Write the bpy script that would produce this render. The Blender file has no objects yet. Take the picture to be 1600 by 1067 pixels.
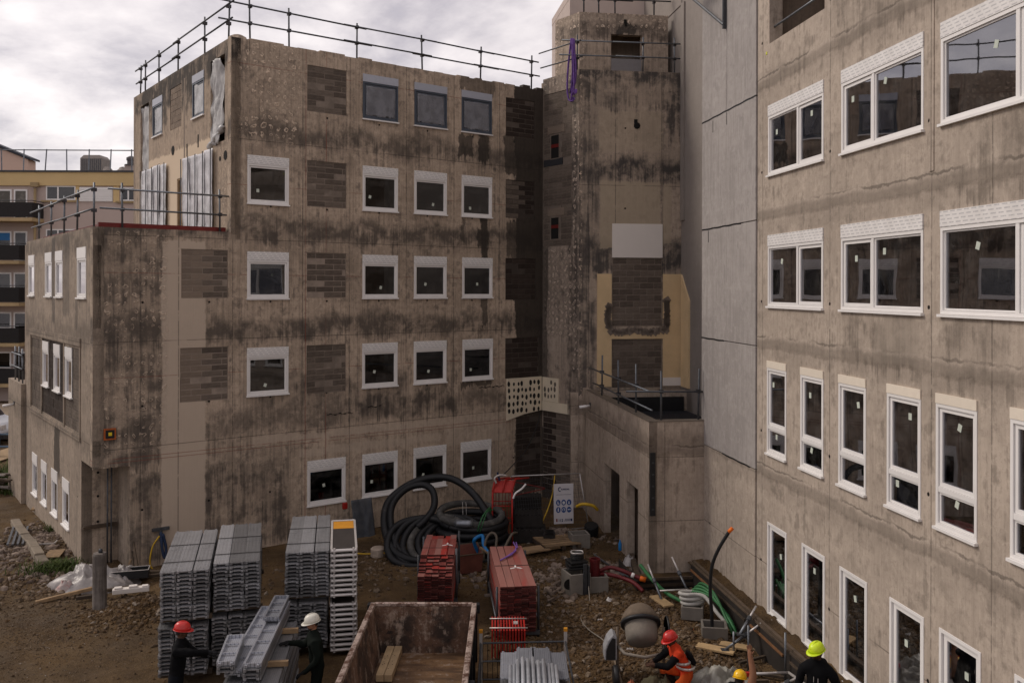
import bpy, bmesh, math, random
from mathutils import Vector, Matrix, noise
random.seed(7)
R_ = math.radians
scene = bpy.context.scene
col = scene.collection

# ------------------------------------------------------------------ camera
CAM_H = 7.6
cam_d = bpy.data.cameras.new('camera'); cam = bpy.data.objects.new('camera', cam_d); col.objects.link(cam)
cam_d.sensor_width = 36.0; cam_d.lens = 31.5
cam_d.shift_y = -82.5 / 1600.0
cam_d.clip_start = 0.1; cam_d.clip_end = 3000
cam.matrix_world = Matrix.Translation((0, 0, CAM_H)) @ Matrix.Rotation(R_(90), 4, 'X') @ Matrix.Rotation(R_(0.14), 4, 'Z')
scene.camera = cam

# ------------------------------------------------------------------ world, sun, exposure
SUN_DIR = Vector((-0.80, 0.24, 0.72)).normalized()       # towards the sun
world = bpy.data.worlds.new('World'); scene.world = world; world.use_nodes = True
wt = world.node_tree; wt.nodes.clear()
wn, wl = wt.nodes.new, wt.links.new
wo = wn('ShaderNodeOutputWorld'); wb = wn('ShaderNodeBackground'); wb.inputs['Strength'].default_value = 0.1
sky = wn('ShaderNodeTexSky'); sky.sky_type = 'NISHITA'; sky.sun_disc = False
sky.sun_elevation = math.asin(SUN_DIR.z); sky.sun_rotation = math.atan2(SUN_DIR.x, SUN_DIR.y)
tc = wn('ShaderNodeTexCoord'); sep = wn('ShaderNodeSeparateXYZ'); wl(tc.outputs['Generated'], sep.inputs[0])
def wmath(op, a, b=None):
    n = wn('ShaderNodeMath'); n.operation = op
    for i, v in enumerate((a, b)):
        if v is None: continue
        if isinstance(v, (int, float)): n.inputs[i].default_value = v
        else: wl(v, n.inputs[i])
    return n.outputs[0]
zz = wmath('ADD', wmath('MAXIMUM', sep.outputs[2], 0.0), 0.22)
cmb = wn('ShaderNodeCombineXYZ'); wl(wmath('DIVIDE', sep.outputs[0], zz), cmb.inputs[0]); wl(wmath('DIVIDE', sep.outputs[1], zz), cmb.inputs[1])
n1 = wn('ShaderNodeTexNoise'); n1.inputs['Scale'].default_value = 1.55; n1.inputs['Detail'].default_value = 9; n1.inputs['Roughness'].default_value = 0.56; n1.inputs['Distortion'].default_value = 0.35
n2 = wn('ShaderNodeTexNoise'); n2.inputs['Scale'].default_value = 4.5; n2.inputs['Detail'].default_value = 7; n2.inputs['Roughness'].default_value = 0.6
wl(cmb.outputs[0], n1.inputs['Vector']); wl(cmb.outputs[0], n2.inputs['Vector'])
dens = wmath('ADD', wmath('MULTIPLY', n1.outputs['Fac'], 0.75), wmath('MULTIPLY', n2.outputs['Fac'], 0.25))
cr = wn('ShaderNodeValToRGB'); wl(dens, cr.inputs[0])
els = cr.color_ramp.elements
els[0].position = 0.36; els[0].color = (2.6, 2.4, 2.75, 1)
els[1].position = 0.66; els[1].color = (7.6, 6.95, 6.65, 1)
e = els.new(0.45); e.color = (3.6, 3.25, 3.4, 1)
e = els.new(0.54); e.color = (5.5, 5.0, 4.95, 1)
mx = wn('ShaderNodeMix'); mx.data_type = 'RGBA'; mx.inputs[0].default_value = 0.9
wl(sky.outputs[0], mx.inputs['A']); wl(cr.outputs[0], mx.inputs['B'])
wl(mx.outputs['Result'], wb.inputs['Color']); wl(wb.outputs[0], wo.inputs['Surface'])

sd = bpy.data.lights.new('sun', 'SUN'); sd.energy = 1.0; sd.angle = R_(18); sd.color = (1.0, 0.90, 0.79)
so = bpy.data.objects.new('sun', sd); col.objects.link(so)
so.rotation_euler = (-SUN_DIR).to_track_quat('-Z', 'Y').to_euler(); so.location = (-20, -10, 40)

scene.view_settings.view_transform = 'Standard'; scene.view_settings.look = 'None'
scene.view_settings.gamma = 1.0; scene.view_settings.use_curve_mapping = False
scene.view_settings.exposure = 0.74
scene.render.engine = 'CYCLES'
scene.cycles.max_bounces = 6; scene.cycles.transparent_max_bounces = 12

# ------------------------------------------------------------------ node helpers
class S:
    """a socket (or number) with arithmetic, inside one node tree"""
    def __init__(s, t, v): s.t = t; s.v = v
    def _o(s, op, b=None, c=None, rev=False, clamp=False):
        n = s.t.nodes.new('ShaderNodeMath'); n.operation = op; n.use_clamp = clamp
        args = [s, b, c]
        if rev: args = [b, s, c]
        for i, a in enumerate(args):
            if a is None: continue
            v = a.v if isinstance(a, S) else a
            if isinstance(v, (int, float)): n.inputs[i].default_value = v
            else: s.t.links.new(v, n.inputs[i])
        return S(s.t, n.outputs[0])
    def __add__(s, b): return s._o('ADD', b)
    __radd__ = __add__
    def __sub__(s, b): return s._o('SUBTRACT', b)
    def __rsub__(s, b): return s._o('SUBTRACT', b, rev=True)
    def __mul__(s, b): return s._o('MULTIPLY', b)
    __rmul__ = __mul__
    def __truediv__(s, b): return s._o('DIVIDE', b)
    def abs(s): return s._o('ABSOLUTE')
    def max(s, b): return s._o('MAXIMUM', b)
    def min(s, b): return s._o('MINIMUM', b)
    def frac(s): return s._o('FRACT')
    def floor(s): return s._o('FLOOR')
    def pow(s, b): return s._o('POWER', b)
    def step(s, lo, hi):
        n = s.t.nodes.new('ShaderNodeMapRange'); n.interpolation_type = 'SMOOTHSTEP'
        s.t.links.new(s.v, n.inputs['Value'])
        if lo <= hi:
            n.inputs['From Min'].default_value = lo; n.inputs['From Max'].default_value = hi
        else:
            n.inputs['From Min'].default_value = hi; n.inputs['From Max'].default_value = lo
            n.inputs['To Min'].default_value = 1; n.inputs['To Max'].default_value = 0
        return S(s.t, n.outputs['Result'])

class Mat:
    def __init__(m, name, rough=0.85, metal=0.0, spec=0.35):
        m.mat = bpy.data.materials.new(name); m.mat.use_nodes = True
        m.t = m.mat.node_tree; m.t.nodes.clear()
        m.out = m.t.nodes.new('ShaderNodeOutputMaterial'); m.b = m.t.nodes.new('ShaderNodeBsdfPrincipled')
        m.t.links.new(m.b.outputs[0], m.out.inputs['Surface'])
        m.b.inputs['Roughness'].default_value = rough; m.b.inputs['Metallic'].default_value = metal
        m.b.inputs['Specular IOR Level'].default_value = spec
        tcn = m.t.nodes.new('ShaderNodeTexCoord'); m.obj = tcn.outputs['Object']
        sp = m.t.nodes.new('ShaderNodeSeparateXYZ'); m.t.links.new(m.obj, sp.inputs[0])
        m.x, m.y, m.z = [S(m.t, sp.outputs[i]) for i in range(3)]
    def vec(m, x, y, z):
        n = m.t.nodes.new('ShaderNodeCombineXYZ')
        for i, a in enumerate((x, y, z)):
            v = a.v if isinstance(a, S) else a
            if isinstance(v, (int, float)): n.inputs[i].default_value = v
            else: m.t.links.new(v, n.inputs[i])
        return n.outputs[0]
    def noise(m, scale=1.0, detail=4, rough=0.55, vec=None, off=0.0, stretch=None, dist=0.0):
        n = m.t.nodes.new('ShaderNodeTexNoise')
        n.inputs['Scale'].default_value = scale; n.inputs['Detail'].default_value = detail
        n.inputs['Roughness'].default_value = rough; n.inputs['Distortion'].default_value = dist
        mp = m.t.nodes.new('ShaderNodeMapping'); mp.inputs['Location'].default_value = (off, off * .7, off * 1.3)
        if stretch: mp.inputs['Scale'].default_value = stretch
        m.t.links.new(vec or m.obj, mp.inputs['Vector']); m.t.links.new(mp.outputs[0], n.inputs['Vector'])
        return S(m.t, n.outputs['Fac'])
    def rand(m):
        return S(m.t, m.t.nodes.new('ShaderNodeObjectInfo').outputs['Random'])
    def island(m):
        return S(m.t, m.t.nodes.new('ShaderNodeNewGeometry').outputs['Random Per Island'])
    def mix(m, f, a, b):
        n = m.t.nodes.new('ShaderNodeMix'); n.data_type = 'RGBA'
        fv = f.v if isinstance(f, S) else f
        if isinstance(fv, (int, float)): n.inputs[0].default_value = fv
        else: m.t.links.new(fv, n.inputs[0])
        for key, c in (('A', a), ('B', b)):
            if isinstance(c, (tuple, list)): n.inputs[key].default_value = (c[0], c[1], c[2], 1)
            else: m.t.links.new(c, n.inputs[key])
        return n.outputs['Result']
    def ramp(m, f, stops):
        n = m.t.nodes.new('ShaderNodeValToRGB'); m.t.links.new(f.v, n.inputs[0])
        el = n.color_ramp.elements
        el[0].position, el[0].color = stops[0][0], (*stops[0][1], 1)
        el[1].position, el[1].color = stops[-1][0], (*stops[-1][1], 1)
        for p, c in stops[1:-1]:
            q = el.new(p); q.color = (*c, 1)
        return n.outputs[0]
    def color(m, c):
        if isinstance(c, (tuple, list)): m.b.inputs['Base Color'].default_value = (c[0], c[1], c[2], 1)
        else: m.t.links.new(c, m.b.inputs['Base Color'])
    def rough(m, s): m.t.links.new(s.v, m.b.inputs['Roughness'])
    def bump(m, s, dist=0.01, strength=1.0):
        n = m.t.nodes.new('ShaderNodeBump'); n.inputs['Distance'].default_value = dist; n.inputs['Strength'].default_value = strength
        m.t.links.new(s.v, n.inputs['Height']); m.t.links.new(n.outputs[0], m.b.inputs['Normal'])

def simple(name, c, rough=0.7, metal=0.0, var=0.25, scale=8, spec=0.35, bump=0.0, c2=None):
    """plain stuff with uneven tone, dirt and per-object variation"""
    m = Mat(name, rough, metal, spec)
    n = m.noise(scale, 5, 0.6); r = m.rand()
    dark = tuple(v * (1 - var) for v in c); lite = tuple(min(1, v * (1 + var * .6)) for v in c)
    if c2: dark = c2
    f = (n * 0.8 + r * 0.35 - 0.1)
    m.color(m.mix(f.step(0.25, 0.8), dark, lite))
    if bump: m.bump(m.noise(scale * 4, 4, 0.7), bump)
    return m.mat

# ------------------------------------------------------------------ mesh helpers
class MB:
    def __init__(s): s.v = []; s.f = []; s.m = []
    def add(s, vs, fs, mi=0):
        o = len(s.v); s.v += [tuple(p) for p in vs]; s.f += [tuple(i + o for i in f) for f in fs]; s.m += [mi] * len(fs)
    def box(s, x0, x1, y0, y1, z0, z1, M=None, mi=0):
        vs = [Vector((x, y, z)) for z in (z0, z1) for y in (y0, y1) for x in (x0, x1)]
        if M: vs = [M @ p for p in vs]
        s.add(vs, [(0, 2, 3, 1), (4, 5, 7, 6), (0, 1, 5, 4), (2, 6, 7, 3), (0, 4, 6, 2), (1, 3, 7, 5)], mi)
    def cbox(s, c, size, rot=None, mi=0):
        M = Matrix.Translation(c)
        if rot is not None: M = M @ (rot if isinstance(rot, Matrix) else Matrix.Rotation(rot, 4, 'Z'))
        a, b, d = size[0] / 2, size[1] / 2, size[2] / 2
        s.box(-a, a, -b, b, -d, d, M, mi)
    def quad(s, a, b, c, d, mi=0): s.add([a, b, c, d], [(0, 1, 2, 3)], mi)
    def tube(s, pts, r, seg=8, cap=True, mi=0, ridge=None, squash=1.0):
        pts = [Vector(p) for p in pts]; n = len(pts); vs = []; up = None
        for i, p in enumerate(pts):
            t = (pts[min(i + 1, n - 1)] - pts[max(i - 1, 0)])
            t = t.normalized() if t.length > 1e-9 else Vector((0, 0, 1))
            if up is None: up = Vector((0, 0, 1)) if abs(t.z) < .9 else Vector((1, 0, 0))
            a = t.cross(up)
            if a.length < 1e-6: a = t.cross(Vector((0, 1, 0)))
            a.normalize(); b = a.cross(t).normalized(); up = b
            rr = r(i / max(1, n - 1)) if callable(r) else r
            if ridge: rr *= 1 + (ridge if i % 2 else -ridge)
            for k in range(seg):
                w = 2 * math.pi * k / seg
                vs.append(p + (a * math.cos(w) + b * math.sin(w) * squash) * rr)
        fs = []
        for i in range(n - 1):
            for k in range(seg):
                k2 = (k + 1) % seg
                fs.append((i * seg + k, i * seg + k2, (i + 1) * seg + k2, (i + 1) * seg + k))
        if cap: fs.append(tuple(range(seg))[::-1]); fs.append(tuple((n - 1) * seg + k for k in range(seg)))
        s.add(vs, fs, mi)
    def lathe(s, prof, seg=24, M=None, mi=0):
        """prof: [(r, z)...]"""
        vs = []
        for r, z in prof:
            for k in range(seg):
                w = 2 * math.pi * k / seg; p = Vector((r * math.cos(w), r * math.sin(w), z))
                vs.append(M @ p if M else p)
        fs = []
        for i in range(len(prof) - 1):
            for k in range(seg):
                k2 = (k + 1) % seg
                fs.append((i * seg + k, i * seg + k2, (i + 1) * seg + k2, (i + 1) * seg + k))
        if prof[0][0] > 1e-4: fs.append(tuple(range(seg))[::-1])
        if prof[-1][0] > 1e-4: fs.append(tuple((len(prof) - 1) * seg + k for k in range(seg)))
        s.add(vs, fs, mi)
    def mesh(s, name, smooth=False):
        me = bpy.data.meshes.new(name); me.from_pydata(s.v, [], s.f); me.update()
        if any(s.m): me.polygons.foreach_set('material_index', s.m)
        if smooth: me.polygons.foreach_set('use_smooth', [True] * len(me.polygons))
        return me

W = {}   # world matrices of everything linked
def link(name, me, mats=None, parent=None, M=None, smooth=False, bevel=0, **tags):
    """link a mesh (or Empty if me is None) with world matrix M under parent"""
    if isinstance(me, MB): me = me.mesh(name, smooth)
    o = bpy.data.objects.new(name, me); col.objects.link(o)
    if mats and me and not me.materials:
        for m in (mats if isinstance(mats, (list, tuple)) else [mats]): me.materials.append(m)
    M = M if M is not None else Matrix.Identity(4)
    W[o] = M.copy()
    if parent:
        o.parent = parent; o.matrix_local = W[parent].inverted() @ M
    else: o.matrix_local = M
    if bevel:
        b = o.modifiers.new('bevel', 'BEVEL'); b.width = bevel; b.segments = 1; b.limit_method = 'ANGLE'
    for k, v in tags.items():
        if v: o[{'cat': 'category'}.get(k, k)] = v
    return o
def thing(name, label, cat, M=None, group=None): return link(name, None, None, None, M, label=label, cat=cat, group=group)
def copy_tree(src, M, parent=None, **tags):
    c = src.copy(); col.objects.link(c); W[c] = M.copy()
    if parent: c.parent = parent; c.matrix_parent_inverse = Matrix.Identity(4); c.matrix_local = W[parent].inverted() @ M
    else: c.matrix_local = M
    for k, v in tags.items():
        if v: c[{'cat': 'category'}.get(k, k)] = v
    for ch in kids.get(src, []) if src in kids else [q for q in list(W) if q.parent == src]:
        copy_tree(ch, M @ (W[src].inverted() @ W[ch]), c)
    return c
kids = {}
def T(x, y, z=0, rz=0): return Matrix.Translation((x, y, z)) @ Matrix.Rotation(rz, 4, 'Z')
def frame(o, d, z=0):
    """wall frame: x along d, y into the wall, z up"""
    return Matrix(((d[0], -d[1], 0, o[0]), (d[1], d[0], 0, o[1]), (0, 0, 1, z), (0, 0, 0, 1)))
def add2(o, d, t): return (o[0] + d[0] * t, o[1] + d[1] * t)

def wall_mesh(x0, x1, z0, z1, holes=(), t=0.25, recess=(), back=True):
    """solid wall with real openings; recess = shallow niches (x0,x1,z0,z1,depth)"""
    mb = MB()
    xs = sorted({x0, x1, *[c for h in (*holes, *recess) for c in h[:2]]}); zs = sorted({z0, z1, *[c for h in (*holes, *recess) for c in h[2:4]]})
    xs = [x for x in xs if x0 - 1e-6 <= x <= x1 + 1e-6]; zs = [z for z in zs if z0 - 1e-6 <= z <= z1 + 1e-6]
    def inside(x, z, hs):
        for h in hs:
            if h[0] < x < h[1] and h[2] < z < h[3]: return h
        return None
    for i in range(len(xs) - 1):
        for j in range(len(zs) - 1):
            a, b, c, d = xs[i], xs[i + 1], zs[j], zs[j + 1]; mx_, mz_ = (a + b) / 2, (c + d) / 2
            if inside(mx_, mz_, holes): continue
            r = inside(mx_, mz_, recess); y = r[4] if r else 0
            mb.quad((a, y, c), (b, y, c), (b, y, d), (a, y, d))
            if back: mb.quad((a, t, c), (a, t, d), (b, t, d), (b, t, c))
    for h, depth in [(h, t) for h in holes] + [(h, h[4]) for h in recess]:
        a, b, c, d = h[:4]; e = depth
        mb.quad((a, 0, c), (a, e, c), (b, e, c), (b, 0, c)); mb.quad((a, 0, d), (b, 0, d), (b, e, d), (a, e, d))
        mb.quad((a, 0, c), (a, 0, d), (a, e, d), (a, e, c)); mb.quad((b, 0, c), (b, e, c), (b, e, d), (b, 0, d))
    mb.quad((x0, 0, z0), (x0, t, z0), (x0, t, z1), (x0, 0, z1)); mb.quad((x1, 0, z0), (x1, 0, z1), (x1, t, z1), (x1, t, z0))
    mb.quad((x0, 0, z1), (x0, t, z1), (x1, t, z1), (x1, 0, z1)); mb.quad((x0, 0, z0), (x1, 0, z0), (x1, t, z0), (x0, t, z0))
    return mb
# ------------------------------------------------------------------ materials
def concrete(name, base, lite, dark, bands=(), bandw=0.45, bandk=0.8, wet=(), smear=(), dots=(), jx=(), jz=(), red=(), redz=(), streak=0.35, grime=0.3, off=0.0, ties=None, seamz=(), speck=0.5, soot=(), smearc=None, ribk=1.0, warm=1.0):
    m = Mat(name, 0.88, 0, 0.25)
    nx = m.noise(0.9, 5, 0.6, off=off + 3); nz = m.noise(1.1, 5, 0.6, off=off + 9); nf = m.noise(6, 4, 0.65, off=off + 5)
    big = m.noise(0.45, 5, 0.55, off=off)
    med = m.noise(2.2, 6, 0.62, off=off + 2)
    fine = m.noise(22, 4, 0.7, off=off)
    strk = m.noise(1.0, 5, 0.65, off=off + 7, stretch=(9, 9, 0.45))
    strk2 = m.noise(1.0, 4, 0.6, off=off + 17, stretch=(26, 26, 1.2))
    horz = m.noise(1.0, 3, 0.6, off=off + 27, stretch=(0.6, 0.6, 7))
    f = big * 0.45 + med * 0.4 + strk * streak + horz * 0.12 - (0.97 * (streak + 1)) * 0.5 * 0.98 + 0.5
    wm = lambda t: (t[0] * (1 + .05 * warm), t[1] * (1 - .022 * warm) * .993, t[2] * (1 - .08 * warm))
    base, lite, dark = wm(base), wm(lite), wm(dark)
    c = m.mix(f.step(0.38, 0.64), base, lite)
    rib = m.noise(1.0, 3, 0.6, off=off + 57, stretch=(17, 17, .25))
    c = m.mix(rib.step(.52, .64) * (.16 * ribk), c, tuple(min(1, v * 1.35) for v in lite)); c = m.mix(rib.step(.46, .36) * (.22 * ribk), c, dark)
    blot = m.noise(3.6, 5, .7, off=off + 63, dist=.6)
    c = m.mix(blot.step(.54, .66) * .34 * (speck + .2), c, dark); c = m.mix(blot.step(.44, .36) * .4, c, tuple(min(1, v * 1.12) for v in lite))
    drip = m.noise(1.0, 4, .6, off=off + 83, stretch=(13, 13, .7))
    c = m.mix(drip.step(.60, .70) * med.step(.42, .58) * .5 * (speck + .15), c, tuple(v * .8 for v in dark))
    def wob(x0, x1, z0, z1, s=0.06, a=0.35, sz=None):
        xd = m.x + (nx - 0.5) * a + (nf - 0.5) * a * .5; zd = m.z + (nz - 0.5) * a * 1.6 + (strk - 0.5) * a * 1.8
        sz = sz or s
        return xd.step(x0 - s, x0 + s) * xd.step(x1 + s, x1 - s) * zd.step(z0 - sz, z0 + sz) * zd.step(z1 + sz, z1 - sz)
    # general dirt, patchy and streaky
    g = ((strk * 0.45 + med * 0.45 + nf * .32).step(0.60, 0.74)) * (grime * 1.5)
    c = m.mix(g, c, dark)
    spk = (fine * .6 + m.noise(60, 3, 0.7, off=off) * .4).step(0.53, 0.63) * speck * 0.5
    c = m.mix(spk, c, dark)
    # grime along the slab edges
    if bands:
        tot = None
        for k in bands:
            zk, wk = (k if isinstance(k, tuple) else (k, 1.0))
            zd = m.z + (strk - 0.5) * 0.7 + (nz - .5) * 1.1 + (nf - .5) * .25
            q = (zd - zk).abs().step(bandw, bandw * 0.25) * wk
            tot = q if tot is None else tot.max(q)
        pat = (m.noise(1.5, 6, 0.68, off=off + 31, dist=.5) * 0.75 + strk * 0.22 + strk2 * .15).step(0.44, 0.61)
        c = m.mix(tot * (pat * .8 + .2) * bandk, c, dark)
    for (x0, x1, z0, z1, k) in soot:
        pat = (med * .6 + strk * .5).step(0.45, 0.62)
        c = m.mix(wob(x0, x1, z0, z1, 0.12, 0.6) * pat * k, c, dark)
    # pale rendered smears
    for (x0, x1, z0, z1, k) in smear:
        c = m.mix(wob(x0, x1, z0, z1, 0.03, 0.16) * k, c, smearc or lite)
    # formwork joints, slab seams, tie holes, chalk lines
    for x0 in jx: c = m.mix((m.x + (nx - .5) * .015 - x0).abs().step(0.022, 0.006) * nf.step(0.3, 0.5) * 0.55, c, tuple(v * .55 for v in dark))
    for z0 in jz: c = m.mix((m.z + (nx - .5) * .02 - z0).abs().step(0.018, 0.005) * nx.step(0.3, 0.5) * 0.6, c, tuple(v * .55 for v in dark))
    hgt = fine * 0.25 + strk2 * 0.5 + med * .6
    for z0 in seamz:
        zd = m.z + (nx - 0.5) * 0.25 + (nf - .5) * .12
        sm = (zd - z0).abs().step(0.16, 0.05)
        c = m.mix(sm * 0.42, c, dark); hgt = hgt + sm * 1.2
        c = m.mix((zd - z0 - .15).abs().step(0.03, 0.01) * nx.step(.4, .55) * .6, c, tuple(v * .6 for v in dark))
    for x0 in red: c = m.mix((m.x - x0).abs().step(0.016, 0.006) * strk.step(0.35, 0.55) * 0.7, c, (0.20, 0.045, 0.03))
    for z0 in redz: c = m.mix((m.z + m.x * .004 - z0).abs().step(0.014, 0.005) * med.step(0.38, 0.5) * 0.65, c, (0.19, 0.05, 0.035))
    if ties:
        dx, dz, ox, oz = ties
        fx = (((m.x - ox) / dx).frac() - 0.5) * dx; fz = (((m.z - oz) / dz).frac() - 0.5) * dz
        d = (fx * fx + fz * fz).pow(0.5)
        c = m.mix(d.step(0.035, 0.022), c, (0.012, 0.01, 0.009)); hgt = hgt - d.step(0.04, 0.02) * 4
    # adhesive dabs left by the old insulation
    for (x0, x1, z0, z1, k) in dots:
        wx = m.noise(2.3, 3, .6, off=off + 41) - .5; wz = m.noise(2.1, 3, .6, off=off + 47) - .5
        ce = 0.235
        fx = (((m.x + wx * .55) / ce).frac() - 0.5) * ce; fz = (((m.z + wz * .55) / ce).frac() - 0.5) * ce
        d = (fx * fx + fz * fz).pow(0.5) + (nf - .5) * .03
        ring = (d - 0.043).abs().step(0.022, 0.007) * nf.step(0.40, 0.52) * m.noise(1.7, 2, .5, off=off + 71).step(.38, .5) + d.step(0.05, 0.03) * fine.step(.5, .62) * .4
        msk = m.x.step(x0 - .05, x0 + .05) * m.x.step(x1 + .05, x1 - .05) * m.z.step(z0 - .1, z0 + .1) * m.z.step(z1 + .1, z1 - .1)
        c = m.mix((ring * msk * k).min(1.0), c, tuple(min(1, v * 1.5) for v in lite)); hgt = hgt + ring * msk * 2
        c = m.mix((d.step(0.14, 0.09) - d.step(.09, .06)) * msk * .25 * k, c, dark)
    wetc = tuple(v * .42 for v in dark)
    tw = None
    for (x0, x1, z0, z1, k) in wet:
        q = wob(x0, x1, z0, z1, 0.03, 0.42) * k; tw = q if tw is None else tw.max(q)
    if tw is not None:
        c = m.mix(tw, c, wetc); m.rough(0.9 - tw * 0.35)
    m.color(c); m.bump(hgt, 0.012, 0.8)
    return m.mat

CB, CL, CD = (0.285, 0.244, 0.196), (0.50, 0.43, 0.348), (0.072, 0.065, 0.058)
BANDS = [(12.2, .9), (9.35, 1), (6.42, 1), (3.75, .75)]
m_conM = concrete('concrete_main', CB, CL, CD, bands=BANDS, bandw=0.5, bandk=0.85, grime=0.42, off=1,
    wet=[(13.9, 15.4, 3.0, 15.2, .93), (13.4, 14.1, 11.7, 13.0, .75), (12.3, 12.75, 12.0, 12.9, .85), (12.45, 12.72, 7.9, 11.2, .9), (12.3, 12.75, 9.0, 9.7, .8), (12.5, 12.75, 6.3, 7.9, .75), (11.5, 12.1, 12.1, 12.9, .8),
         (11.5, 13.0, 14.3, 14.9, .6), (13.9, 15.3, 0.3, 3.2, .8), (11.6, 11.75, 9.2, 10.1, .6), (13.5, 14.3, 8.7, 9.9, .7), (11.6, 12.9, 4.25, 4.5, .75)],
    smear=[(1.75, 2.95, -0.2, 8.9, .92), (4.3, 11, 3.0, 3.25, .6), (11.0, 13.5, 2.3, 3.3, .45), (5.8, 10.8, 2.5, 2.75, .5)], smearc=(0.50, 0.41, 0.325),
    dots=[(3.85, 5.75, 11.9, 14.75, .75), (0.1, 1.9, 3.2, 9.1, .5)],
    soot=[(0.0, 1.9, 2.8, 9.2, .75), (4.0, 9.5, 4.0, 5.0, .6), (0.9, 5.5, 0.2, 2.6, .75), (9.7, 11.3, 12.0, 13, .5), (7.8, 9.5, 3.5, 4.3, .8), (9.7, 11.3, 3.6, 4.4, .85)],
    jx=(3.72, 5.85, 7.42, 9.45, 11.3, 13.2, 1.2, 2.2), jz=(11.9, 9.0, 6.15, 3.3), red=(5.95, 6.62), redz=(14.1, 10.6, 8.0, 5.2, 3.05, 2.95), ties=(1.8, 2.8, 0.35, 0.2), speck=.8)
m_conL = concrete('concrete_side', (0.235, 0.205, 0.17), (0.36, 0.315, 0.26), (0.075, 0.066, 0.056), bands=[(8.9, .8), (6.3, .6), (3.4, .5)], grime=0.35, off=11,
    wet=[(4.6, 5.1, 6.5, 9.2, .6), (6.3, 7.2, 6.8, 9.2, .45), (5.0, 5.9, 1.9, 3.4, .85), (8.0, 8.3, 6.4, 7.3, .5)], jx=(1.0, 3.3, 5.6, 7.9, 9.1), jz=(6.1, 3.45), ties=(2.3, 2.8, .3, .4))
m_conTL = concrete('concrete_upper_side', (0.29, 0.25, 0.205), (0.42, 0.355, 0.28), (0.055, 0.05, 0.045), bands=[(14.45, 1.0)], bandw=0.75, bandk=1.0, grime=0.3, off=21,
    smear=[(1.0, 8.9, 9.2, 12.15, .95)], smearc=(0.62, 0.50, 0.37), dots=[(9.3, 10.1, 9.5, 12.2, .6)], jx=(8.9,), soot=[(1.0, 9.2, 13.9, 14.9, 1.0), (2.0, 4.0, 13.2, 14.6, .9), (5.0, 7.2, 13.4, 14.6, .9)])
m_conB = concrete('concrete_stair', (0.24, 0.21, 0.178), (0.38, 0.335, 0.285), (0.062, 0.057, 0.052), bands=[(12.0, .8)], grime=0.45, off=31,
    dots=[(0.1, 1.95, 5.9, 9.0, 1.0), (1.62, 1.98, 3.0, 15.2, 1.0), (0.05, 1.6, 14.65, 15.2, .8)], wet=[(-.1, .3, 3.2, 9.1, .7), (-.1, .35, 9.1, 15.4, .5), (-.2, 0.9, 0, 2.6, .9)], soot=[(1.4, 2.0, 3, 15, .8)])
m_conA = concrete('concrete_stair_front', (0.285, 0.25, 0.208), (0.46, 0.40, 0.33), (0.066, 0.063, 0.061), bands=[(11.75, 1.0), (15.05, 1.0), (8.9, .9)], bandw=.6, bandk=1.0, grime=0.4, off=41,
    ribk=.5, smear=[(.75, 2.9, 9.0, 11.35, .75), (3.0, 3.3, 9.2, 11.3, .6), (.7, 3.0, 12.4, 13.8, .4)], smearc=(0.40, 0.33, 0.24), soot=[(-.3, 0.6, 3.5, 14.8, .8), (0.2, 3.7, 13.9, 14.5, .6), (0.4, 1.2, 8, 9, .9), (3.0, 3.7, 8.1, 9.3, .95), (3.2, 3.75, 12.9, 15.2, .9)], jx=(1.3, 2.95, 0.35, 3.0), jz=(11.2,), red=(), ties=(2.6, 2.8, .35, .6), dots=[(-.2, .1, 3, 15, 1.0)])
m_conA2 = concrete('concrete_stair_top', (0.31, 0.27, 0.225), (0.45, 0.395, 0.33), (0.07, 0.062, 0.056), bands=[(16.9, 1.0), (15.2, .6)], bandw=.42, grime=0.4, off=51, dots=[(-.3, 3.6, 16.9, 17.7, 1.0), (-.3, .4, 15.2, 17, 1.0)], jx=(2.9,), wet=[(1.6, 2.3, 16.7, 17.1, .8)])
m_conR = concrete('concrete_right', (0.355, 0.308, 0.258), (0.475, 0.415, 0.35), (0.14, 0.120, 0.098), warm=.4, grime=0.38, streak=.55, off=61, ribk=.25, seamz=(3.62, 6.42, 9.22, 12.12), bands=[(3.4, .5), (6.25, .6), (9.0, .5), (12.0, .5)], bandw=.35, bandk=.45,
    smear=[(4.3, 5.6, 6.4, 7.15, .5)], smearc=(0.30, 0.255, 0.21), soot=[(3.2, 5.4, 6.3, 7.2, .65), (6.2, 7.6, 6.2, 7.2, .5), (3, 5.5, 12.1, 13, .5), (0.1, 1.8, 12.0, 12.6, .5), (6.5, 9, 8.9, 10, .5)], jx=(5.92, 2.75, 9.1, -0.3, -2.3, 7.3), jz=(1.62,), ties=(3.1, 2.85, 1.2, 0.2), speck=.55)
m_panel = concrete('precast_panel', (0.295, 0.272, 0.255), (0.39, 0.362, 0.34), (0.19, 0.175, 0.165), grime=0.3, streak=.7, off=71, speck=.15, ribk=.2, warm=0)
m_plain = concrete('smooth_render_wall', (0.235, 0.213, 0.193), (0.275, 0.25, 0.228), (0.16, 0.145, 0.13), grime=0.1, streak=.25, off=81, speck=.1, ribk=.1, warm=.3)
m_conBox = concrete('concrete_annex', (0.32, 0.28, 0.235), (0.44, 0.39, 0.33), (0.12, 0.1, 0.082), grime=0.35, streak=.5, off=91, ribk=.45, bands=[(3.6, .8)], bandw=.4, bandk=.6, jx=(0.42, 2.55, 4.9), jz=(3.25, 1.6), seamz=(3.4,), soot=[(-.1, .5, .2, 3.4, .5)])
m_conIn = concrete('concrete_inside', (0.2, 0.17, 0.14), (0.28, 0.24, 0.2), (0.1, 0.09, 0.08), grime=.2, off=95)
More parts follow.
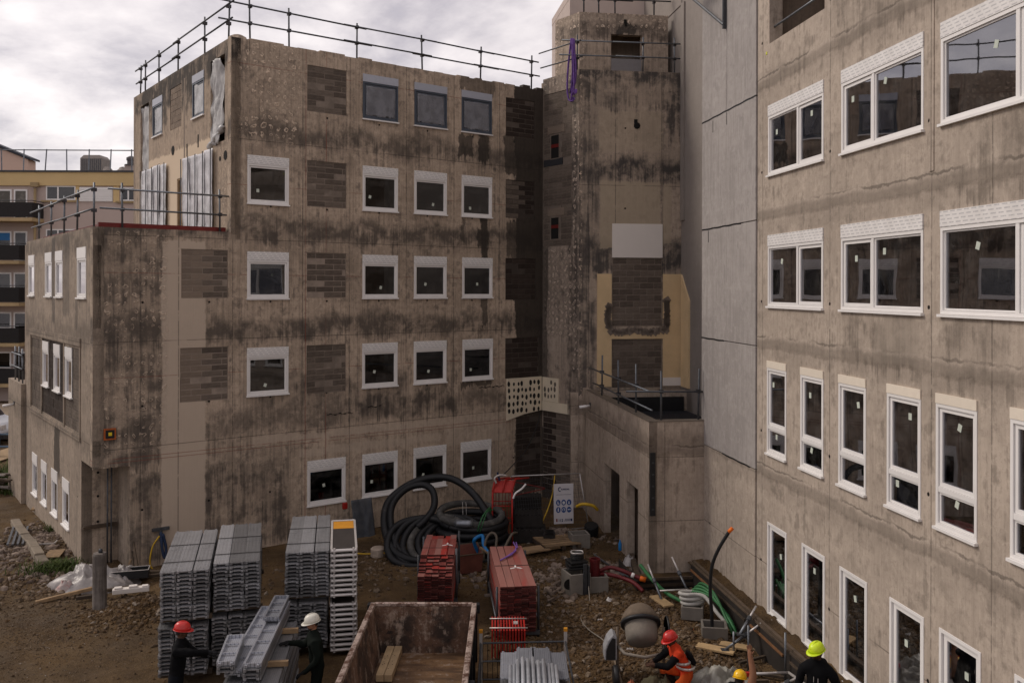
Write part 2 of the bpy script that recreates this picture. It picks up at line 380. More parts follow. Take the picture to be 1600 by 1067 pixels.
m_pale = simple('pale_render', (0.62, 0.49, 0.43), 0.9, var=.12, scale=.5, bump=.004)
m_wall_pink = simple('pinkish_render', (0.50, 0.42, 0.38), 0.9, var=.1, scale=.8)

def brick_mat(name, a, b, c2):
    m = Mat(name, 0.95, 0, .2)
    r = m.rand(); n = m.noise(3, 5, .7); f = m.noise(40, 3, .7)
    n3 = m.noise(1.2, 4, .7, stretch=(1, 1, 4))
    c = m.mix((r * .3 + n * .5 + n3 * .7 - .25).step(0.25, 0.75), a, b)
    c = m.mix(f.step(.52, .68) * .5, c, c2); m.color(c); m.bump(f + n, .01)
    return m.mat
m_block = brick_mat('concrete_block', (0.095, 0.076, 0.062), (0.185, 0.150, 0.122), (0.05, 0.04, 0.033))
m_blockd = brick_mat('concrete_block_wet', (0.03, 0.022, 0.018), (0.06, 0.045, 0.037), (0.02, 0.015, 0.012))
m_blockl = brick_mat('concrete_block_dusty', (0.19, 0.15, 0.118), (0.26, 0.205, 0.16), (0.12, 0.09, 0.07))
m_mort = simple('mortar', (0.27, 0.22, 0.18), 0.95, var=.4, scale=3)
m_mortd = simple('mortar_wet', (0.085, 0.068, 0.056), 0.9, var=.4, scale=3)
m_pvc = simple('white_pvc', (0.78, 0.76, 0.74), 0.4, var=.06, scale=3)
m_pvcd = simple('dark_blue_grey_frame', (0.07, 0.085, 0.11), 0.4, var=.15)
m_shutg = simple('grey_blue_shutter', (0.42, 0.44, 0.50), 0.45, var=.1)
m_cream = simple('cream_shutter_box', (0.76, 0.68, 0.57), 0.6, var=.06)
m_stick = simple('paper_sticker', (0.55, 0.6, 0.52), 0.7, var=.1)
m_poly = simple('white_board', (0.74, 0.69, 0.64), 0.8, var=.05, scale=2, bump=.003)
def print_mat():
    m = Mat('printed_shutter_box', .45, 0, .35)
    sl = (m.z * 1.0 / 0.055); row = sl.floor()
    u = (m.x + row * 0.045) / 0.16
    dash = (u.frac() - 0.5).abs().step(0.36, 0.33) * (sl.frac() - .5).abs().step(.2, .14)
    fl = m.noise(45, 2, .6).step(.42, .5)
    c = m.mix(m.noise(4, 3).step(.3, .8), (0.70, .68, .66), (0.80, .78, .76))
    c = m.mix(dash * .55 * (fl * .5 + .5), c, (0.28, .28, .30)); m.color(c); return m.mat
m_print = print_mat()
def glass_mat(name, tint, refl=1.0, dust=0.05, seed=0):
    m = Mat(name, 0.02, 0, .5); t = m.t
    tr = t.nodes.new('ShaderNodeBsdfTransparent'); tr.inputs[0].default_value = (*tint, 1)
    gl = t.nodes.new('ShaderNodeBsdfGlossy'); gl.inputs['Roughness'].default_value = 0.015; gl.inputs[0].default_value = (.95, .95, 1, 1)
    bp = t.nodes.new('ShaderNodeBump'); bp.inputs['Distance'].default_value = 0.02; bp.inputs['Strength'].default_value = .12
    t.links.new(m.noise(1.1, 1, .4, off=seed).v, bp.inputs['Height']); t.links.new(bp.outputs[0], gl.inputs['Normal'])
    fr = t.nodes.new('ShaderNodeFresnel'); fr.inputs[0].default_value = 1.5
    f = (S(t, fr.outputs[0]) * 1.9 * refl + (.13 if refl > 1.1 else .0)).min(1.0)
    mx = t.nodes.new('ShaderNodeMixShader'); t.links.new(f.v, mx.inputs[0]); t.links.new(tr.outputs[0], mx.inputs[1]); t.links.new(gl.outputs[0], mx.inputs[2])
    df = t.nodes.new('ShaderNodeBsdfDiffuse'); df.inputs[0].default_value = (.5, .48, .45, 1)
    mx2 = t.nodes.new('ShaderNodeMixShader')
    d = (m.noise(3, 5, .7, off=seed).step(.4, .8)) * dust + (m.noise(1, 4, .7, off=seed + 4, stretch=(20, 20, 1)).step(.6, .75)) * dust * 1.2
    t.links.new(d.v, mx2.inputs[0]); t.links.new(mx.outputs[0], mx2.inputs[1]); t.links.new(df.outputs[0], mx2.inputs[2])
    t.links.new(mx2.outputs[0], m.out.inputs['Surface']); return m.mat
m_glass = glass_mat('window_glass', (.36, .38, .39), 1.0, .07)
m_glassR = glass_mat('window_glass_right', (.42, .45, .47), 1.15, .06, 3)
m_tarpw = None
def film_mat(name, c, alpha, rough=.25):
    m = Mat(name, rough, 0, .6); m.color(m.mix(m.noise(2.5, 5, .6).step(.3, .75), tuple(v * .6 for v in c), c))
    m.b.inputs['Alpha'].default_value = alpha; m.bump(m.noise(2.2, 4, .55, dist=.8), .06, .7); return m.mat
m_film = film_mat('crumpled_plastic_film', (.62, .62, .62), .8)
m_filmt = film_mat('clear_plastic_sheet', (.66, .65, .64), .75, .5)
m_foil = film_mat('silver_insulation_foil', (.66, .65, .67), 1.0, .3)
m_steel = simple('galvanised_tube', (0.20, 0.215, 0.235), 0.45, .75, var=.35, scale=12)
m_steeld = simple('weathered_scaffold_tube', (0.10, 0.105, 0.115), 0.55, .6, var=.4, scale=9)
m_coup = simple('scaffold_coupler', (0.07, 0.065, 0.07), 0.6, .6, var=.5)
m_yellow = simple('yellow_insulation', (0.66, 0.49, 0.285), 0.9, var=.14, scale=1.5, bump=.004)
m_redp = simple('red_painted_steel', (0.20, 0.022, 0.018), 0.5, 0.1, var=.35, scale=4)
m_wood = simple('site_timber', (0.30, 0.20, 0.11), 0.85, var=.4, scale=6, bump=.006)
m_woodd = simple('old_dirty_timber', (0.085, 0.06, 0.04), 0.9, var=.45, scale=6, bump=.006)
m_black = simple('black_plastic', (0.014, 0.014, 0.015), 0.5, var=.3)
m_dark = simple('dark_void', (0.012, 0.011, 0.01), 0.95)

# ------------------------------------------------------------------ ground
def terr(x, y):
    """height of the yard at x, y"""
    p = Vector((x, y, 0))
    h = (noise.noise(p * 0.35) * 0.06 + noise.noise(p * 1.1 + Vector((4, 1, 0))) * 0.04 + noise.noise(p * 3.1) * 0.022 + noise.noise(p * 7.5) * 0.014)
    def hump(cx, cy, r, a, e=1.0):
        d = math.hypot((x - cx) / r, (y - cy) / (r * e)); return a * math.exp(-d * d * 2.2)
    h += hump(-8.55, 20.9, 1.1, .33, .8) + hump(-7.6, 22.6, 1.0, .2) + hump(2.6, 21.2, 1.5, .10) + hump(1.5, 23.6, 1.0, .12) + hump(3.9, 19.2, 1.2, .10) + hump(-13.2, 26.2, 1.5, .15, 2) + hump(3.0, 17.6, 1.2, .18) + hump(1.6, 27.4, .9, .22)
    if x < -6.5 and y < 24:
        for k_, r0 in ((0, 15.2), (1, 16.9), (2, 19.0)):
            d = math.hypot(x + 20.5, y - 12.5) - r0 + .5 * noise.noise(p * .5); h -= .075 * math.exp(-(d / .17) ** 2) - .04 * math.exp(-((abs(d) - .30) / .12) ** 2)
    return h if math.hypot(x, y) < 70 else h * .3
def axis(a, b, c, d, fine, coarse):
    out = []; v = a
    step = coarse
    while v < b: out.append(v); step = max(fine, min(coarse, (b - v) * .25)); v += step
    v = b
    while v < c: out.append(v); v += fine
    v = c; step = fine
    while v < d: out.append(v); step *= 1.25; v += step
    out.append(d); return out
gx = axis(-400, -19, 7, 400, 0.11, 60); gy = axis(-60, 12.5, 34, 900, 0.11, 20)
gm = MB(); nx_ = len(gx)
gm.v = [(x, y, terr(x, y)) for y in gy for x in gx]
gm.f = [(j * nx_ + i, j * nx_ + i + 1, (j + 1) * nx_ + i + 1, (j + 1) * nx_ + i) for j in range(len(gy) - 1) for i in range(nx_ - 1)]
gm.m = [0] * len(gm.f)
mg = Mat('dirt_ground', .95, 0, .2)
n_a = mg.noise(.28, 6, .6); n_b = mg.noise(1.6, 6, .65, off=3); n_c = mg.noise(9, 5, .7, off=6); n_d = mg.noise(34, 4, .7)
c = mg.mix((n_a * .6 + n_b * .5 - .05).step(.35, .68), (0.080, 0.049, 0.023), (0.21, 0.132, 0.060))
left = (mg.x + (n_a - .5) * 6).step(-7.0, -10.5)
c = mg.mix(left * (n_b.step(.42, .62)) * .5, c, (0.095, 0.075, 0.056))
c = mg.mix((n_c * .6 + n_b * .4).step(.55, .68) * .7, c, (0.19, 0.125, 0.065))
c = mg.mix((n_d * .7 + n_c * .3).step(.56, .66) * .55, c, (0.20, 0.16, 0.12))
c = mg.mix(n_d.step(.45, .34) * .6, c, (0.028, 0.02, 0.014))
mg.color(c); mg.bump(n_c * .8 + n_d * .8 + n_b, .09, 1.0)
mg.rough(n_a.step(.3, .6) * .3 + .62)
link('ground', gm, mg.mat, smooth=True, kind='structure')

# loose stones and crumbs of soil
def stones(name, n, spots, smin, smax, mat, seed, skip=None):
    rnd = random.Random(seed); mb = MB()
    ico = [Vector(p) for p in ((0, 0, -1), (.72, -.53, -.45), (-.28, -.85, -.45), (-.89, 0, -.45), (-.28, .85, -.45), (.72, .53, -.45), (.28, -.85, .45), (-.72, -.53, .45), (-.72, .53, .45), (.28, .85, .45), (.89, 0, .45), (0, 0, 1))]
    fc = [(0,1,2),(1,0,5),(0,2,3),(0,3,4),(0,4,5),(1,5,10),(2,1,6),(3,2,7),(4,3,8),(5,4,9),(1,10,6),(2,6,7),(3,7,8),(4,8,9),(5,9,10),(6,10,11),(7,6,11),(8,7,11),(9,8,11),(10,9,11)]
    fc = [f[::-1] for f in fc]
    tw = sum(s[4] for s in spots)
    for s in spots:
        cx, cy, rx, ry, w = s[:5]
        for _ in range(int(n * w / tw)):
            if len(s) > 5: x = cx + rnd.uniform(-rx, rx); y = cy + rnd.uniform(-ry, ry)
            else: x = rnd.gauss(cx, rx * .5); y = rnd.gauss(cy, ry * .5)
            sz = smin + (smax - smin) * rnd.random() ** 3.2
            rot = Matrix.Rotation(rnd.random() * 6.3, 3, 'Z') @ Matrix.Rotation(rnd.random() * 3, 3, 'X')
            sc = Vector((rnd.uniform(.7, 1.3), rnd.uniform(.5, 1.0), rnd.uniform(.35, .75))) * sz
            z = terr(x, y) + sz * .12
            mb.add([(rot @ Vector((v.x * sc.x, v.y * sc.y, v.z * sc.z))) * rnd.uniform(.8, 1.2) + Vector((x, y, z)) for v in ico], fc)
    return link(name, mb, mat, kind='stuff', label='')
ms = Mat('stones', .95, 0, .2); isl = ms.island()
ms.color(ms.mix(ms.noise(14, 4, .7).step(.3, .7), ms.ramp(isl, [(0, (0.07, 0.046, 0.026)), (.35, (0.13, 0.085, 0.048)), (.7, (0.16, 0.115, 0.075)), (.93, (0.24, 0.19, 0.14)), (1, (0.40, 0.35, 0.30))]), (0.075, 0.052, 0.033)))
stones('loose_stones', 11000, [(-13.6, 26.8, 1.6, 4.0, 3.0), (-11.6, 22.6, 2.0, 1.6, 1.6), (-8.6, 20.8, 1.5, 1.2, 1.2), (-7, 20.5, 14, 9, .5, 1), (2.6, 20.2, 2.4, 2.6, 4.2), (1.9, 23.9, 1.6, 1.8, 1.6), (1.7, 27.2, 1.4, .8, 1.0), (3.6, 18.2, 1.8, 2.0, 2.2), (0.5, 25, 5, 4, .5, 1), (-3.2, 24.6, 2.4, 1.4, .8), (-5.2, 23.4, 2.4, 2.6, .8), (1.6, 16.0, 1.6, 2.5, .8)], .012, .10, ms.mat, 3)
mcl = Mat('soil_clods', .95, 0, .15); mcl.color(mcl.mix(mcl.island(), (0.055, 0.034, 0.018), (0.13, 0.08, 0.038)))
stones('soil_clods', 16000, [(2.7, 20.0, 2.6, 2.8, 5.0), (-8.6, 20.8, 1.3, 1.0, 1.5), (3.2, 17.8, 1.8, 1.6, 2.5), (-5, 21, 12, 8.5, 1, 1), (1.2, 24.2, 3.0, 2.6, 1.6)], .015, .06, mcl.mat, 5)
stones('fine_gravel', 22000, [(-6, 20.5, 13, 8.5, 6, 1), (-12.5, 21, 3, 3, 2), (-9.5, 17.5, 2.5, 2, 1), (-11, 19.5, 2.5, 1.5, 2)], .006, .028, ms.mat, 13)
mr = Mat('grey_rubble', .95, 0, .2); mr.color(mr.mix(mr.island(), (0.10, 0.075, 0.06), (0.26, 0.205, 0.165)))
stones('broken_rubble', 2600, [(-14.0, 27.2, 1.3, 4.0, 3.2), (-12.2, 24.0, 1.1, 1.2, 1.0), (1.7, 27.3, 1.2, .6, .8), (2.4, 24.3, 1.0, .8, .5), (-0.2, 23.3, 1.5, 1.0, .4), (1.2, 23.1, .6, 1.5, .7)], .03, .15, mr.mat, 9)
# ------------------------------------------------------------------ frames of the walls (plan positions in metres)
DM, NL, DR, PR = (.7971, .6039), (-.6039, .7971), (-.1362, .9907), (.9907, .1362)
OM = (-10.977, 23.46)
IC = add2(OM, DM, 15.17); CA = add2(IC, (.6039, -.7971), 1.98); ORR = (5.57, 19.48)
F_M = frame(OM, DM)
F_L = frame(add2(OM, NL, 10.13), (.6039, -.7971))
F_TL = frame(add2(add2(OM, DM, 3.66), NL, 10.2), (.6039, -.7971))
F_B = frame(IC, (.6039, -.7971))
F_A = frame(CA, PR)
F_R = frame(ORR, (.1362, -.9907))
FC = (3.55, 23.14)
F_BF = frame(FC, PR)
F_BL = frame(add2(FC, DR, 8.0), (.1362, -.9907))
neg = lambda d: (-d[0], -d[1])

# ------------------------------------------------------------------ windows
def ring(mb, x0, x1, z0, z1, t, y0, y1, tb=None, tt=None):
    tb = t if tb is None else tb; tt = t if tt is None else tt
    mb.box(x0, x0 + t, y0, y1, z0, z1); mb.box(x1 - t, x1, y0, y1, z0, z1)
    mb.box(x0 + t, x1 - t, y0, y1, z0, z0 + tb); mb.box(x0 + t, x1 - t, y0, y1, z1 - tt, z1)
_wm = {}
def window(parent, F, x, z, w, h, kind, rnd):
    """x, z = lower left corner on the wall; kind decides the sashes"""
    key = (kind, round(w, 2), round(h, 2))
    if key not in _wm:
        d = {}
        box_h = {'square': .25, 'blue': .24, 'wide': .24, 'wide2': .24, 'tall': .15, 'low': 0.0, 'side': .3, 'far': .2}[kind]
        fr = MB(); H = h - box_h
        ring(fr, 0, w, 0, H, .055, -.012, .07)
        if kind in ('wide', 'wide2'):
            mu = w * (.56 if kind == 'wide' and w < 3 else .5)
            if kind == 'wide2': mu = w * .42
            fr.box(mu - .035, mu + .035, -.006, .07, .055, H - .055)
        if kind == 'tall': fr.box(.055, w - .055, -.006, .07, .52, .60)
        d['window'] = fr
        sh = MB()
        if box_h: sh.box(0, w, -.022, .09, H + .002, h)
        d['shutter_box'] = sh
        sl = MB(); sl.box(-.02, w + .02, -.06, .02, -.045, -.004); d['sill'] = sl
        panes = []; sash = []
        def leaf(x0, x1, z0, z1, dy=.0, t=.05):
            s_ = MB(); ring(s_, x0 + .004, x1 - .004, z0 + .004, z1 - .004, t, .015 + dy, .06 + dy); sash.append(s_)
            p = MB(); p.box(x0 + t, x1 - t, .036 + dy, .046 + dy, z0 + t, z1 - t); panes.append(p)
        if kind in ('wide', 'wide2'):
            big_first = kind == 'wide'
            leaf(.055, mu - .035, .055, H - .055, 0, .025 if big_first else .06); leaf(mu + .035, w - .055, .055, H - .055, 0, .06 if big_first else .03)
        elif kind == 'tall': leaf(.055, w - .055, .60, H - .055, 0, .06); leaf(.055, w - .055, .055, .52, 0, .03)
        elif kind == 'low': leaf(.055, w - .055, .055, H - .055, .01, .085)
        else: leaf(.055, w - .055, .055, H - .055)
        d['sash'] = sash; d['pane'] = panes
        _wm[key] = {k: (v.mesh(k) if isinstance(v, MB) else [q.mesh(k) for q in v]) for k, v in d.items()}
    d = _wm[key]; M = F @ T(x, 0, z)
    fm = {'blue': m_pvcd}.get(kind, m_pvc)
    win = link('window', d['window'], fm, parent, M)
    if kind in ('square', 'wide', 'wide2'): bm = m_print
    elif kind == 'blue': bm = m_shutg
    elif kind == 'tall': bm = m_cream
    else: bm = m_pvc
    if kind != 'low': link('shutter_box', d['shutter_box'], bm, win, M)
    link('sill', d['sill'], m_pvc, win, M)
    gm_ = m_glassR if kind in ('wide', 'wide2', 'tall', 'low') else m_glass
    for q in d['sash']: link('sash', q, fm, win, M)
    for q in d['pane']:
        link('pane', q, gm_, win, M)
        xs = [v.co.x for v in q.vertices]; zs = [v.co.z for v in q.vertices]
        if kind not in ('side', 'far', 'blue') and rnd.random() < .93:
            s_ = MB(); a = min(xs) + rnd.uniform(.15, .75) * (max(xs) - min(xs)); b = min(zs) + (rnd.uniform(.15, .5) if kind == 'square' else rnd.uniform(.72, .85)) * (max(zs) - min(zs))
            s_.cbox((a, .033, b), (.085, .003, .11 if kind != 'square' else .10), Matrix.Rotation(rnd.choice([0, 0, .3, -.2]), 4, 'Y')); link('sticker', s_, m_stick, win, M)
    return win

brick_unit = MB(); brick_unit.box(-.5, .5, -.5, .5, -.5, .5); brick_me = {}
def bricks(parent, F, x0, x1, z0, z1, bw=.5, bh=.2, mat=None, y=.03, seed=0, skip=(), rot=0, mat2=None, split=None, first=0):
    rnd = random.Random(seed); n = 0
    rows = max(1, round((z1 - z0) / bh)); bh = (z1 - z0) / rows
    for r in range(rows):
        off = (0 if (r + first) % 2 == 0 else bw / 2) + rnd.uniform(-.02, .02); x = x0 - off
        while x < x1 - .02:
            a, b = max(x0, x), min(x1, x + bw); x += bw
            if b - a < .06: continue
            za, zb = z0 + r * bh, z0 + (r + 1) * bh
            if any(a < s[1] - .02 and b > s[0] + .02 and za < s[3] - .04 and zb > s[2] + .04 for s in skip):
                ss = [s for s in skip if a < s[1] - .02 and b > s[0] + .02 and za < s[3] - .04 and zb > s[2] + .04][0]
                if a < ss[0] - .06: b = ss[0]
                elif b > ss[1] + .06: a = ss[1]
                else: continue
            mt = mat
            if split and (a + b) / 2 < split: mt = mat2
            if mt not in brick_me: brick_me[mt] = brick_unit.mesh('brick'); brick_me[mt].materials.append(mt)
            yy = y + rnd.uniform(-.006, .004)
            o = bpy.data.objects.new('brick', brick_me[mt]); col.objects.link(o)
            Mw = F @ Matrix.Translation(((a + b) / 2, yy + .03, (za + zb) / 2)) @ Matrix.Rotation(rnd.uniform(-.01, .01), 4, 'Y') @ Matrix.Diagonal((b - a - .018, .06, zb - za - .022, 1))
            W[o] = Mw; o.parent = parent; o.matrix_local = W[parent].inverted() @ Mw; n += 1
    return n

# ------------------------------------------------------------------ main building
bA = thing('apartment_building', 'stripped concrete apartment block with small square windows, blocked openings and lower front part', 'building', F_M)
rw = random.Random(4)
holesM = []; winsM = []
for z, xs, h, kind in ((12.95, (7.86, 9.74, 11.6), 1.40, 'blue'), (10.07, (4.14, 7.86, 9.74, 11.61), 1.39, 'square'), (7.3, (4.14, 7.86, 9.74, 11.64), 1.36, 'square'), (4.48, (4.14, 7.86, 9.74, 11.66), 1.38, 'square'), (1.02, (6.02, 7.87, 9.74, 11.6), 1.35, 'square')):
    for x in xs: holesM.append((x, x + 1.27, z, z + h)); winsM.append((x, z, 1.27, h, kind))
nich = [(5.99, 7.30, 12.95, 14.35, .05), (5.99, 7.30, 10.07, 11.47, .05), (5.99, 7.30, 7.3, 8.68, .05), (5.99, 7.30, 4.4, 5.87, .05),
        (13.48, 14.78, 12.98, 14.35, .05), (13.48, 14.78, 10.1, 11.45, .05), (13.48, 14.85, 7.2, 8.68, .05), (13.48, 15.0, 4.42, 5.85, .05), (13.97, 15.1, .45, 3.02, .05)]
nichL = [(2.27, 3.58, 7.31, 8.68, .05), (2.24, 3.59, 4.42, 5.93, .05)]
link('wall', wall_mesh(3.66, 15.17, 0.0, 14.8, holesM, .28, nich), m_conM, bA, F_M)
wl_ = wall_mesh(0.0, 3.658, 2.9, 9.2, (), .28, nichL); link('wall', wl_, m_conM, bA, F_M)
link('wall', wall_mesh(0.94, 3.658, -0.3, 2.898, (), .28), m_conM, bA, F_M)
for (x, z, w, h, k) in winsM: window(bA, F_M, x, z, w, h, k, rw)
nb = 0
for i, (a, b, c_, d_, e_) in enumerate(nich + nichL):
    wetp = i in (4, 5, 6, 7, 8)
    if i in (0, 3): split, m2 = None, None
    split, m2 = (None, None)
    if i >= 9: split, m2 = 2.95, m_blockl
    if i in (5,): split, m2 = 14.1, m_block
    nb += bricks(bA, F_M, a + .01, b - .01, c_ + .01, d_ - .01, .58 if i != 8 else .6, .175 if i != 8 else .2, m_blockd if wetp else m_block, .020, i, mat2=m2, split=split)
# thin mortar faces behind the blocks
for i, (a, b, c_, d_, e_) in enumerate(nich + nichL):
    mb = MB(); mb.box(a + .004, b - .004, .023, .048, c_ + .004, d_ - .004); link('mortar_bed', mb, m_mortd if 4 <= i <= 8 else m_mort, bA, F_M)
# side wall of the lower front part, x runs from the far corner to the near one
V = lambda v: 10.13 - v
hl = []
for v0, v1 in ((9.63, 8.52), (6.58, 5.5), (4.92, 3.85), (1.86, .76)): hl.append((V(v0), V(v1), 7.33, 8.70))
for v0, v1 in ((8.8, 7.9), (7.15, 6.25), (5.45, 4.55), (3.79, 2.85)): hl.append((V(v0), V(v1), .66, 2.02))
mid = []
for v0, v1 in ((6.98, 6.0), (5.15, 4.2), (3.46, 2.5)): mid.append((V(v0), V(v1), 4.47, 5.88))
nL = [(V(9.1), V(7.15), 3.58, 5.9, .06), (V(7.05), V(3.62), 3.58, 5.95, .06), (V(3.5), V(1.48), 3.58, 5.9, .06)]
link('wall', wall_mesh(0, 10.13, 2.9, 9.2, [h for h in hl if h[2] > 3] + mid, .28, nL), m_conL, bA, F_L)
link('wall', wall_mesh(0, V(1.3), -.3, 2.898, [h for h in hl if h[2] < 3], .28), m_conL, bA, F_L)
for h in hl + mid: window(bA, F_L, h[0], h[2], h[1] - h[0], h[3] - h[2], 'side', rw)
for i, (a, b, c_, d_, e_) in enumerate(nL):
    nb += bricks(bA, F_L, a + .01, b - .01, c_ + .01, d_ - .01, .5, .29, m_block if i != 1 else m_blockd, .02, 40 + i, skip=mid)
    mb = MB()
    xs = sorted({a, b, *[q for s in mid if a < s[0] < b for q in s[:2]]})
    for p, q in zip(xs, xs[1:]):
        if any(s[0] - .01 < (p + q) / 2 < s[1] + .01 for s in mid): mb.box(p, q, .026, .058, c_ + .003, 4.46); mb.box(p, q, .026, .058, 5.885, d_ - .003)
        else: mb.box(p + .003, q, .026, .058, c_ + .003, d_ - .003)
    link('mortar_bed', mb, m_mortd, bA, F_L)
# mullion strips and moulding of the side wall
mb = MB()
for v in (9.12, 7.1, 3.56, 1.44): mb.box(V(v) - .05, V(v) + .05, -.03, .05, 3.5, 6.1)
mb.box(V(9.2), V(1.35), -.045, .0, 5.99, 6.2); mb.box(V(9.2), V(1.35), -.045, .0, 3.38, 3.52)
link('trim', mb, m_conL, bA, F_L)
# corner notch under the overhang
F_N1 = frame(add2(OM, NL, 1.3), DM); F_N2 = frame(add2(add2(OM, DM, .94), NL, 1.3), (.6039, -.7971))
link('wall', wall_mesh(0.002, .94, -.3, 2.898, (), .2), m_conM, bA, F_N1); link('wall', wall_mesh(0, 1.298, -.3, 2.896, (), .2), m_conL, bA, F_N2)
mb = MB(); mb.box(.002, .938, .002, 1.5, 2.88, 2.899); link('soffit', mb, m_conIn, bA, F_M)
# side wall of the tall part, seen over the low roof
U = lambda v: 10.2 - v
hT = [(U(7.88), U(6.72), 12.95, 14.28), (U(3.46), U(2.35), 12.95, 14.3)]
curt = [(U(9.5), U(8.4), 11.6, 14.3), (U(1.75), U(.52), 11.9, 14.42)]
door = [(U(5.05), U(4.35), 9.2, 11.2)]
niT = [(U(5.83), U(4.6), 12.9, 14.3, .05)]
link('wall', wall_mesh(0, 10.2, 9.0, 14.8, hT + curt + door, .28, niT), m_conTL, bA, F_TL)
for h in hT: window(bA, F_TL, h[0], h[2], h[1] - h[0], h[3] - h[2], 'blue', rw)
bricks(bA, F_TL, U(5.83) + .01, U(4.6) - .01, 12.91, 14.29, .5, .2, m_blockl, .012, 77)
mb = MB(); mb.box(U(5.83) + .004, U(4.6) - .004, .019, .048, 12.904, 14.296); link('mortar_bed', mb, m_mort, bA, F_TL)
def sheet(name, F, x0, x1, z0, z1, y, mat, parent, amp=.06, nx=26, nz=30, seed=0, flare=0.0, cut=0.0, pleats=0, cat=None, label=None, ragged=.04):
    """a hanging sheet with folds, thin but solid"""
    mb = MB(); rnd = random.Random(seed); vs = []
    for j in range(nz + 1):
        for i in range(nx + 1):
            u, v = i / nx, j / nz
            x = x0 + (x1 - x0) * u + flare * (1 - v) * (u - .3) + cut * math.sin(v * 3.0) * u
            z = z0 + (z1 - z0) * v + (rnd.uniform(-ragged, ragged) if j == 0 else 0)
            yy = y + noise.noise(Vector((x * 2.5, z * .7, seed))) * amp + noise.noise(Vector((x * 7, z * 2.5, seed + 5))) * amp * .45
            if pleats: yy += -abs(math.sin(u * math.pi * pleats)) * amp * .9
            vs.append((x, yy, z))
    fs = [(j * (nx + 1) + i, j * (nx + 1) + i + 1, (j + 1) * (nx + 1) + i + 1, (j + 1) * (nx + 1) + i) for j in range(nz) for i in range(nx)]
    mb.add(vs, fs); me = mb.mesh(name, True)
    o = link(name, me, mat, parent, F, label=label, cat=cat); s_ = o.modifiers.new('solid', 'SOLIDIFY'); s_.thickness = .006
    return o
for i, h in enumerate(hT): sheet('plastic_film', F_TL, h[0] + .06, h[1] - .06, h[2] + .08, h[3] - .3, .02, m_film, bA, .03, 14, 16, i)
for i, x in enumerate((7.86, 9.74, 11.6)): sheet('plastic_film', F_M, x + .12, x + 1.17, 13.06, 14.0, .005, film_mat('window_film', (.36, .37, .41), .5, .2) if i == 0 else bpy.data.materials['window_film'], bA, .03, 16, 16, 10 + i)
sheet('plastic_curtain', F_TL, U(9.5), U(8.45), 11.25, 14.25, .08, m_filmt, None, .10, 20, 34, 3, .25, cat='plastic sheet', label='torn plastic sheet hanging in the left opening of the upper side wall')
sheet('plastic_curtain', F_TL, U(1.72), U(1.0), 11.85, 14.38, .0, m_filmt, None, .16, 20, 34, 4, .15, .30, cat='plastic sheet', label='loose grey plastic sheet hanging in the tall opening beside the building corner')
mb = MB(); mb.tube([(U(1.75) - .05 + .07 * k, -.05 + .03 * math.sin(k), 11.82 + .02 * math.sin(k * 2.2) + .025 * k) for k in range(20)], lambda t: .07 + .04 * math.sin(t * 17), 8); link('sheet_roll', mb, m_film, None, F_TL, smooth=True, label='rumpled white plastic lying over the ledge of the tall corner opening', cat='plastic sheet')
for lab, a, b, z1, sd_ in (('silver foil insulation mats covering the left part of the terrace wall', 9.0, 6.05, 11.85, 6), ('crinkled silver foil insulation mats to the right of the terrace doorway', 4.2, 1.35, 11.75, 8)):
    t_ = thing('insulation_cover', lab, 'insulation', F_TL @ T(U(a), 0, 9.25), 'foil covers on the terrace wall')
    n_ = 4; wd = (a - b) / n_
    for k in range(n_): sheet('foil_strip', F_TL, U(a) + k * wd - .02, U(a) + (k + 1) * wd + .02, 9.25, z1 + random.uniform(-.03, .05), -.09, m_foil, t_, .045, 10, 30, sd_ * 10 + k)
    for k in range(n_ + 1):
        mb = MB(); mb.box(U(a) + k * wd - .02, U(a) + k * wd + .02, -.15, -.13, 9.25, z1); link('batten', mb, m_steeld, t_, F_TL)
mb = MB()   # socket slots and vent holes in the terrace wall
for v, z in ((8.55, 11.35), (7.1, 11.75), (4.0, 12.05), (2.9, 12.2)): mb.box(U(v) - .05, U(v) + .05, -.006, .0, z - .22, z + .18)
link('wall_slot', mb, m_dark, bA, F_TL)
mb = MB()
for v, z, r in ((5.5, 12.2, .16), (.45, 11.45, .14), (.9, 11.4, .07)): mb.lathe([(r, 0), (r, .012)], 14, T(U(v), -.012, z) @ Matrix.Rotation(R_(-90), 4, 'X'))
link('vent_hole', mb, m_dark, bA, F_TL)
mb = MB(); ring(mb, U(5.05), U(4.35), 9.2, 11.2, .06, .02, .12); mb.box(U(4.75), U(4.69), .05, .11, 9.2, 11.15); mb.box(U(4.62), U(4.42), .09, .12, 9.25, 11.1)
link('door_frame', mb, m_wood, bA, F_TL)
# the closed rear of the volumes, roofs and floor slabs
ret = MB()
ret.box(.28, 3.64, .3, 10.1, 8.95, 9.16); link('roof', ret, m_conIn, bA, F_M)
ret = MB(); ret.box(3.68, 15.16, .29, 10.2, 14.45, 14.62); link('roof', ret, m_conIn, bA, F_M)
ret = MB(); ret.box(0, 15.16, 10.15, 10.4, -.3, 9.1); ret.box(3.66, 15.16, 10.22, 10.45, 9.1, 14.8); ret.box(14.9, 15.165, 2.5, 10.15, 0, 14.78); ret.box(3.66, 15.1, 4.2, 4.35, 0, 14.4); ret.box(.95, 3.6, 4.2, 4.35, 0, 8.9); link('wall', ret, m_conIn, bA, F_M)
for z in (2.9, 6.22, 9.0, 11.8):
    mb = MB()
    if z < 8: mb.box(.29, 14.88, .29, 10.1, z - (.2 if z < 3 else .12), z + (.2 if z > 3 else .12)) if z > 3 else mb.box(1.2, 14.88, .29, 10.1, 2.7, 2.88)
    else: mb.box(3.7, 14.88, .29, 10.1, z - .2, z + .1)
    link('floor_slab', mb, m_conIn, bA, F_M)
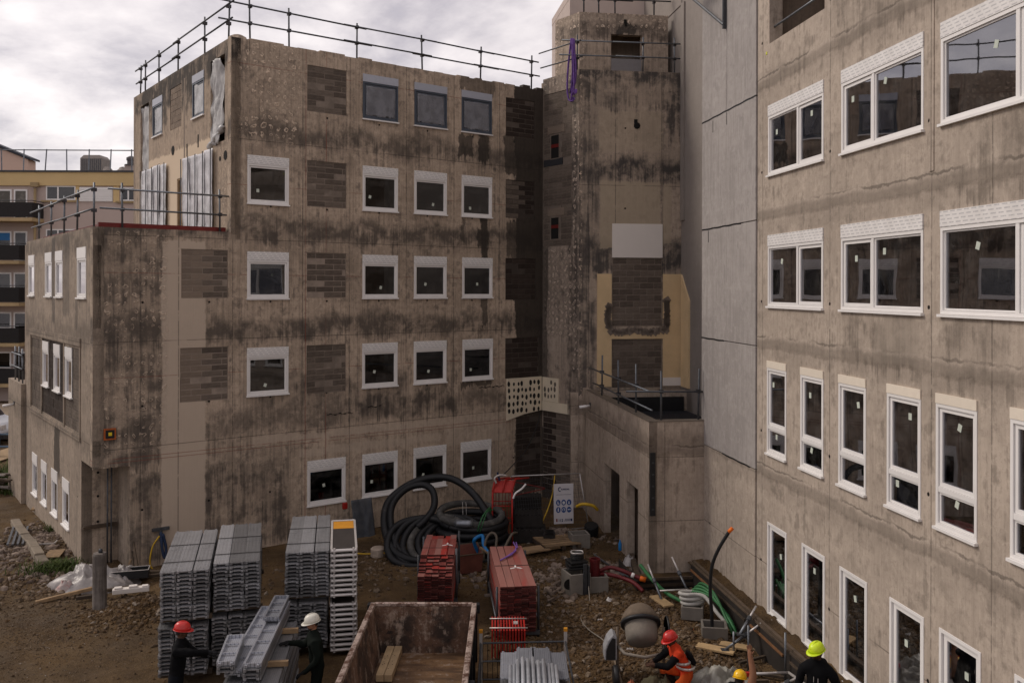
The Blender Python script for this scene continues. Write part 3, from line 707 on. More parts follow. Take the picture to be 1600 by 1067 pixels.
mb = MB(); mb.box(7.45, 7.6, .3, 4.2, 0, 14.4); mb.box(11.15, 11.3, .3, 4.2, 0, 14.4); mb.box(13.2, 13.35, .3, 4.2, 0, 14.4); mb.box(5.6, 5.75, .3, 4.2, 0, 14.4); mb.box(3.64, 3.8, .3, 4.2, 0, 9); link('partition', mb, m_conIn, bA, F_M)
# broken bits of concrete left on the parapet
rnd = random.Random(12); mb = MB(); x = 4.2
while x < 15:
    w = rnd.uniform(.25, .9); h = rnd.uniform(.015, .06) if rnd.random() < .75 else rnd.uniform(.08, .14)
    if h > .07: w = rnd.uniform(.2, .45)
    mb.box(x, x + w, .02, .24, 14.801, 14.80 + h, Matrix.Translation((0, rnd.uniform(-.015, .015), 0))); x += w + rnd.uniform(0, .7)
link('parapet_rubble', mb, m_conM, bA, F_M, bevel=.015)
m_card = simple('cardboard', (.55, .36, .20), .9, var=.15)
for x_, z_, w_, h_, l_ in ((11.95, 10.05, .62, .85, 'tall cardboard box standing behind the rightmost window of the fourth floor'), (8.25, 10.05, .7, .42, 'tan cardboard sheet behind the window right of the blocked opening, fourth floor'), (10.0, 10.05, .8, .38, 'low cardboard box behind the middle window of the fourth floor')):
    mb = MB(); mb.box(x_, x_ + w_, .33, .6, z_, z_ + h_); link('cardboard_box', mb, m_card, None, F_M, label=l_, cat='box')
# rounded parapet corner
mb = MB(); mb.lathe([(.29, 0), (.29, .0), (.25, .10), (.14, .16), (0, .17)], 20, T(3.95, .29, 14.78)); link('parapet_corner', mb, m_conM, bA, F_M, smooth=True)
# ledges and rough edge under the overhang
mb = MB(); rnd = random.Random(2)
for k in range(16): mb.cbox((.05 + k * .058, .05, 2.885 - rnd.uniform(0, .035)), (.07, .1, .06)), 
link('broken_edge', mb, m_conM, bA, F_M)
# cracks and ledges on the lower facade
mb = MB()
for (x, z, l) in ((6.7, 3.72, .9), (8.1, 3.85, .5), (12.4, 4.18, 1.1)): 
    for k in range(int(l / .08)): mb.cbox((x + k * .08, -.004, z + .02 * math.sin(k * 1.7)), (.085, .02, .02 + .012 * math.sin(k * 2.9)))
link('crack', mb, m_dark, bA, F_M)
mb = MB(); mb.box(.2, 3.62, .3, .42, 9.2, 9.34); link('edge_beam', mb, m_redp, None, F_M, label='long dark red steel beam lying along the low flat roof edge', cat='beam')
mb = MB(); mb.box(V(8.8), V(.35), .3, .42, 9.2, 9.32); link('edge_beam', mb, m_redp, None, F_L, label='dark red steel beam along the side edge of the low roof', cat='beam')

# ------------------------------------------------------------------ polystyrene boards at the inner corner
def dabs(mb, x0, x1, z0, z1, rnd, y=-.052):
    z = z0 + .12
    while z < z1 - .06:
        x = x0 + .1
        while x < x1 - .04:
            if rnd.random() < .93:
                r = rnd.uniform(.055, .088); cx, cz = x + rnd.uniform(-.03, .03), z + rnd.uniform(-.03, .03)
                p = [(cx + r * (.7 + .15 * rnd.random()) * math.cos(a), y, cz + r * 1.2 * (.85 + .3 * rnd.random()) * math.sin(a)) for a in [k * .7 for k in range(9)]]
                q = [(a, y + .012, c_) for a, b, c_ in p]
                n = len(p); mb.add(p + q, [tuple(range(n))] + [(k, (k + 1) % n, n + (k + 1) % n, n + k) for k in range(n)])
            x += .19
        z += .24
m_eps = simple('cream_polystyrene', (0.64, 0.56, 0.43), .85, var=.12, scale=2)
t_ = thing('insulation_board', 'cream polystyrene board with black glue dabs in the inner corner, on the facade side', 'insulation', F_M @ T(13.53, 0, 3.05), 'glue dabbed polystyrene boards')
mb = MB(); mb.add([(13.53, -.05, 2.95), (14.3, -.05, 3.12), (15.1, -.05, 3.2), (15.1, -.05, 4.42), (13.53, -.05, 4.42), (13.53, -.002, 2.95), (14.3, -.002, 3.12), (15.1, -.002, 3.2), (15.1, -.002, 4.42), (13.53, -.002, 4.42)], [(0, 1, 2, 3, 4), (5, 6, 1, 0), (6, 7, 2, 1), (7, 8, 3, 2), (8, 9, 4, 3), (9, 5, 0, 4)]); link('board', mb, m_eps, t_, F_M)
mb = MB(); dabs(mb, 13.53, 15.1, 3.15, 4.42, random.Random(3)); link('glue_dab', mb, m_black, t_, F_M, kind='stuff')
t_ = thing('insulation_board', 'cream polystyrene board with grey glue dabs on the stair tower, right of the inner corner', 'insulation', F_B @ T(.05, 0, 3.5), 'glue dabbed polystyrene boards')
mb = MB(); mb.box(.06, .95, -.05, -.002, 3.55, 4.4); mb.box(.06, 1.45, -.06, -.002, 3.2, 3.54); link('board', mb, m_eps, t_, F_B)
mb = MB(); dabs(mb, .1, .95, 3.62, 4.4, random.Random(5)); link('glue_dab', mb, simple('grey_glue', (.10, .085, .07), .9), t_, F_B, kind='stuff')

# ------------------------------------------------------------------ stair tower
bT = thing('stair_tower', 'narrow concrete stair tower in the inner corner with dark blockwork strip and white board', 'building', F_A)
op = [(.42, .90, 12.25, 13.11), (.43, .9, 9.36, 10.16)]
link('wall', wall_mesh(0, 1.98, 0, 15.2, [], .25, [(0.04, 1.6, 9.12, 14.62, .06), (.02, 1.55, .35, 3.18, .06)]), m_conB, bT, F_B)
bricks(bT, F_B, .05, 1.59, 9.13, 12.0, .5, .2, m_block, .016, 60, skip=[(.38, 1.0, 9.3, 10.5)]); bricks(bT, F_B, .05, 1.59, 12.25, 14.61, .5, .2, m_block, .016, 61, skip=[(.38, 1.0, 12.2, 13.4)])
bricks(bT, F_B, .03, 1.54, .36, 3.17, .5, .2, m_block, .016, 62, mat2=m_blockd, split=.55)
for q_ in ((.045, 1.595, .023, .058, 9.13, 14.61), (.025, 1.545, .023, .058, .36, 3.17)): mb = MB(); mb.box(*q_); link('mortar_bed', mb, m_mort, bT, F_B)
mb = MB(); mb.box(.05, 1.1, .0, .05, 12.01, 12.25); link('slab_edge', mb, simple('dark_slab_edge', (.035, .035, .04), .8), bT, F_B)
for (a, b, c_, d_) in op:
    mb = MB(); ring(mb, a - .01, b + .03, c_ - .02, d_ + .02, .04, .0, .05); link('opening_frame', mb, m_mort, bT, F_B)
    mb = MB(); mb.box(a + .02, b, .012, .0215, c_ + .01, d_ - .01); link('opening', mb, m_dark, bT, F_B)  # flat black plate, its colour stands for the shade inside a deep opening
    mb = MB(); mb.box(a + .03, b - .01, .004, .0105, c_ + .40, c_ + .52); link('red_board', mb, m_redp, bT, F_B)
    mb = MB(); mb.box(a - .15, b + .3, .0, .045, d_ + .05, d_ + .32); link('lintel', mb, m_blockl, bT, F_B)
link('wall', wall_mesh(0, 3.72, 3.9, 15.2, [], .25, [(1.19, 2.98, 6.3, 8.68, .05), (1.19, 2.98, 4.15, 5.85, .05)]), m_conA, bT, F_A)
bricks(bT, F_A, 1.2, 2.97, 6.31, 8.67, .5, .215, m_block, .012, 63); bricks(bT, F_A, 1.2, 2.97, 4.16, 5.84, .5, .21, m_block, .012, 64)
for q_ in ((1.195, 2.975, .019, .048, 6.305, 8.675), (1.195, 2.975, .019, .048, 4.155, 5.845)): mb = MB(); mb.box(*q_); link('mortar_bed', mb, m_mort, bT, F_A)
mb = MB(); mb.box(1.18, 2.99, -.035, .0, 8.69, 9.87); link('white_board', mb, m_poly, bT, F_A)
mb = MB(); mb.box(.65, 1.16, -.05, -.002, 4.2, 8.12); mb.box(3.01, 3.70, -.05, -.002, 4.2, 8.12); mb.box(1.16, 3.01, -.05, -.002, 5.86, 6.14); link('insulation_panel', mb, m_yellow, bT, F_A)
rnd = random.Random(8); mb = MB(); pts = []
for k in range(40):
    t = k / 39; 
    if t < .3: p = (1.08 - .06 * math.sin(t * 10), 7.0 - t / .3 * .75)
    elif t < .7: p = (1.12 + (t - .3) / .4 * 2.0, 6.12 + .04 * math.sin(t * 30))
    else: p = (3.1 + .05 * math.sin(t * 9), 6.2 + (t - .7) / .3 * 1.0)
    pts.append(p)
for a, c_ in pts: mb.cbox((a + rnd.uniform(-.01, .01), -.055, c_), (rnd.uniform(.16, .22), .025, rnd.uniform(.2, .28)), Matrix.Rotation(rnd.uniform(-1, 1), 4, 'Y'))
link('mortar_patch', mb, m_mort, bT, F_A)
mb = MB(); mb.box(3.0, 3.68, -.06, -.052, 4.21, 4.5); link('white_strip', mb, m_poly, bT, F_A)
mb = MB(); mb.lathe([(.09, 0), (.12, .01), (.06, .02)], 9, T(2.06, -.01, 13.3) @ Matrix.Rotation(R_(90), 4, 'X')); mb.cbox((2.02, -.004, 13.42), (.12, .02, .2), .0); link('broken_hole', mb, m_dark, bT, F_A)
mb = MB(); mb.box(0.0, 3.70, .26, 3.9, 14.9, 15.1); mb.add([(0, .26, 15.1), (0, .26, 14.9), (-1.0, 1.9, 14.9), (-1.0, 1.9, 15.1), (0, 3.9, 14.9), (0, 3.9, 15.1)], [(0, 1, 2, 3), (0, 3, 5), (3, 2, 4, 5), (1, 4, 2)]); link('roof', mb, m_conIn, bT, F_A)
# upper storey of the tower
A2 = add2(CA, DR, 1.0); F_A2 = frame(A2, PR)
F_B2 = frame(add2(add2(A2, PR, .22), (-.7971*0-.6039, .7971), 1.35), (.6039, -.7971))
link('wall', wall_mesh(.22, 3.5, 15.1, 17.5, [(1.38, 2.52, 15.9, 16.75)], .25, [(1.38, 2.52, 15.12, 15.9, .04)]), m_conA2, bT, F_A2)
link('wall', wall_mesh(0, 1.35, 14.9, 17.5, (), .25), m_conA2, bT, F_B2)
mb = MB(); mb.box(1.6, 2.5, .9, 1.0, 15.9, 16.3); mb.box(.9, 3.0, 1.3, 1.4, 15.2, 17.2); link('partition', mb, m_conIn, bT, F_A2)
mb = MB(); mb.box(.45, 3.5, .26, 3.4, 17.1, 17.25); link('roof', mb, m_conIn, bT, F_A2)
mb = MB(); mb.box(1.39, 2.51, .01, .035, 15.13, 15.89); link('grey_board', mb, simple('grey_board', (.22, .21, .215), .8, var=.1), bT, F_A2)
mb = MB(); mb.cbox((1.9, -.02, 17.22), (.1, .03, .14)); mb.cbox((1.92, -.02, 17.1), (.07, .03, .1)); link('hole', mb, m_dark, bT, F_A2)
# wall facing the camera far behind the tower
tb = thing('stair_penthouse', 'pale pinkish plastered roof storey rising behind the stair tower', 'building', F_A2 @ T(.6, 3.6, 15)); link('wall', wall_mesh(.6, 6, 15, 19.5, (), .3), m_wall_pink, tb, F_A2 @ T(0, 3.6, 0))
mb = MB(); mb.box(.6, 6, .3, 4, 19.2, 19.5); mb.box(.61, .9, .3, 4, 15, 19.2); link('rear_volume', mb, m_wall_pink, tb, F_A2 @ T(0, 3.6, 0))
# smooth wall to the right of the tower
F_C = frame(add2((5.96, 31.5), DR, 8), (.1362, -.9907))
bC = thing('party_wall', 'tall smooth grey rendered wall between the stair tower and the right building', 'wall', F_C)
link('wall', wall_mesh(0, 16.2, 0, 24, (), .3), m_plain, bC, F_C)
mb = MB(); mb.box(0, 8.0, -.03, -.002, 17.6, 24); mb.box(8.0, 8.35, -.06, -.002, 10, 17.6); link('render_edge', mb, m_plain, bC, F_C)
mb = MB(); mb.add([(8.1, -.06, 4.2), (8.92, -.06, 4.2), (8.92, -.06, 7.2), (8.1, -.06, 8.1), (8.1, -.002, 4.2), (8.92, -.002, 4.2), (8.92, -.002, 7.2), (8.1, -.002, 8.1)], [(0, 1, 2, 3), (1, 5, 6, 2), (3, 2, 6, 7), (0, 3, 7, 4), (0, 4, 5, 1)]); link('insulation_panel', mb, m_yellow, bC, F_C)

# ------------------------------------------------------------------ right building
bR = thing('apartment_building', 'pale concrete building along the right with wide and tall white framed windows', 'building', F_R)
holes = []; wins = []
for z in (10.07, 7.24):
    for x, w, k in ((0.0, 2.5, 'wide'), (3.18, 2.53, 'wide2'), (6.15, 3.3, 'wide'), (10.1, 2.5, 'wide')): wins.append((x, z, w, 1.51 if z > 8 else 1.53, k))
for x in (0, 1.60, 3.13, 4.74, 6.08, 7.71, 9.3, 10.9): wins.append((x - .03, 4.06, .95, 1.99, 'tall'))
for x in (0, 1.64, 3.15, 4.80, 6.14, 7.77, 9.35, 10.95): wins.append((x, .56, .95, 2.0, 'low'))
for (x, z, w, h, k) in wins: holes.append((x, x + w, z, z + h))
top = (0.03, 2.52, 12.92, 15.4)
link('wall', wall_mesh(-.58, 14, -.3, 18.4, holes + [top], .30), m_conR, bR, F_R)
for (x, z, w, h, k) in wins: window(bR, F_R, x, z, w, h, k, rw)
link('wall', wall_mesh(-4.1, -.58, -.3, 18.4, (), .25), m_plain, bR, F_R @ T(0, .02, 0))
pz = [(.0, 3.55), (3.57, 6.32), (6.34, 9.13), (9.15, 11.93)]
for i, (a, b) in enumerate(pz):
    mb = MB(); mb.box(-4.09, -.62, -.03, .018, a, b); link('panel', mb, m_panel if i else m_conR, bR, F_R, bevel=.008)
for a, b in ((-4.09, -2.375), (-2.355, -.62)):
    mb = MB(); mb.box(a, b, -.03, .018, 11.95, 18.3); link('panel', mb, m_panel, bR, F_R, bevel=.008)
mb = MB()
for z, a, b in ((11.94, -4.09, -.7), (9.14, -4.09, -1.5), (6.33, -4.09, -2.6), (3.56, -2.6, -1.0)): 
    x = a
    while x < b: mb.cbox((x + .06, -.031, z + .006 * math.sin(x * 9)), (.125, .008, .035)); x += .12
for x, z in ((-3.3, 11.72), (-2.36, 11.75), (-3.6, 8.95)): mb.cbox((x, -.031, z), (.03, .006, .3))
link('joint', mb, m_black, bR, F_R)
mb = MB(); mb.box(-4.05, 14, 6.0, 6.3, 0, 18.3); mb.box(-4.1, -3.9, .3, 6, -.3, 18.3); mb.box(13.8, 14, .31, 6, 0, 18.3); link('wall', mb, m_conIn, bR, F_R)
for z in (-.1, 3.55, 6.35, 9.15, 12.1, 17.9):
    mb = MB(); mb.box(-3.9, 13.8, .31, 6, z, z + .22); link('floor_slab', mb, m_conIn, bR, F_R)
mb = MB()
for x in (-.5, 2.75, 5.85, 9.8): mb.box(x, x + .12, .31, 5.9, 0, 12)
mb.box(-.5, -.3, .31, 5.9, 12.3, 17.8); mb.box(2.9, 3.05, .31, 5.9, 12.3, 17.8); mb.box(-.3, 2.9, 2.2, 2.35, 12.3, 17.8)
link('partition', mb, m_conIn, bR, F_R)
mb = MB(); mb.cbox((1.3, 2.19, 14.6), (.16, .02, .16)); link('hole', mb, m_dark, bR, F_R)
mb = MB(); mb.tube([(-.1, .12, 13.3), (2.6, .12, 13.3)], .025, 8); link('hand_rail', mb, m_steel, bR, F_R, smooth=True)
mb = MB(); mb.box(5.86, 5.98, -.015, .0, 9.4, 12.0); link('pilaster', mb, m_conR, bR, F_R)
mb = MB(); mb.cbox((-.1, -.006, 12.75), (.05, .01, .06)); link('marker_tag', mb, simple('yellow_tag', (.7, .75, .05), .6), None, F_R, label='tiny yellow tag stuck on the right building below the open bay', cat='tag')
# ------------------------------------------------------------------ low annex in front of the stair tower
bX = thing('annex_building', 'low concrete annex with parapet, flooded roof and two doorways at the foot of the tower', 'building', F_BF)
XL = lambda v: 8.0 - v
link('wall', wall_mesh(.0, 8.0, -.2, 4.17, [(XL(4.87), XL(2.98), -.2, 2.19), (XL(2.13), XL(1.02), -.2, 2.2)], .22), m_conBox, bX, F_BL)
link('wall', wall_mesh(.0, 1.50, -.2, 4.168, (), .2), m_conBox, bX, F_BF @ T(0, -.0, 0))
mb = MB(); mb.box(.222, 1.9, .201, 7.0, 3.42, 3.50); mb.box(1.901, 3.3, 3.0, 7.0, 3.42, 3.50); link('roof', mb, simple('dark_membrane', (.010, .011, .015), .75, var=.5, scale=2), bX, F_BF)
mw = Mat('standing_water', .08, 0, .5); mw.color((.012, .014, .018)); mw.bump(mw.noise(3, 3), .01, .3)
mb = MB(); mb.box(.5, 1.4, .3, 1.6, 3.502, 3.512); link('roof_water', mb, mw.mat, bX, F_BF)
mb = MB(); mb.box(.222, .235, .21, 7.0, 3.50, 3.98); mb.box(.24, 1.48, .202, .214, 3.5, 3.98); mb.box(.24, 3.2, 6.7, 6.72, 3.5, 3.98); link('membrane_upstand', mb, m_black, bX, F_BF)
mb = MB(); mb.box(.23, 3.3, 6.73, 6.93, 3.5, 4.17); link('rear_parapet', mb, m_conBox, bX, F_BF)
mb = MB(); mb.box(-.02, .24, -.02, 7.3, 4.172, 4.2); mb.box(.24, 1.49, -.02, .22, 4.17, 4.198); mb.box(.24, 1.6, 6.9, 7.1, 3.62, 4.199); link('coping', mb, simple('metal_coping', (.2, .17, .14), .5, .4), bX, F_BF)
mb = MB(); mb.box(.0, .14, -.06, -.002, 1.75, 3.38, T(.02, 0, 0)); link('cable_duct', mb, m_black, bX, F_BF, bevel=.01)
mb = MB()
for k in range(5): mb.box(.06, .12, -.07, -.062, 1.9 + k * .3, 1.94 + k * .3)
link('duct_clip', mb, m_steeld, bX, F_BF)
mb = MB(); mb.box(.9, 1.2, .3, 7.5, 0, 3.3); mb.box(.2, .9, 2.4, 2.5, 0, 3.3); link('partition', mb, m_conIn, bX, F_BF)
# lowest storey of wall between annex and tower
link('wall', wall_mesh(-.25, .6, 0, 4.0, (), .2), m_conBox, bX, F_A @ T(0, .01, 0))

# low wing at the far left
bW = thing('low_wing', 'low windowless concrete wing behind the lower left corner', 'building', F_L @ T(-.3, .1, 0))
F_W = frame(add2(add2(OM, NL, 13), DM, -.15), (.6039, -.7971))
link('wall', wall_mesh(0, 2.85, -.3, 4.2, (), .25), m_conL, bW, F_W)
mb = MB(); mb.box(0, 2.8, .25, 3.5, 3.9, 4.1); mb.box(0, .2, .26, 3.5, 0, 3.9); link('roof', mb, m_conIn, bW, F_W)

# ------------------------------------------------------------------ guardrails of scaffold tube
def guardrail(label, F, posts, rails, z0, h=1.1, lean=0.0, y=.1, over=.3, mat=None, cat='guardrail', seed=0):
    """posts = x along frame; rails = list of (height, [(xa, xb)])"""
    rnd = random.Random(seed); t = thing('guardrail', label, cat, F @ T(posts[0], y, z0), 'scaffold tube guardrails on the roofs')
    for x in posts:
        mb = MB(); mb.tube([(x, y, z0 - .02), (x + rnd.uniform(-.03, .03), y - lean + rnd.uniform(-.02, .02), z0 + h + rnd.uniform(-.03, .08))], .028, 8); link('post', mb, mat or m_steeld, t, F, smooth=True)
        for hz, _ in rails:
            mb = MB(); mb.cbox((x, y - lean * hz / h, z0 + hz), (.09, .13, .09)); link('coupler', mb, m_coup, t, F)
    for hz, segs in rails:
        for k, (a, b) in enumerate(segs):
            yy = y - .055 - (k % 2) * .05 - lean * hz / h
            mb = MB(); mb.tube([(a, yy, z0 + hz + rnd.uniform(-.02, .02)), (b, yy, z0 + hz + rnd.uniform(-.02, .02))], .026, 8); link('rail', mb, mat or m_steeld, t, F, smooth=True)
    return t
guardrail('guardrail along the front edge of the tall roof against the sky', F_M, (4.25, 5.45, 7.7, 10.1, 12.45, 14.7), [(1.0, [(3.2, 8.0), (7.2, 10.6), (9.9, 13.0), (12.2, 14.95)]), (.5, [(3.3, 8.2), (7.2, 10.4), (9.7, 13.2), (12.1, 15.0)])], 14.8, 1.15, seed=1)
guardrail('guardrail along the side edge of the tall roof climbing to the left corner', F_TL, (.3, .95, 2.7, 4.9, 7.6, 9.7), [(1.0, [(-.2, 5.2), (4.7, 10.4)]), (.5, [(-.1, 5.0), (4.6, 10.3)])], 14.8, 1.15, seed=2)
mb = MB(); mb.tube([(0, .1, 15.75), (-.9, .12, 15.5)], .026, 8)
guardrail('galvanised guardrail on the side edge of the low front roof', F_L, (V(8.3), V(6.2), V(4.2), V(2.4), V(.35)), [(1.0, [(V(9.6), V(4.0)), (V(4.6), V(0))]), (.45, [(V(9.4), V(4.3)), (V(4.8), V(.1))])], 9.2, 1.15, mat=m_steel, seed=3)
guardrail('galvanised guardrail across the front edge of the low roof terrace', F_M, (.78, 3.42), [(1.02, [(.4, 3.8)]), (.5, [(.2, 3.6)])], 9.2, 1.2, mat=m_steel, y=.22, seed=4)
guardrail('guardrail on the chamfered side of the stair tower', F_B, (1.75,), [(1.0, [(-.3, 2.0)]), (.45, [(-.2, 2.1)])], 15.2, 1.2, seed=5)
guardrail('silvery guardrail across the front of the stair tower roof', F_A, (2.3, 3.45), [(1.0, [(-.6, 2.5), (1.2, 3.75)]), (.5, [(-.7, 2.4), (1.3, 3.7)])], 15.2, 1.2, mat=m_steel, seed=6)
guardrail('guardrail on top of the stair tower upper storey', F_A2, (.4, .95, 1.55, 3.0), [(.95, [(-.5, 3.4)]), (.5, [(-1.2, 2.2), (1.2, 3.6)])], 17.5, 1.2, seed=7)
guardrail('low scaffold tube guardrail along the left parapet of the annex', F_BL, (XL(5.6), XL(3.5), XL(1.6)), [(.75, [(XL(7.2), XL(.2))]), (.3, [(XL(6.6), XL(-.1))])], 4.19, 1.3, mat=m_steel, seed=8)
guardrail('scaffold tube guardrail beside the right building on the annex roof', F_BF, (.35, 1.35), [(.75, [(-.6, 1.45)])], 4.19, 1.3, mat=m_steeld, seed=9)
guardrail('small scaffold guardrail on the roof of the low left wing', F_W, (.9, 1.7, 2.5), [(1.0, [(.5, 2.75)]), (.5, [(.4, 2.75)])], 4.2, 1.2, mat=m_steel, seed=10)
# bracket high on the right building
t_ = thing('scaffold_bracket', 'dark diagonal steel bracket with timber high on the right building panels', 'bracket', F_R @ T(-2.4, 0, 14))
mb = MB(); mb.box(-2.45, -2.38, -.12, -.03, 13.95, 15.6); link('upright', mb, m_steeld, t_, F_R)
mb = MB(); mb.tube([(-2.42, -.1, 14.05), (-4.0, -.55, 15.35)], .035, 6); link('strut', mb, m_steeld, t_, F_R)
mb = MB(); mb.tube([(-2.42, -.1, 15.45), (-4.1, -.6, 15.45)], .035, 6); link('arm', mb, m_steeld, t_, F_R)
mb = MB(); mb.box(-4.3, -2.2, -.75, -.5, 15.5, 15.6); link('timber', mb, m_wood, t_, F_R)
# purple lifting sling
m_purp = simple('purple_webbing', (0.16, 0.075, 0.30), .7, var=.4, scale=9)
t_ = thing('lifting_sling', 'bundle of purple lifting slings hanging from the tower guardrail', 'sling', F_B @ T(1.85, -.1, 16.2)); rnd = random.Random(3)
for k in range(9):
    a = rnd.uniform(-.12, .12); b = rnd.uniform(-.2, .2); L_ = rnd.uniform(1.2, 2.3); mb = MB()
    pts = [(1.87 + a * .2 + (b * math.sin(math.pi * s / 12)) + a * s / 12, -.14 - .03 * k * .5, 16.25 - L_ * math.sin(math.pi * s / 12 * .5)) for s in range(13)] + [(1.87 + a + b * .6 * math.cos(s) * .5 + .05, -.16, 16.25 - L_ + .02 * s) for s in range(1, 8)]
    mb.tube(pts, .042, 6, squash=.45); link('strap', mb, m_purp, t_, F_B, smooth=True)
# target plate
mb = MB(); mb.box(.27, .57, -.05, -.002, 3.58, 3.88)
t_ = link('survey_target', mb, simple('orange_plate', (.42, .10, .02), .6), None, F_M, label='small orange and black survey target with yellow centre on the lower left corner', cat='survey target')
mb = MB(); mb.box(.31, .53, -.058, -.052, 3.62, 3.84); link('black_square', mb, m_black, t_, F_M)
mb = MB(); mb.box(.38, .465, -.064, -.059, 3.69, 3.78); link('yellow_centre', mb, simple('yellow_centre', (.9, .65, .02), .5), t_, F_M)
# small camera / lamp tubes
for F_, x, z, lab in ((F_BL, 1.2, 3.7, 'small white bullet camera on the annex wall beside the tower'), (F_W, 1.4, 3.35, 'small white wall lamp tube on the low left wing')):
    mb = MB(); mb.tube([(x, -.02, z), (x + .05, -.38, z - .03)], .05, 10); o = link('security_camera', mb, m_pvc, None, F_, smooth=True, label=lab, cat='camera' if 'camera' in lab else 'lamp')
    mb = MB(); mb.cbox((x, -.01, z + .06), (.1, .04, .1)); link('bracket', mb, m_steeld, o, F_)
# ================================================================== THE YARD
def G_(x, y, dz=0): return terr(x, y) + dz
def YM(x, y, z, d): return Matrix(((d[1], d[0], 0, x), (-d[0], d[1], 0, y), (0, 0, 1, z), (0, 0, 0, 1)))   # local y along d, local x to its right

NTH = ['first', 'second', 'third', 'fourth', 'fifth', 'sixth', 'seventh', 'eighth', 'ninth', 'tenth', 'eleventh', 'twelfth', 'thirteenth']
# --- galvanised scaffold decks
def perf_mat(name, c, cd, k=.35):
    m = Mat(name, .42, .55, .5)
    fx = ((m.x / .032).frac() - .5).abs(); fy = ((m.y / .05 + (m.x / .032).floor() * .5).frac() - .5).abs()
    hole = (fx * fx + fy * fy).pow(.5).step(.30, .2)
    n = m.noise(3, 5, .7); r = m.rand(); n2 = m.noise(1.0, 4, .7, stretch=(14, 1, 14))
    base = m.mix((n * .5 + r * .6 + n2 * .3 - .2).step(.2, .9), cd, c)
    base = m.mix(m.noise(9, 4, .7).step(.6, .75) * .4, base, (.12, .09, .06))
    m.color(m.mix(hole * k, base, (.03, .03, .035))); m.bump(m.noise(30, 2), .003); return m.mat
m_deck = perf_mat('galvanised_deck', (0.46, 0.465, 0.485), (0.20, 0.2, 0.205))
m_decku = perf_mat('galvanised_deck_inside', (0.46, 0.475, 0.52), (0.25, 0.26, 0.29), .55)
names = ('left', 'middle', 'right')
def deck_mesh(L=2.9, w=.285, h=.058):
    mb = MB()
    mb.box(0, w, 0, L, h - .012, h)
    for k in range(4):
        x = .04 + k * (w - .08) / 3; mb.box(x - .012, x + .012, .05, L - .05, h, h + .005)
    mb.box(0, .012, 0, L, 0, h - .012); mb.box(w - .012, w, 0, L, 0, h - .012)
    for y0, y1 in ((0, .012), (L - .012, L)): mb.box(.03, w - .03, y0 + (.012 if y0 < 1 else -.012), y1 + (.012 if y0 < 1 else -.012), .02, h - .012)
    for y0, y1 in ((-.05, 0), (L, L + .05)):
        mb.box(.02, .06, y0, y1, .018, h + .004); mb.box(w - .06, w - .02, y0, y1, .018, h + .004)
        mb.box(.06, w - .06, (y0 * .5 if y0 < 0 else y0), (y1 if y0 < 0 else L + .025), h - .02, h - .004)
    mb.box(0, w, .30, .33, h, h + .004); mb.box(0, w, L * .5, L * .5 + .03, h, h + .004)
    return mb.mesh('scaffold_deck')
def deck_open_mesh(L=2.9, w=.285, h=.062):
    mb = MB(); mb.box(0, w, 0, L, 0, .008)
    mb.box(0, .03, 0, L, .008, h); mb.box(w - .03, w, 0, L, .008, h); mb.box(.03, w - .03, 0, .03, .008, h); mb.box(.03, w - .03, L - .03, L, .008, h)
    for k in range(1, int(L / .55) + 1): y = k * L / (int(L / .55) + 1); mb.box(.03, w - .03, y - .012, y + .012, .03, h - .005)
    for y0, y1 in ((-.05, 0), (L, L + .05)): mb.box(.03, .07, y0, y1, .01, .05); mb.box(w - .07, w - .03, y0, y1, .01, .05)
    return mb.mesh('scaffold_deck')
me_deck = deck_mesh(); me_deck.materials.append(m_deck); me_open = deck_open_mesh(); me_open.materials.append(m_decku)
me_short = deck_open_mesh(1.15); me_short.materials.append(m_decku); me_shortd = deck_mesh(1.15); me_shortd.materials.append(m_deck)
rnd = random.Random(21)
ORD = ['topmost', 'second', 'third', 'fourth', 'fifth', 'sixth', 'seventh', 'eighth', 'ninth', 'tenth', 'eleventh', 'twelfth', 'thirteenth', 'fourteenth', 'fifteenth', 'sixteenth', 'seventeenth', 'eighteenth', 'nineteenth', 'twentieth'] + ['twenty-' + w for w in ('first', 'second', 'third', 'fourth', 'fifth', 'sixth', 'seventh')]
def deck_stack(P, d, n, lower_z, upper_z, label, group, toplabels):
    for bi, zb in enumerate((lower_z, upper_z)):
        if zb is None: continue
        for c_ in range(3):
            for r in range(n):
                sh = (rnd.uniform(-.012, .012), rnd.uniform(-.02, .02)) if bi else (rnd.uniform(-.015, .015) - .03, rnd.uniform(-.03, .03) + .04)
                M = YM(P[0], P[1], zb + r * .0735, d) @ Matrix.Translation((c_ * .297 + sh[0], sh[1], 0)) @ Matrix.Rotation(rnd.uniform(-.003, .003), 4, 'Z')
                top_ = r == n - 1 and (bi == 1 or upper_z is None)
                link('scaffold_deck', me_deck, None, None, M, label=toplabels[c_] if top_ else 'deck %s from top, %s row, %s bundle, %s' % (ORD[n - 1 - r], names[c_], 'upper' if bi else 'lower' if upper_z else 'only', group.split(' in the ')[-1]), cat='scaffold deck', group=group)
    # timber bearers and straps
    for z in ((lower_z - .1,) if upper_z is None else (lower_z - .1, upper_z - .1)):
        for y in (.25, 2.5):
            mb = MB(); mb.box(-.03, .93, y, y + .09, z, z + .085); link('timber_bearer', mb, m_woodd, None, YM(P[0], P[1], 0, d), label='%s dark timber bearer %s the %s' % ('front' if y < 1 else 'rear', 'under' if z < .5 else 'between the bundles of', group.split(' in the ')[-1]), cat='timber', group='bearers under ' + group)
d1 = (-.258, .966)
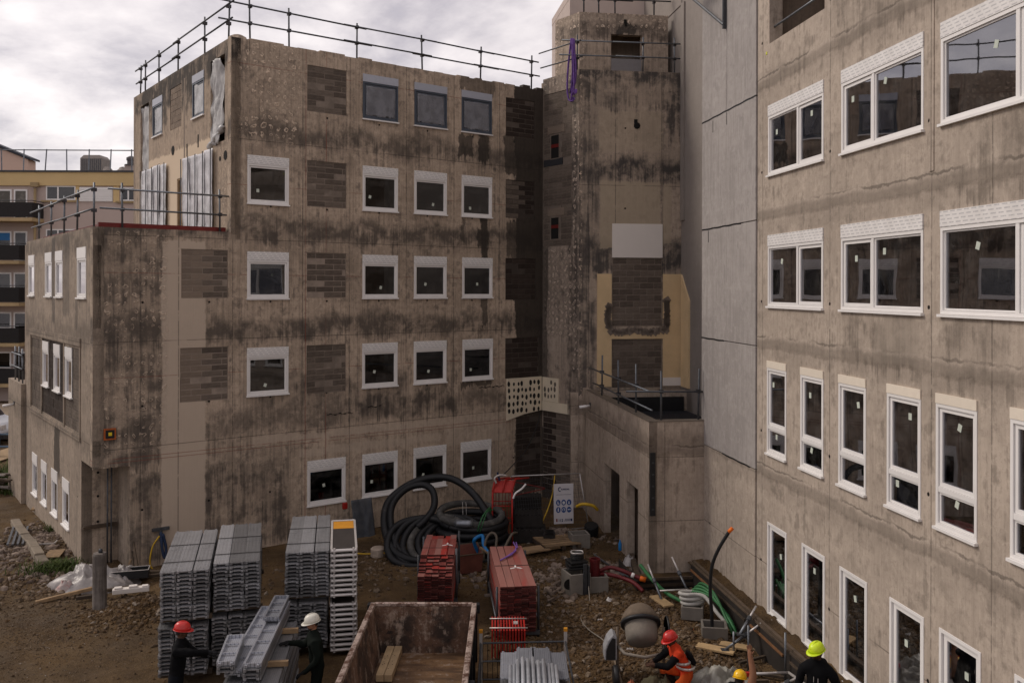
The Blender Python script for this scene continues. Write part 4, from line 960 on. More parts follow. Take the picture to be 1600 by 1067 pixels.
deck_stack((-6.66, 16.98), d1, 13, .2, 1.27, 'galvanised steel scaffold deck inside the leftmost tall stack behind the worker in red helmet', 'decks in the leftmost stack', ['topmost galvanised deck, %s row of the leftmost stack' % k for k in names])
deck_stack((-5.83, 17.53), d1, 13, .2, 1.27, 'galvanised steel scaffold deck inside the second tall stack from the left', 'decks in the second stack from the left', ['topmost galvanised deck, %s row of the second stack from the left' % k for k in names])
deck_stack((-4.62, 18.28), (-.19, .982), 13, .2, 1.27, 'galvanised steel scaffold deck inside the tall stack beside the yellow striped platforms', 'decks in the stack beside the platforms', ['topmost galvanised deck, %s row of the stack beside the platforms' % k for k in names])
for (P, d) in (((-6.66, 16.98), d1), ((-5.83, 17.53), d1), ((-4.62, 18.28), (-.19, .982))):
    t_ = None
    for y in (.55, 1.75):
        mb = MB(); mb.box(-.02, .9, y, y + .02, 2.222, 2.23); mb.box(-.024, -.018, y, y + .02, 1.25, 2.22); mb.box(.898, .904, y, y + .02, 1.25, 2.22)
        link('strap', mb, m_black, None, YM(P[0], P[1], 0, d), label='%s black strap around the upper bundle of the %s stack' % ('front' if y < 1 else 'rear', {-6.66: 'leftmost', -5.83: 'second', -4.62: 'third'}[P[0]]), cat='strap', group='straps around the deck bundles')
# platform frames with light end beams
m_alu = simple('aluminium', (.55, .52, .50), .4, .4, var=.2, scale=6); m_ply = simple('dark_plywood', (.035, .028, .025), .7, var=.3, scale=4); m_orange = simple('yellow_orange_paint', (.62, .27, .02), .6, var=.15)
dp = (-.19, .982); me_pl = None
for bi, zb in enumerate((.12, 1.24)):
    for r in range(10):
        M = YM(-3.73, 18.45, zb + r * .102, dp) @ Matrix.Translation((rnd.uniform(-.01, .01), rnd.uniform(-.015, .015), 0))
        topm = bi == 1 and r == 9
        t_ = thing('scaffold_platform', 'topmost scaffold platform with dark board and orange yellow stripe' if topm else 'aluminium framed platform, %s from the top in the %s bundle of the narrow stack' % (ORD[9 - r], 'upper' if bi else 'lower'), 'scaffold platform', M, 'scaffold platforms in the narrow stack')
        if me_pl is None:
            a = MB(); a.box(0, .045, 0, 2.3, 0, .08); a.box(.505, .55, 0, 2.3, 0, .08); a.tube([(0.02, -.03, .045), (.53, -.03, .045)], .034, 8); a.tube([(0.02, 2.33, .045), (.53, 2.33, .045)], .034, 8)
            for x in (.08, .47): a.box(x - .02, x + .02, -.06, .02, .0, .09)
            b = MB(); b.box(.046, .504, .04, 2.26, .055, .066); me_pl = (a.mesh('frame'), b.mesh('board')); me_pl[0].materials.append(m_alu); me_pl[1].materials.append(m_ply)
        link('frame', me_pl[0], None, t_, M); link('board', me_pl[1], None, t_, M)
        if topm:
            mb = MB(); mb.box(.05, .50, 1.6, 2.22, .067, .071); link('painted_stripe', mb, m_orange, t_, M)
# low pile in front, worked on
d5 = (-.12, .993)
deck_stack((-4.56, 14.1), d5, 14, .22, None, 'galvanised scaffold deck inside the low pile between the two workers', 'decks in the low pile', ['topmost perforated deck of the low pile, %s row, between the two workers' % k for k in names])
zt = .22 + 14 * .0735
for y, lab in ((.85, 'short square timber lying across the low deck pile, nearer one'), (2.3, 'short square timber under the hand of the white helmeted worker')):
    mb = MB(); mb.box(.52, .92, y, y + .08, zt + .005, zt + .085); link('timber_batten', mb, m_wood, None, YM(-4.56, 14.1, 0, d5), label=lab, cat='timber')
for k in range(4):
    link('scaffold_deck', me_open if k == 3 else me_deck, None, None, YM(-4.31, 14.38 + .0, zt + .05 + k * .068, (-.085, .996)) @ T(rnd.uniform(-.01, .01), rnd.uniform(-.03, .03)), label=['lowest deck of the loose bundle of four on the pile', 'second deck from below in the loose bundle on the pile', 'third deck from below in the loose bundle on the pile', 'upturned deck with open ribbed underside on top of the loose bundle'][k], cat='scaffold deck', group='loose decks on the low pile')
link('scaffold_deck', me_short, None, None, YM(-4.50, 16.25, zt + .33, (-.085, .996)), label='short upturned deck at the far end of the loose bundle', cat='scaffold deck', group='loose decks on the low pile')
for k in range(2): link('scaffold_deck', me_open if k else me_deck, None, None, YM(-4.66, 14.55, zt + .04 + k * .068, (-.07, .997)), label=('dull deck lying under the long open channel deck left of the loose bundle', 'long upturned open channel deck left of the loose bundle')[k], cat='scaffold deck', group='loose decks on the low pile')
for k in range(3): link('scaffold_deck', me_short if k == 2 else me_shortd, None, None, YM(-4.70 - .03, 14.38, zt + .15 + k * .07, (-.16, .987)), label=('lowest short deck under the worker in the red helmet\'s hand', 'middle short deck of the three beside the red helmeted worker', 'short upturned deck held by the worker in the red helmet')[k], cat='scaffold deck', group='loose decks on the low pile')

# --- red boards
def red_mat():
    m = Mat('red_painted_board', .8, 0, .25); r = m.rand(); n = m.noise(1.2, 5, .7, stretch=(6, .8, 6)); n2 = m.noise(12, 4, .7)
    c = m.ramp((r * .85 + n * .3 - .08), [(0, (.10, .012, .010)), (.3, (.20, .05, .04)), (.5, (.34, .03, .022)), (.62, (.24, .085, .07)), (.85, (.27, .12, .10)), (1, (.085, .05, .045))])
    c = m.mix((n * .6 + n2 * .4).step(.5, .7) * .6, c, (.30, .14, .115)); c = m.mix(n2.step(.6, .75) * .5, c, (.07, .045, .04)); m.color(c); m.bump(n2, .004); return m.mat
m_red = red_mat(); m_redend = simple('shaded_board_end', (.075, .016, .013), .9, var=.6, scale=6); rb = {}  # board ends coloured darker, the shade on the stack fronts put into the colour
def red_board(M, L, label, group):
    k = round(L, 2)
    if k not in rb: q = MB(); q.box(0, .152, 0, k, 0, .034); q.m[2] = q.m[3] = 1; rb[k] = q.mesh('red_board'); rb[k].materials.append(m_red); rb[k].materials.append(m_redend)
    return link('red_board', rb[k], None, None, M, label=label, cat='board', group=group)
def logo(M, s, label):
    mb = MB()
    for a in (90, 215, 330):
        R = Matrix.Rotation(R_(a), 4, 'Z'); mb.add([R @ Vector(p) * s for p in ((0, 0, 0), (.35, .16, 0), (1, .05, 0), (.9, -.12, 0), (.35, -.1, 0))] + [R @ Vector(p) * s for p in ((0, 0, .04), (.35, .16, .04), (1, .05, .04), (.9, -.12, .04), (.35, -.1, .04))], [(5, 6, 7, 8, 9), (0, 1, 6, 5), (1, 2, 7, 6), (2, 3, 8, 7), (3, 4, 9, 8), (4, 0, 5, 9)])
    return mb
def red_stack(P, d, rows, z0, labs, group, steps=0):
    L0 = 1.35 if steps else 3.05
    for r in range(rows):
        for c_ in range(5):
            top_ = r == rows - 1; back = rows - 1 - r
            sh = min(back, steps) * -.14 if steps else 0
            if steps and 0 < back <= steps and (r * 3 + c_) % 4 == 0: sh += .10
            L = L0 if steps == 0 else (1.35 if top_ else 1.9)
            M = YM(P[0], P[1], z0 + r * .0415, d) @ Matrix.Translation((c_ * .158 + rnd.uniform(-.008, .008) + (rnd.uniform(-.02, .02) if steps and back < 6 else 0), sh + rnd.uniform(-.02, .02), 0)) @ Matrix.Rotation(rnd.uniform(-.006, .006), 4, 'Z')
            red_board(M, L, labs[1] % ('leftmost', 'second', 'third', 'fourth', 'rightmost')[c_] if top_ else 'red board, %s from the left in the %s layer from the top, %s' % (('first', 'second', 'third', 'fourth', 'fifth')[c_], ORD[back], group.split(' in the ')[-1]), group)
    # end tube posts of the cradle
    t_ = thing('steel_cradle', 'rusty steel cradle with corner posts carrying the %s' % group.split(' in ')[-1], 'cradle', YM(P[0], P[1], 0, d), 'cradles under the red boards')
    Lc = 1.9 if steps else 3.0; h = z0 + rows * .0415
    for x in (-.06, .85):
        for y in (.12, Lc - .2):
            mb = MB(); mb.tube([(x, y, .0), (x, y, h + (.1 if x > 0 and steps else -.05))], .028, 8); link('post', mb, m_steeld, t_, YM(P[0], P[1], 0, d), smooth=True)
    for y in (.12, Lc - .2):
        mb = MB(); mb.box(-.08, .88, y - .04, y + .04, z0 - .1, z0 - .01); link('bearer', mb, m_steeld, t_, YM(P[0], P[1], 0, d))
    for x in (-.06, .85):
        mb = MB(); mb.tube([(x, .1, .35), (x, Lc, .35)], .024, 8); link('side_rail', mb, m_steeld, t_, YM(P[0], P[1], 0, d), smooth=True)
red_stack((-2.16, 21.32), (-.02, 1.0), 26, .20, ('red painted board inside the nearer stepped stack between hose and skip', '%s topmost red board of the stepped stack by the hoses'), 'red boards in the stepped stack', 6)
red_stack((-.24, 19.40), (-.095, .9955), 24, .16, ('red painted board inside the long stack right of the skip', '%s topmost long red board of the stack right of the skip'), 'red boards in the long stack', 0)
m_white = simple('white_paint', (.75, .72, .70), .7, var=.1)
link('painted_emblem', logo(None, .16, ''), m_white, None, YM(-1.58, 22.15, .20 + 26 * .0415 - .006, (-.02, 1)), label='white three bladed emblem painted on the stepped red stack', cat='emblem')
link('painted_emblem', logo(None, .17, ''), m_white, None, YM(.10, 20.75, .16 + 24 * .0415 - .006, (-.095, .9955)), label='white three bladed emblem painted on the long red stack', cat='emblem')
for (P, d, z, w, ys) in (((-2.16, 21.32), (-.02, 1), 1.272, .8, (.55,)), ((-.24, 19.4), (-.095, .9955), 1.152, .8, (1.45,))):
    for y in ys: mb = MB(); mb.box(-.01, w, y, y + .018, z, z + .006); link('strap', mb, m_black, None, YM(P[0], P[1], 0, d), label='thin black strap across the top of the %s red stack' % ('stepped' if z > 1.2 else 'long'), cat='strap')
# purple sling lying on the long stack
mb = MB(); mb.tube([(.05, 22.5, 1.24), (.12, 22.2, 1.2), (.10, 21.9, 1.19), (.0, 21.6, 1.19), (-.18, 21.35, 1.18), (-.26, 21.2, 1.18)], .018, 6); mb.tube([(.12, 22.5, 1.24), (.15, 22.2, 1.2), (.04, 21.8, 1.19), (-.15, 21.4, 1.18)], .016, 6)
link('lifting_sling', mb, m_purp, None, smooth=True, label='thin purple sling lying on the far end of the long red stack', cat='sling')

# --- pack of red steel brackets
M = YM(-.40, 18.2, 0, (-.02, 1)); m_redb = simple('bright_red_paint', (.38, .018, .012), .5, var=.25)
for k in range(12):
    t_ = thing('red_bracket', 'flat red steel frame on edge, %s from the left in the pack' % NTH[k], 'steel frame', M @ T(k * .06, 0, .1), 'red steel frames packed on edge')
    mb = MB(); x = k * .06; mb.box(x, x + .03, 0, .78, .60, .66); mb.box(x, x + .03, 0, .05, .1, .6); mb.box(x, x + .03, .73, .78, .1, .6); mb.box(x + .008, x + .022, .05, .73, .1, .6)
    link('frame', mb, m_redb, t_, M)
for y_, l_ in ((.1, 'nearer'), (.62, 'farther')): mb = MB(); mb.tube([(-.04, y_, .675), (.74, y_, .675)], .014, 6); link('tie_bar', mb, m_alu, None, M, smooth=True, label=l_ + ' thin pale bar tying the pack of red frames', cat='bar')
mb = MB(); mb.cbox((.50, .4, .67), (.09, .14, .02)); link('label_tag', mb, m_alu, None, M, label='small grey tag on top of the red frame pack', cat='tag')

# --- nearest stillage with galvanised decks and tubes
t_ = thing('steel_stillage', 'dark mesh sided steel stillage with grey corner posts at the bottom edge beside the skip', 'stillage', T(-.62, 14.0, 0))
for x, y in ((-.58, 17.2), (1.05, 17.3), (-.55, 14.1), (1.1, 14.1)):
    mb = MB(); mb.box(x - .03, x + .03, y - .03, y + .03, .0, 1.0 if y > 15 else .9); link('post', mb, m_alu, t_)
    mb = MB(); mb.box(x - .034, x + .034, y - .034, y + .034, 1.001, 1.06) if y > 15 else mb.box(x - .034, x + .034, y - .034, y + .034, .901, .95); link('post_cap', mb, m_orange, t_)
for i, z in enumerate((.1, .45, .8)):
    for a, b in (((-.58, 17.2), (1.05, 17.3)), ((-.58, 17.2), (-.55, 14.1)), ((1.05, 17.3), (1.1, 14.1))):
        mb = MB(); mb.tube([(a[0], a[1], z), (b[0], b[1], z)], .018, 6); link('rail', mb, m_steeld, t_)
mb = MB()
for k in range(34):
    y = 14.15 + k * .09; mb.box(-.585, -.575, y, y + .012, .1, .8)
for k in range(17):
    x = -.55 + k * .095; mb.box(x, x + .012, 17.22, 17.232, .1, .8)
link('mesh', mb, m_black, t_, kind='stuff')
rnd = random.Random(33)
for k in range(4):
    me = deck_mesh(1.0, .30, .05)
    me.materials.append(m_decku)
    link('scaffold_deck', me, None, None, YM(-.18 + .275 * k, 14.65 + (.12 if k in (1, 2) else 0), 1.20 + (.03 if k in (1, 2) else 0), (0, 1)), label=['leftmost', 'second from the left', 'third from the left', 'rightmost'][k] + ' short perforated deck at the bottom edge under the grey tubes', cat='scaffold deck', group='short perforated decks at the bottom edge')
for k in range(8): me = deck_mesh(2.0, 1.12, .05) if k == 0 else me; me.name = 'scaffold_deck'; (me.materials.append(m_deck) if not me.materials else None); link('scaffold_deck', me, None, None, YM(-.18, 13.7, .2 + k * .12, (0, 1)), label='wide galvanised deck, %s from the ground under the grey tubes' % NTH[k], cat='scaffold deck', group='wide decks under the tubes')
m_tube = simple('pale_galvanised_pipe', (.50, .52, .56), .4, .4, var=.3, scale=5)
for k in range(13):
    mb = MB(); x = -.02 + k * .063; e = 15.2 - .12 * abs(k - 6) ** .5 + rnd.uniform(-.04, .04); mb.tube([(x, 13.2, 1.33), (x + .01, e, 1.33)], .029, 10); link('steel_tube', mb, m_tube, None, smooth=True, label='grey tube, %s from the left in the row at the bottom edge' % NTH[k], cat='tube', group='grey tubes laid side by side')
for k in range(6):
    mb = MB(); x = .10 + k * .085; mb.tube([(x, 13.2, 1.39), (x + .01, 15.0 + rnd.uniform(-.1, .1), 1.39)], .029, 10); link('steel_tube', mb, m_tube, None, smooth=True, label='grey tube, %s from the left on top of the row of tubes' % NTH[k], cat='tube', group='grey tubes on top of the row')

# --- skip
def rust_mat():
    m = Mat('rusty_skip_steel', .8, .1, .3); a = m.noise(1.3, 7, .65); b = m.noise(5.5, 6, .7, off=4); c3 = m.noise(1, 5, .7, off=9, stretch=(5, 5, .9)); d = m.noise(24, 4, .7)
    c = m.mix(a.step(.40, .60), (.040, .027, .021), (.14, .078, .05)); c = m.mix((b * .55 + c3 * .45).step(.50, .62) * .75, c, (.38, .30, .24))
    c = m.mix((a * .4 + d * .6).step(.55, .68) * .65, c, (.33, .28, .24)); c = m.mix(b.step(.42, .32) * .9, c, (.016, .014, .014)); c = m.mix((c3 * .7 + d * .3).step(.57, .68) * .5, c, (.24, .085, .03))
    m.color(c); m.bump(d + b, .006); return m.mat
m_rust = rust_mat()
def floor_mat():
    m = Mat('rusty_skip_floor', .45, .1, .4); a = m.noise(1, 6, .65, stretch=(.8, 3.5, 1)); b = m.noise(8, 5, .7)
    c = m.mix(a.step(.35, .65), (.07, .042, .026), (.19, .11, .055)); c = m.mix((a * .5 + b * .5).step(.53, .62) * .7, c, (.30, .25, .21)); c = m.mix(b.step(.42, .34) * .7, c, (.05, .02, .012)); m.color(c); m.bump(b, .006); return m.mat
Ms = T(-2.74, 0, 0)
t_ = thing('waste_skip', 'open rusty steel skip with dirty worn inside and bright scraped rim', 'skip', T(-1.8, 15, 0))
W0, y0, y1, H_ = 1.97, 12.4, 18.0, 1.25
def slab4(a, b, c_, d, n, name, mat):
    mb = MB(); q = [Vector(p) for p in (a, b, c_, d)]; n = Vector(n); mb.add(q + [p + n for p in q], [(0, 1, 2, 3), (7, 6, 5, 4), (0, 4, 5, 1), (1, 5, 6, 2), (2, 6, 7, 3), (3, 7, 4, 0)]); return link(name, mb, mat, t_)
xl, xr = -2.74, -.77; s_ = .15
slab4((xl, y0, H_), (xl, y1, H_), (xl + s_, y1 - .08, .32), (xl + s_, y0, .32), (-.03, 0, 0), 'side_wall', m_rust)
slab4((xr, y1, H_), (xr, y0, H_), (xr - s_, y0, .32), (xr - s_, y1 - .08, .32), (.03, 0, 0), 'side_wall', m_rust)
slab4((xl, y1, H_), (xr, y1, H_), (xr - s_, y1 - .08, .32), (xl + s_, y1 - .08, .32), (0, .03, 0), 'end_wall', m_rust)
slab4((xl + s_, y1 - .08, .32), (xr - s_, y1 - .08, .32), (xr - s_, y0, .32), (xl + s_, y0, .32), (0, 0, -.04), 'floor_plate', floor_mat())
def worn_rim():
    m = Mat('scraped_rim', .45, .5, .5); a = m.noise(3, 6, .7); b = m.noise(14, 4, .7)
    c = m.mix((a * .6 + b * .4).step(.42, .56), (.12, .06, .04), (.55, .44, .38)); c = m.mix(b.step(.6, .7), c, (.02, .016, .015)); m.color(c); m.bump(b, .006); return m.mat
m_rim = worn_rim()
for pts in (((xl - .03, y0), (xl - .03, y1)), ((xr + .03, y0), (xr + .03, y1)), ((xl, y1 + .02), (xr, y1 + .02))):
    (a, b), (c_, d) = pts; mb = MB()
    if a == c_: mb.box(a - .05, a + .05, b, d, H_ - .03, H_ + .05)
    else: mb.box(a, c_, b - .035, b + .035, H_ - .03, H_ + .045)
    link('rim', mb, m_rim, t_, bevel=.012)
for y in (13.2, 14.4, 15.6, 16.8, 17.8):
    for x, s in ((xl - .06, -1), (xr + .06, 1)):
        mb = MB(); mb.box(x - .04, x + .04, y - .05, y + .05, .2, H_ - .04); link('rib', mb, m_black, t_)
for x in (xl - .09, xr + .09):
    mb = MB(); mb.cbox((x, y1 - .02, H_ - .05), (.1, .14, .18)); link('lug', mb, m_black, t_, bevel=.01)
    mb = MB(); mb.cbox((x, 15.4, .8), (.1, .16, .1)); link('hook', mb, m_steeld, t_, bevel=.01)
mb = MB(); mb.box(xl + .2, xr - .2, y0, y1 - .2, .05, .27); link('base_frame', mb, m_black, t_)
for k, lab in enumerate(('left of the two square timbers lying in the skip', 'right of the two square timbers lying in the skip')):
    mb = MB(); M = YM(-2.50 + k * .155, 16.55, .34, (.02, 1)); mb.box(0, .145, 0, 1.35, .0, .13)
    link('timber_beam', mb, simple('pale_new_timber', (.46, .33, .19), .8, var=.25, scale=5) if 'pale_new_timber' not in bpy.data.materials else bpy.data.materials['pale_new_timber'], None, M, bevel=.006, label=lab, cat='timber')
    q = MB(); r3 = random.Random(k)
    for _ in range(5): q.cbox((-2.50 + k * .155 + .07 + r3.uniform(-.04, .04), 16.6 + r3.uniform(.2, 1.0), .472), (.014, .02, .004))
    link('nail_hole', q, m_dark, W and [o for o in W if o.name.startswith('timber_beam')][-1], None, kind='stuff')

# --- black corrugated drain hoses
def hose_mat():
    m = Mat('black_corrugated_hose', .5, 0, .3); n = m.noise(2.3, 6, .7); n2 = m.noise(12, 4, .7)
    m.color(m.mix((n * .65 + n2 * .35).step(.56, .70) * .6, (.008, .0085, .010), (.09, .083, .072))); m.bump(n2, .004); return m.mat
m_hose = hose_mat(); m_hosep = simple('dusty_pale_hose', (.20, .19, .17), .8, var=.6, scale=5, c2=(.05, .048, .045))
def catmull(pts, n=8, closed=False):
    P = [Vector(p) for p in pts]; out = []; N = len(P)
    for i in range(N if closed else N - 1):
        g = lambda k: P[k % N] if closed else P[max(0, min(N - 1, k))]
        a, b, c_, d = g(i - 1), g(i), g(i + 1), g(i + 2)
        for s in range(n):
            t = s / n; out.append(.5 * ((2 * b) + (c_ - a) * t + (2 * a - 5 * b + 4 * c_ - d) * t * t + (3 * b - a - 3 * c_ + d) * t ** 3))
    out.append(P[0] if closed else P[-1]); return out
def resample(pts, step):
    out = [pts[0]]; acc = 0
    for a, b in zip(pts, pts[1:]):
        L = (b - a).length
        while acc + L >= step and L > 1e-9:
            t = (step - acc) / L; a = a.lerp(b, t); out.append(a.copy()); L = (b - a).length; acc = 0
        acc += L
    return out
def hose(name, pts, r, mat, label, cat='hose', step=.03, ridge=.06, n=8, group=None):
    mb = MB(); mb.tube(resample(catmull(pts, n), step), r, 12, ridge=ridge); return link(name, mb, mat, None, smooth=True, label=label, cat=cat, group=group)
big = [(-2.2, 24.55, .12), (-2.79, 24.62, 0.16), (-3.27, 24.9, 0.32), (-3.54, 25.29, 0.66), (-3.65, 25.69, 1.04), (-3.59, 26.05, 1.38), (-3.33, 26.32, 1.63), (-2.92, 26.54, 1.85), (-2.42, 26.67, 1.97), (-1.89, 26.67, 1.97), (-1.46, 26.51, 1.82), (-1.07, 26.22, 1.55), (-0.78, 25.9, 1.23), (-0.55, 25.67, .9), (-.45, 25.6, .6)]
hose('drain_hose', big, .105, m_hose, 'big upright loop of thick black corrugated hose against the facade')
l2 = [(-3.0, 24.9, .2), (-3.24, 25.07, 0.45), (-3.43, 25.51, 0.87), (-3.48, 25.89, 1.23), (-3.35, 26.17, 1.5), (-3.04, 26.41, 1.73), (-2.64, 26.49, 1.8), (-2.36, 26.38, 1.7), (-2.24, 26.13, 1.45), (-2.28, 25.86, 1.2), (-2.5, 25.6, 0.95), (-2.7, 25.5, .8)]
hose('drain_hose', l2, .10, m_hose, 'smaller upright loop of black corrugated hose inside the big loop')
for k in range(6):
    cx, cz = -2.55 + k * .19, .50 - k * .015; rx, rs = .98 - k * .02, .60
    pts = [(cx + rx * math.cos(a) * (.93), 25.12 + rs * 1.0 * math.sin(a) + .10 * math.cos(a) + k * .05, cz + .53 * math.sin(a) + .03 * math.sin(3 * a + k)) for a in [i * math.pi / 12 + .4 * k for i in range(25)]]
    hose('drain_hose', pts, .10, m_hosep if k == 3 else m_hose, ['outermost left ring of the leaning black hose coil', 'second ring of the leaning black hose coil', 'third ring of the leaning black hose coil', 'pale dusty ring of the leaning hose coil', 'fifth ring of the leaning black hose coil', 'innermost right ring of the leaning black hose coil'][k], group='rings of the leaning hose coil', n=4)
for k in range(6):
    z = .13 + k * .19; cx, cy = -1.15 + .05 * math.sin(k * 2), 25.75 + .04 * k; rx, ry = 1.05 - .03 * k, .78 + .02 * (k % 2)
    pts = [(cx + rx * math.cos(a), cy + ry * math.sin(a), z + .05 * math.sin(a + k) + .10 * math.sin(a)) for a in [i * math.pi / 12 + k for i in range(25)]]
    hose('drain_hose', pts, .10, m_hosep if k == 5 else m_hose, ['lowest', 'second lowest', 'third lowest', 'third highest', 'second highest', 'pale highest'][k] + ' ring of the black hose coil lying flat by the red cage', group='rings of the flat hose coil', n=4)
mb = MB(); mb.tube([Vector((-1.55 + .09 * k, 25.18 - .012 * k * (6 - k), 1.02)) for k in range(6)], .108, 12); link('tape_joint', mb, m_steel, None, smooth=True, label='silver taped joint on the upper hose ring', cat='hose joint')
m_green = simple('green_plastic', (.035, .16, .055), .55, var=.3); 
mb = MB(); mb.tube(catmull([(-.95, 25.1, .75), (-.9, 25.0, 1.0), (-.78, 25.2, 1.25), (-.6, 25.6, 1.35), (-.62, 25.8, 1.1)]), .02, 6); mb.tube(catmull([(-.88, 25.05, .8), (-.8, 25.0, 1.05), (-.68, 25.3, 1.3), (-.5, 25.6, 1.3)]), .014, 6); link('green_strap', mb, m_green, None, smooth=True, label='thin green strap tied round the flat hose coil', cat='strap')
mb = MB()
for x in (-1.45, -1.35): mb.tube([(x, 26.45, 1.3), (x + .02, 26.3, 1.26), (x + .03, 26.2, .95)], .008, 5)
link('tie_wire', mb, m_alu, None, label='pale tie wires round the far side of the flat hose coil', cat='wire')

# --- red gas cage with arms
t_ = thing('lifting_cage', 'tall narrow red steel cage with rounded hood beside the hose coil', 'cage', T(-.28, 26.7, 0)); X0, X1, Y0, Y1 = -.56, .02, 26.4, 27.0
for x in (X0, X1):
    for y in (Y0, Y1):
        mb = MB(); mb.tube([(x, y, .05), (x, y, 1.62)], .025, 8); link('post', mb, m_redb, t_, smooth=True)
for x in (X0, X0 + .3, X1):
    mb = MB(); mb.tube([(x, Y0, 1.62)] + [(x + .1 * k / 6, Y0 + .12 * k / 6 * 2, 1.62 + .32 * math.sin(k * math.pi / 12)) for k in range(1, 7)] + [(x + .5, Y0 + .5, 1.93)], .028, 8); link('hood_bar', mb, m_redb, t_, smooth=True)
mb = MB(); mb.add([(X0, Y0, 1.6), (X1, Y0, 1.6), (X1 + .12, Y0 + .3, 1.9), (X0 + .12, Y0 + .3, 1.9), (X0, Y0 + .01, 1.58), (X1, Y0 + .01, 1.58), (X1 + .12, Y0 + .31, 1.88), (X0 + .12, Y0 + .31, 1.88)], [(0, 1, 2, 3), (7, 6, 5, 4), (0, 4, 5, 1), (2, 6, 7, 3), (0, 3, 7, 4), (1, 5, 6, 2)]); link('hood_plate', mb, m_redb, t_)
for z in (.08, .7, 1.2, 1.6):
    mb = MB(); 
    for a, b in (((X0, Y0), (X1, Y0)), ((X0, Y1), (X1, Y1)), ((X0, Y0), (X0, Y1)), ((X1, Y0), (X1, Y1))): mb.tube([(a[0], a[1], z), (b[0], b[1], z)], .015, 6)
    link('hoop', mb, m_redb, t_, smooth=True)
for k in range(1, 6):
    mb = MB(); mb.tube([(X0 + .58 * k / 6, Y0, .08), (X0 + .58 * k / 6, Y0, 1.6)], .011, 6); link('bar', mb, m_redp, t_)
mb = MB(); mb.box(X0 + .2, X0 + .34, Y0 - .02, Y0 - .01, .95, 1.12); link('plate', mb, m_redb, t_)
mb = MB(); ring_pts = [(X0 + .27 + .05 * math.cos(a), Y0 - .03, 1.03 + .05 * math.sin(a)) for a in [k * .5 + .6 for k in range(10)]]; mb.tube(ring_pts, .012, 6); link('emblem', mb, m_white, t_)
mb = MB(); mb.tube([(X1 + .02, Y0 + .2, 1.88), (1.0, 26.9, 1.62)], .015, 6); mb.tube([(X1, Y0, 1.5), (1.0, 26.9, 1.60)], .015, 6); link('arm', mb, m_redp, t_)
mb = MB(); mb.tube(catmull([(.05, 26.3, 1.45), (.12, 26.3, 1.6), (.3, 26.35, 1.72), (.42, 26.4, 1.85)]), .028, 8); link('white_hose', mb, m_white, t_, smooth=True)
mb = MB(); mb.tube([(-.35, 26.6, 1.9), (-.42, 26.6, 2.15)], .03, 6); link('handle', mb, simple('dark_blue_plastic', (.02, .03, .09), .5), t_)
mb = MB(); mb.tube(catmull([(-.45, 26.5, 1.85), (-.5, 26.5, 2.0), (-.35, 26.55, 2.08), (-.15, 26.6, 2.05)]), .03, 8); link('pipe_bend', mb, m_alu, t_, smooth=True)

# --- stacks of dark slatted crates
def slat_crate(x, y, z, w, d, h, label):
    t_ = thing('slatted_crate', label, 'crate', T(x, y, z), 'dark slatted crates in the corner'); mb = MB(); mb.box(x, x + w, y, y + d, z, z + h - .03); link('body', mb, simple('dark_crate', (.022, .019, .017), .8, var=.4) if 'dark_crate' not in bpy.data.materials else bpy.data.materials['dark_crate'], t_, bevel=.01)
    for k in range(7):
        a = x + .03 + k * (w - .1) / 6.5; mb = MB(); mb.box(a, a + .06, y - .01, y + d, z + h - .028, z + h); link('slat', mb, bpy.data.materials['dark_crate'], t_)
slat_crate(.06, 26.75, 0, .98, .8, .42, 'lower front dark slatted crate beside the red cage'); slat_crate(.10, 26.95, .42, .85, .7, .40, 'upper dark slatted crate beside the red cage'); slat_crate(-.02, 27.75, 0, .95, .7, 1.15, 'tall dark crate at the back against the blockwork'); slat_crate(.95, 26.55, 0, .0 + .35, .45, .35, 'small dark crate right of the stacked crates')

# --- fence panel with safety sign
t_ = thing('fence_panel', 'leaning steel mesh fence panel with thin tube frame behind the safety sign', 'fence', T(.1, 27.6, 0))
c0, c1, c2, c3 = Vector((.0, 27.45, 1.86)), Vector((2.12, 27.9, 1.86)), Vector((2.42, 28.0, .15)), Vector((.15, 27.4, .12))
for a, b in ((c0, c1), (c1, c2), (c2, c3), (c3, c0)):
    mb = MB(); mb.tube([a, b], .018, 8); link('frame_tube', mb, m_alu if b != c0 else m_steeld, t_, smooth=True)
mb = MB()
for k in range(1, 30):
    t = k / 30; a = c0.lerp(c1, t); b = c3.lerp(c2, t); mb.tube([a, b], .0035, 3, cap=False)
for k in range(1, 14):
    t = k / 14; a = c0.lerp(c3, t); b = c1.lerp(c2, t); mb.tube([a, b], .0035, 3, cap=False)
link('wire_mesh', mb, m_steeld, t_, kind='stuff')
F_S = frame((1.30, 27.42), (.985, .17), 0) @ Matrix.Rotation(R_(-2), 4, 'X')
t_ = thing('safety_sign', 'white rectangular site safety sign with six blue round pictograms and 112', 'sign', F_S @ T(.3, 0, .4))
mb = MB(); mb.box(0, .62, -.012, 0, .40, 1.62); link('panel', mb, simple('sign_white', (.55, .53, .55), .5, var=.05), t_, F_S, bevel=.008)
m_navy = simple('navy_print', (.012, .022, .075), .5, var=.1); m_blue = simple('blue_pictogram', (.018, .06, .21), .5, var=.1); m_signw = simple('sign_pictogram_white', (.6, .6, .62), .5, var=.05)
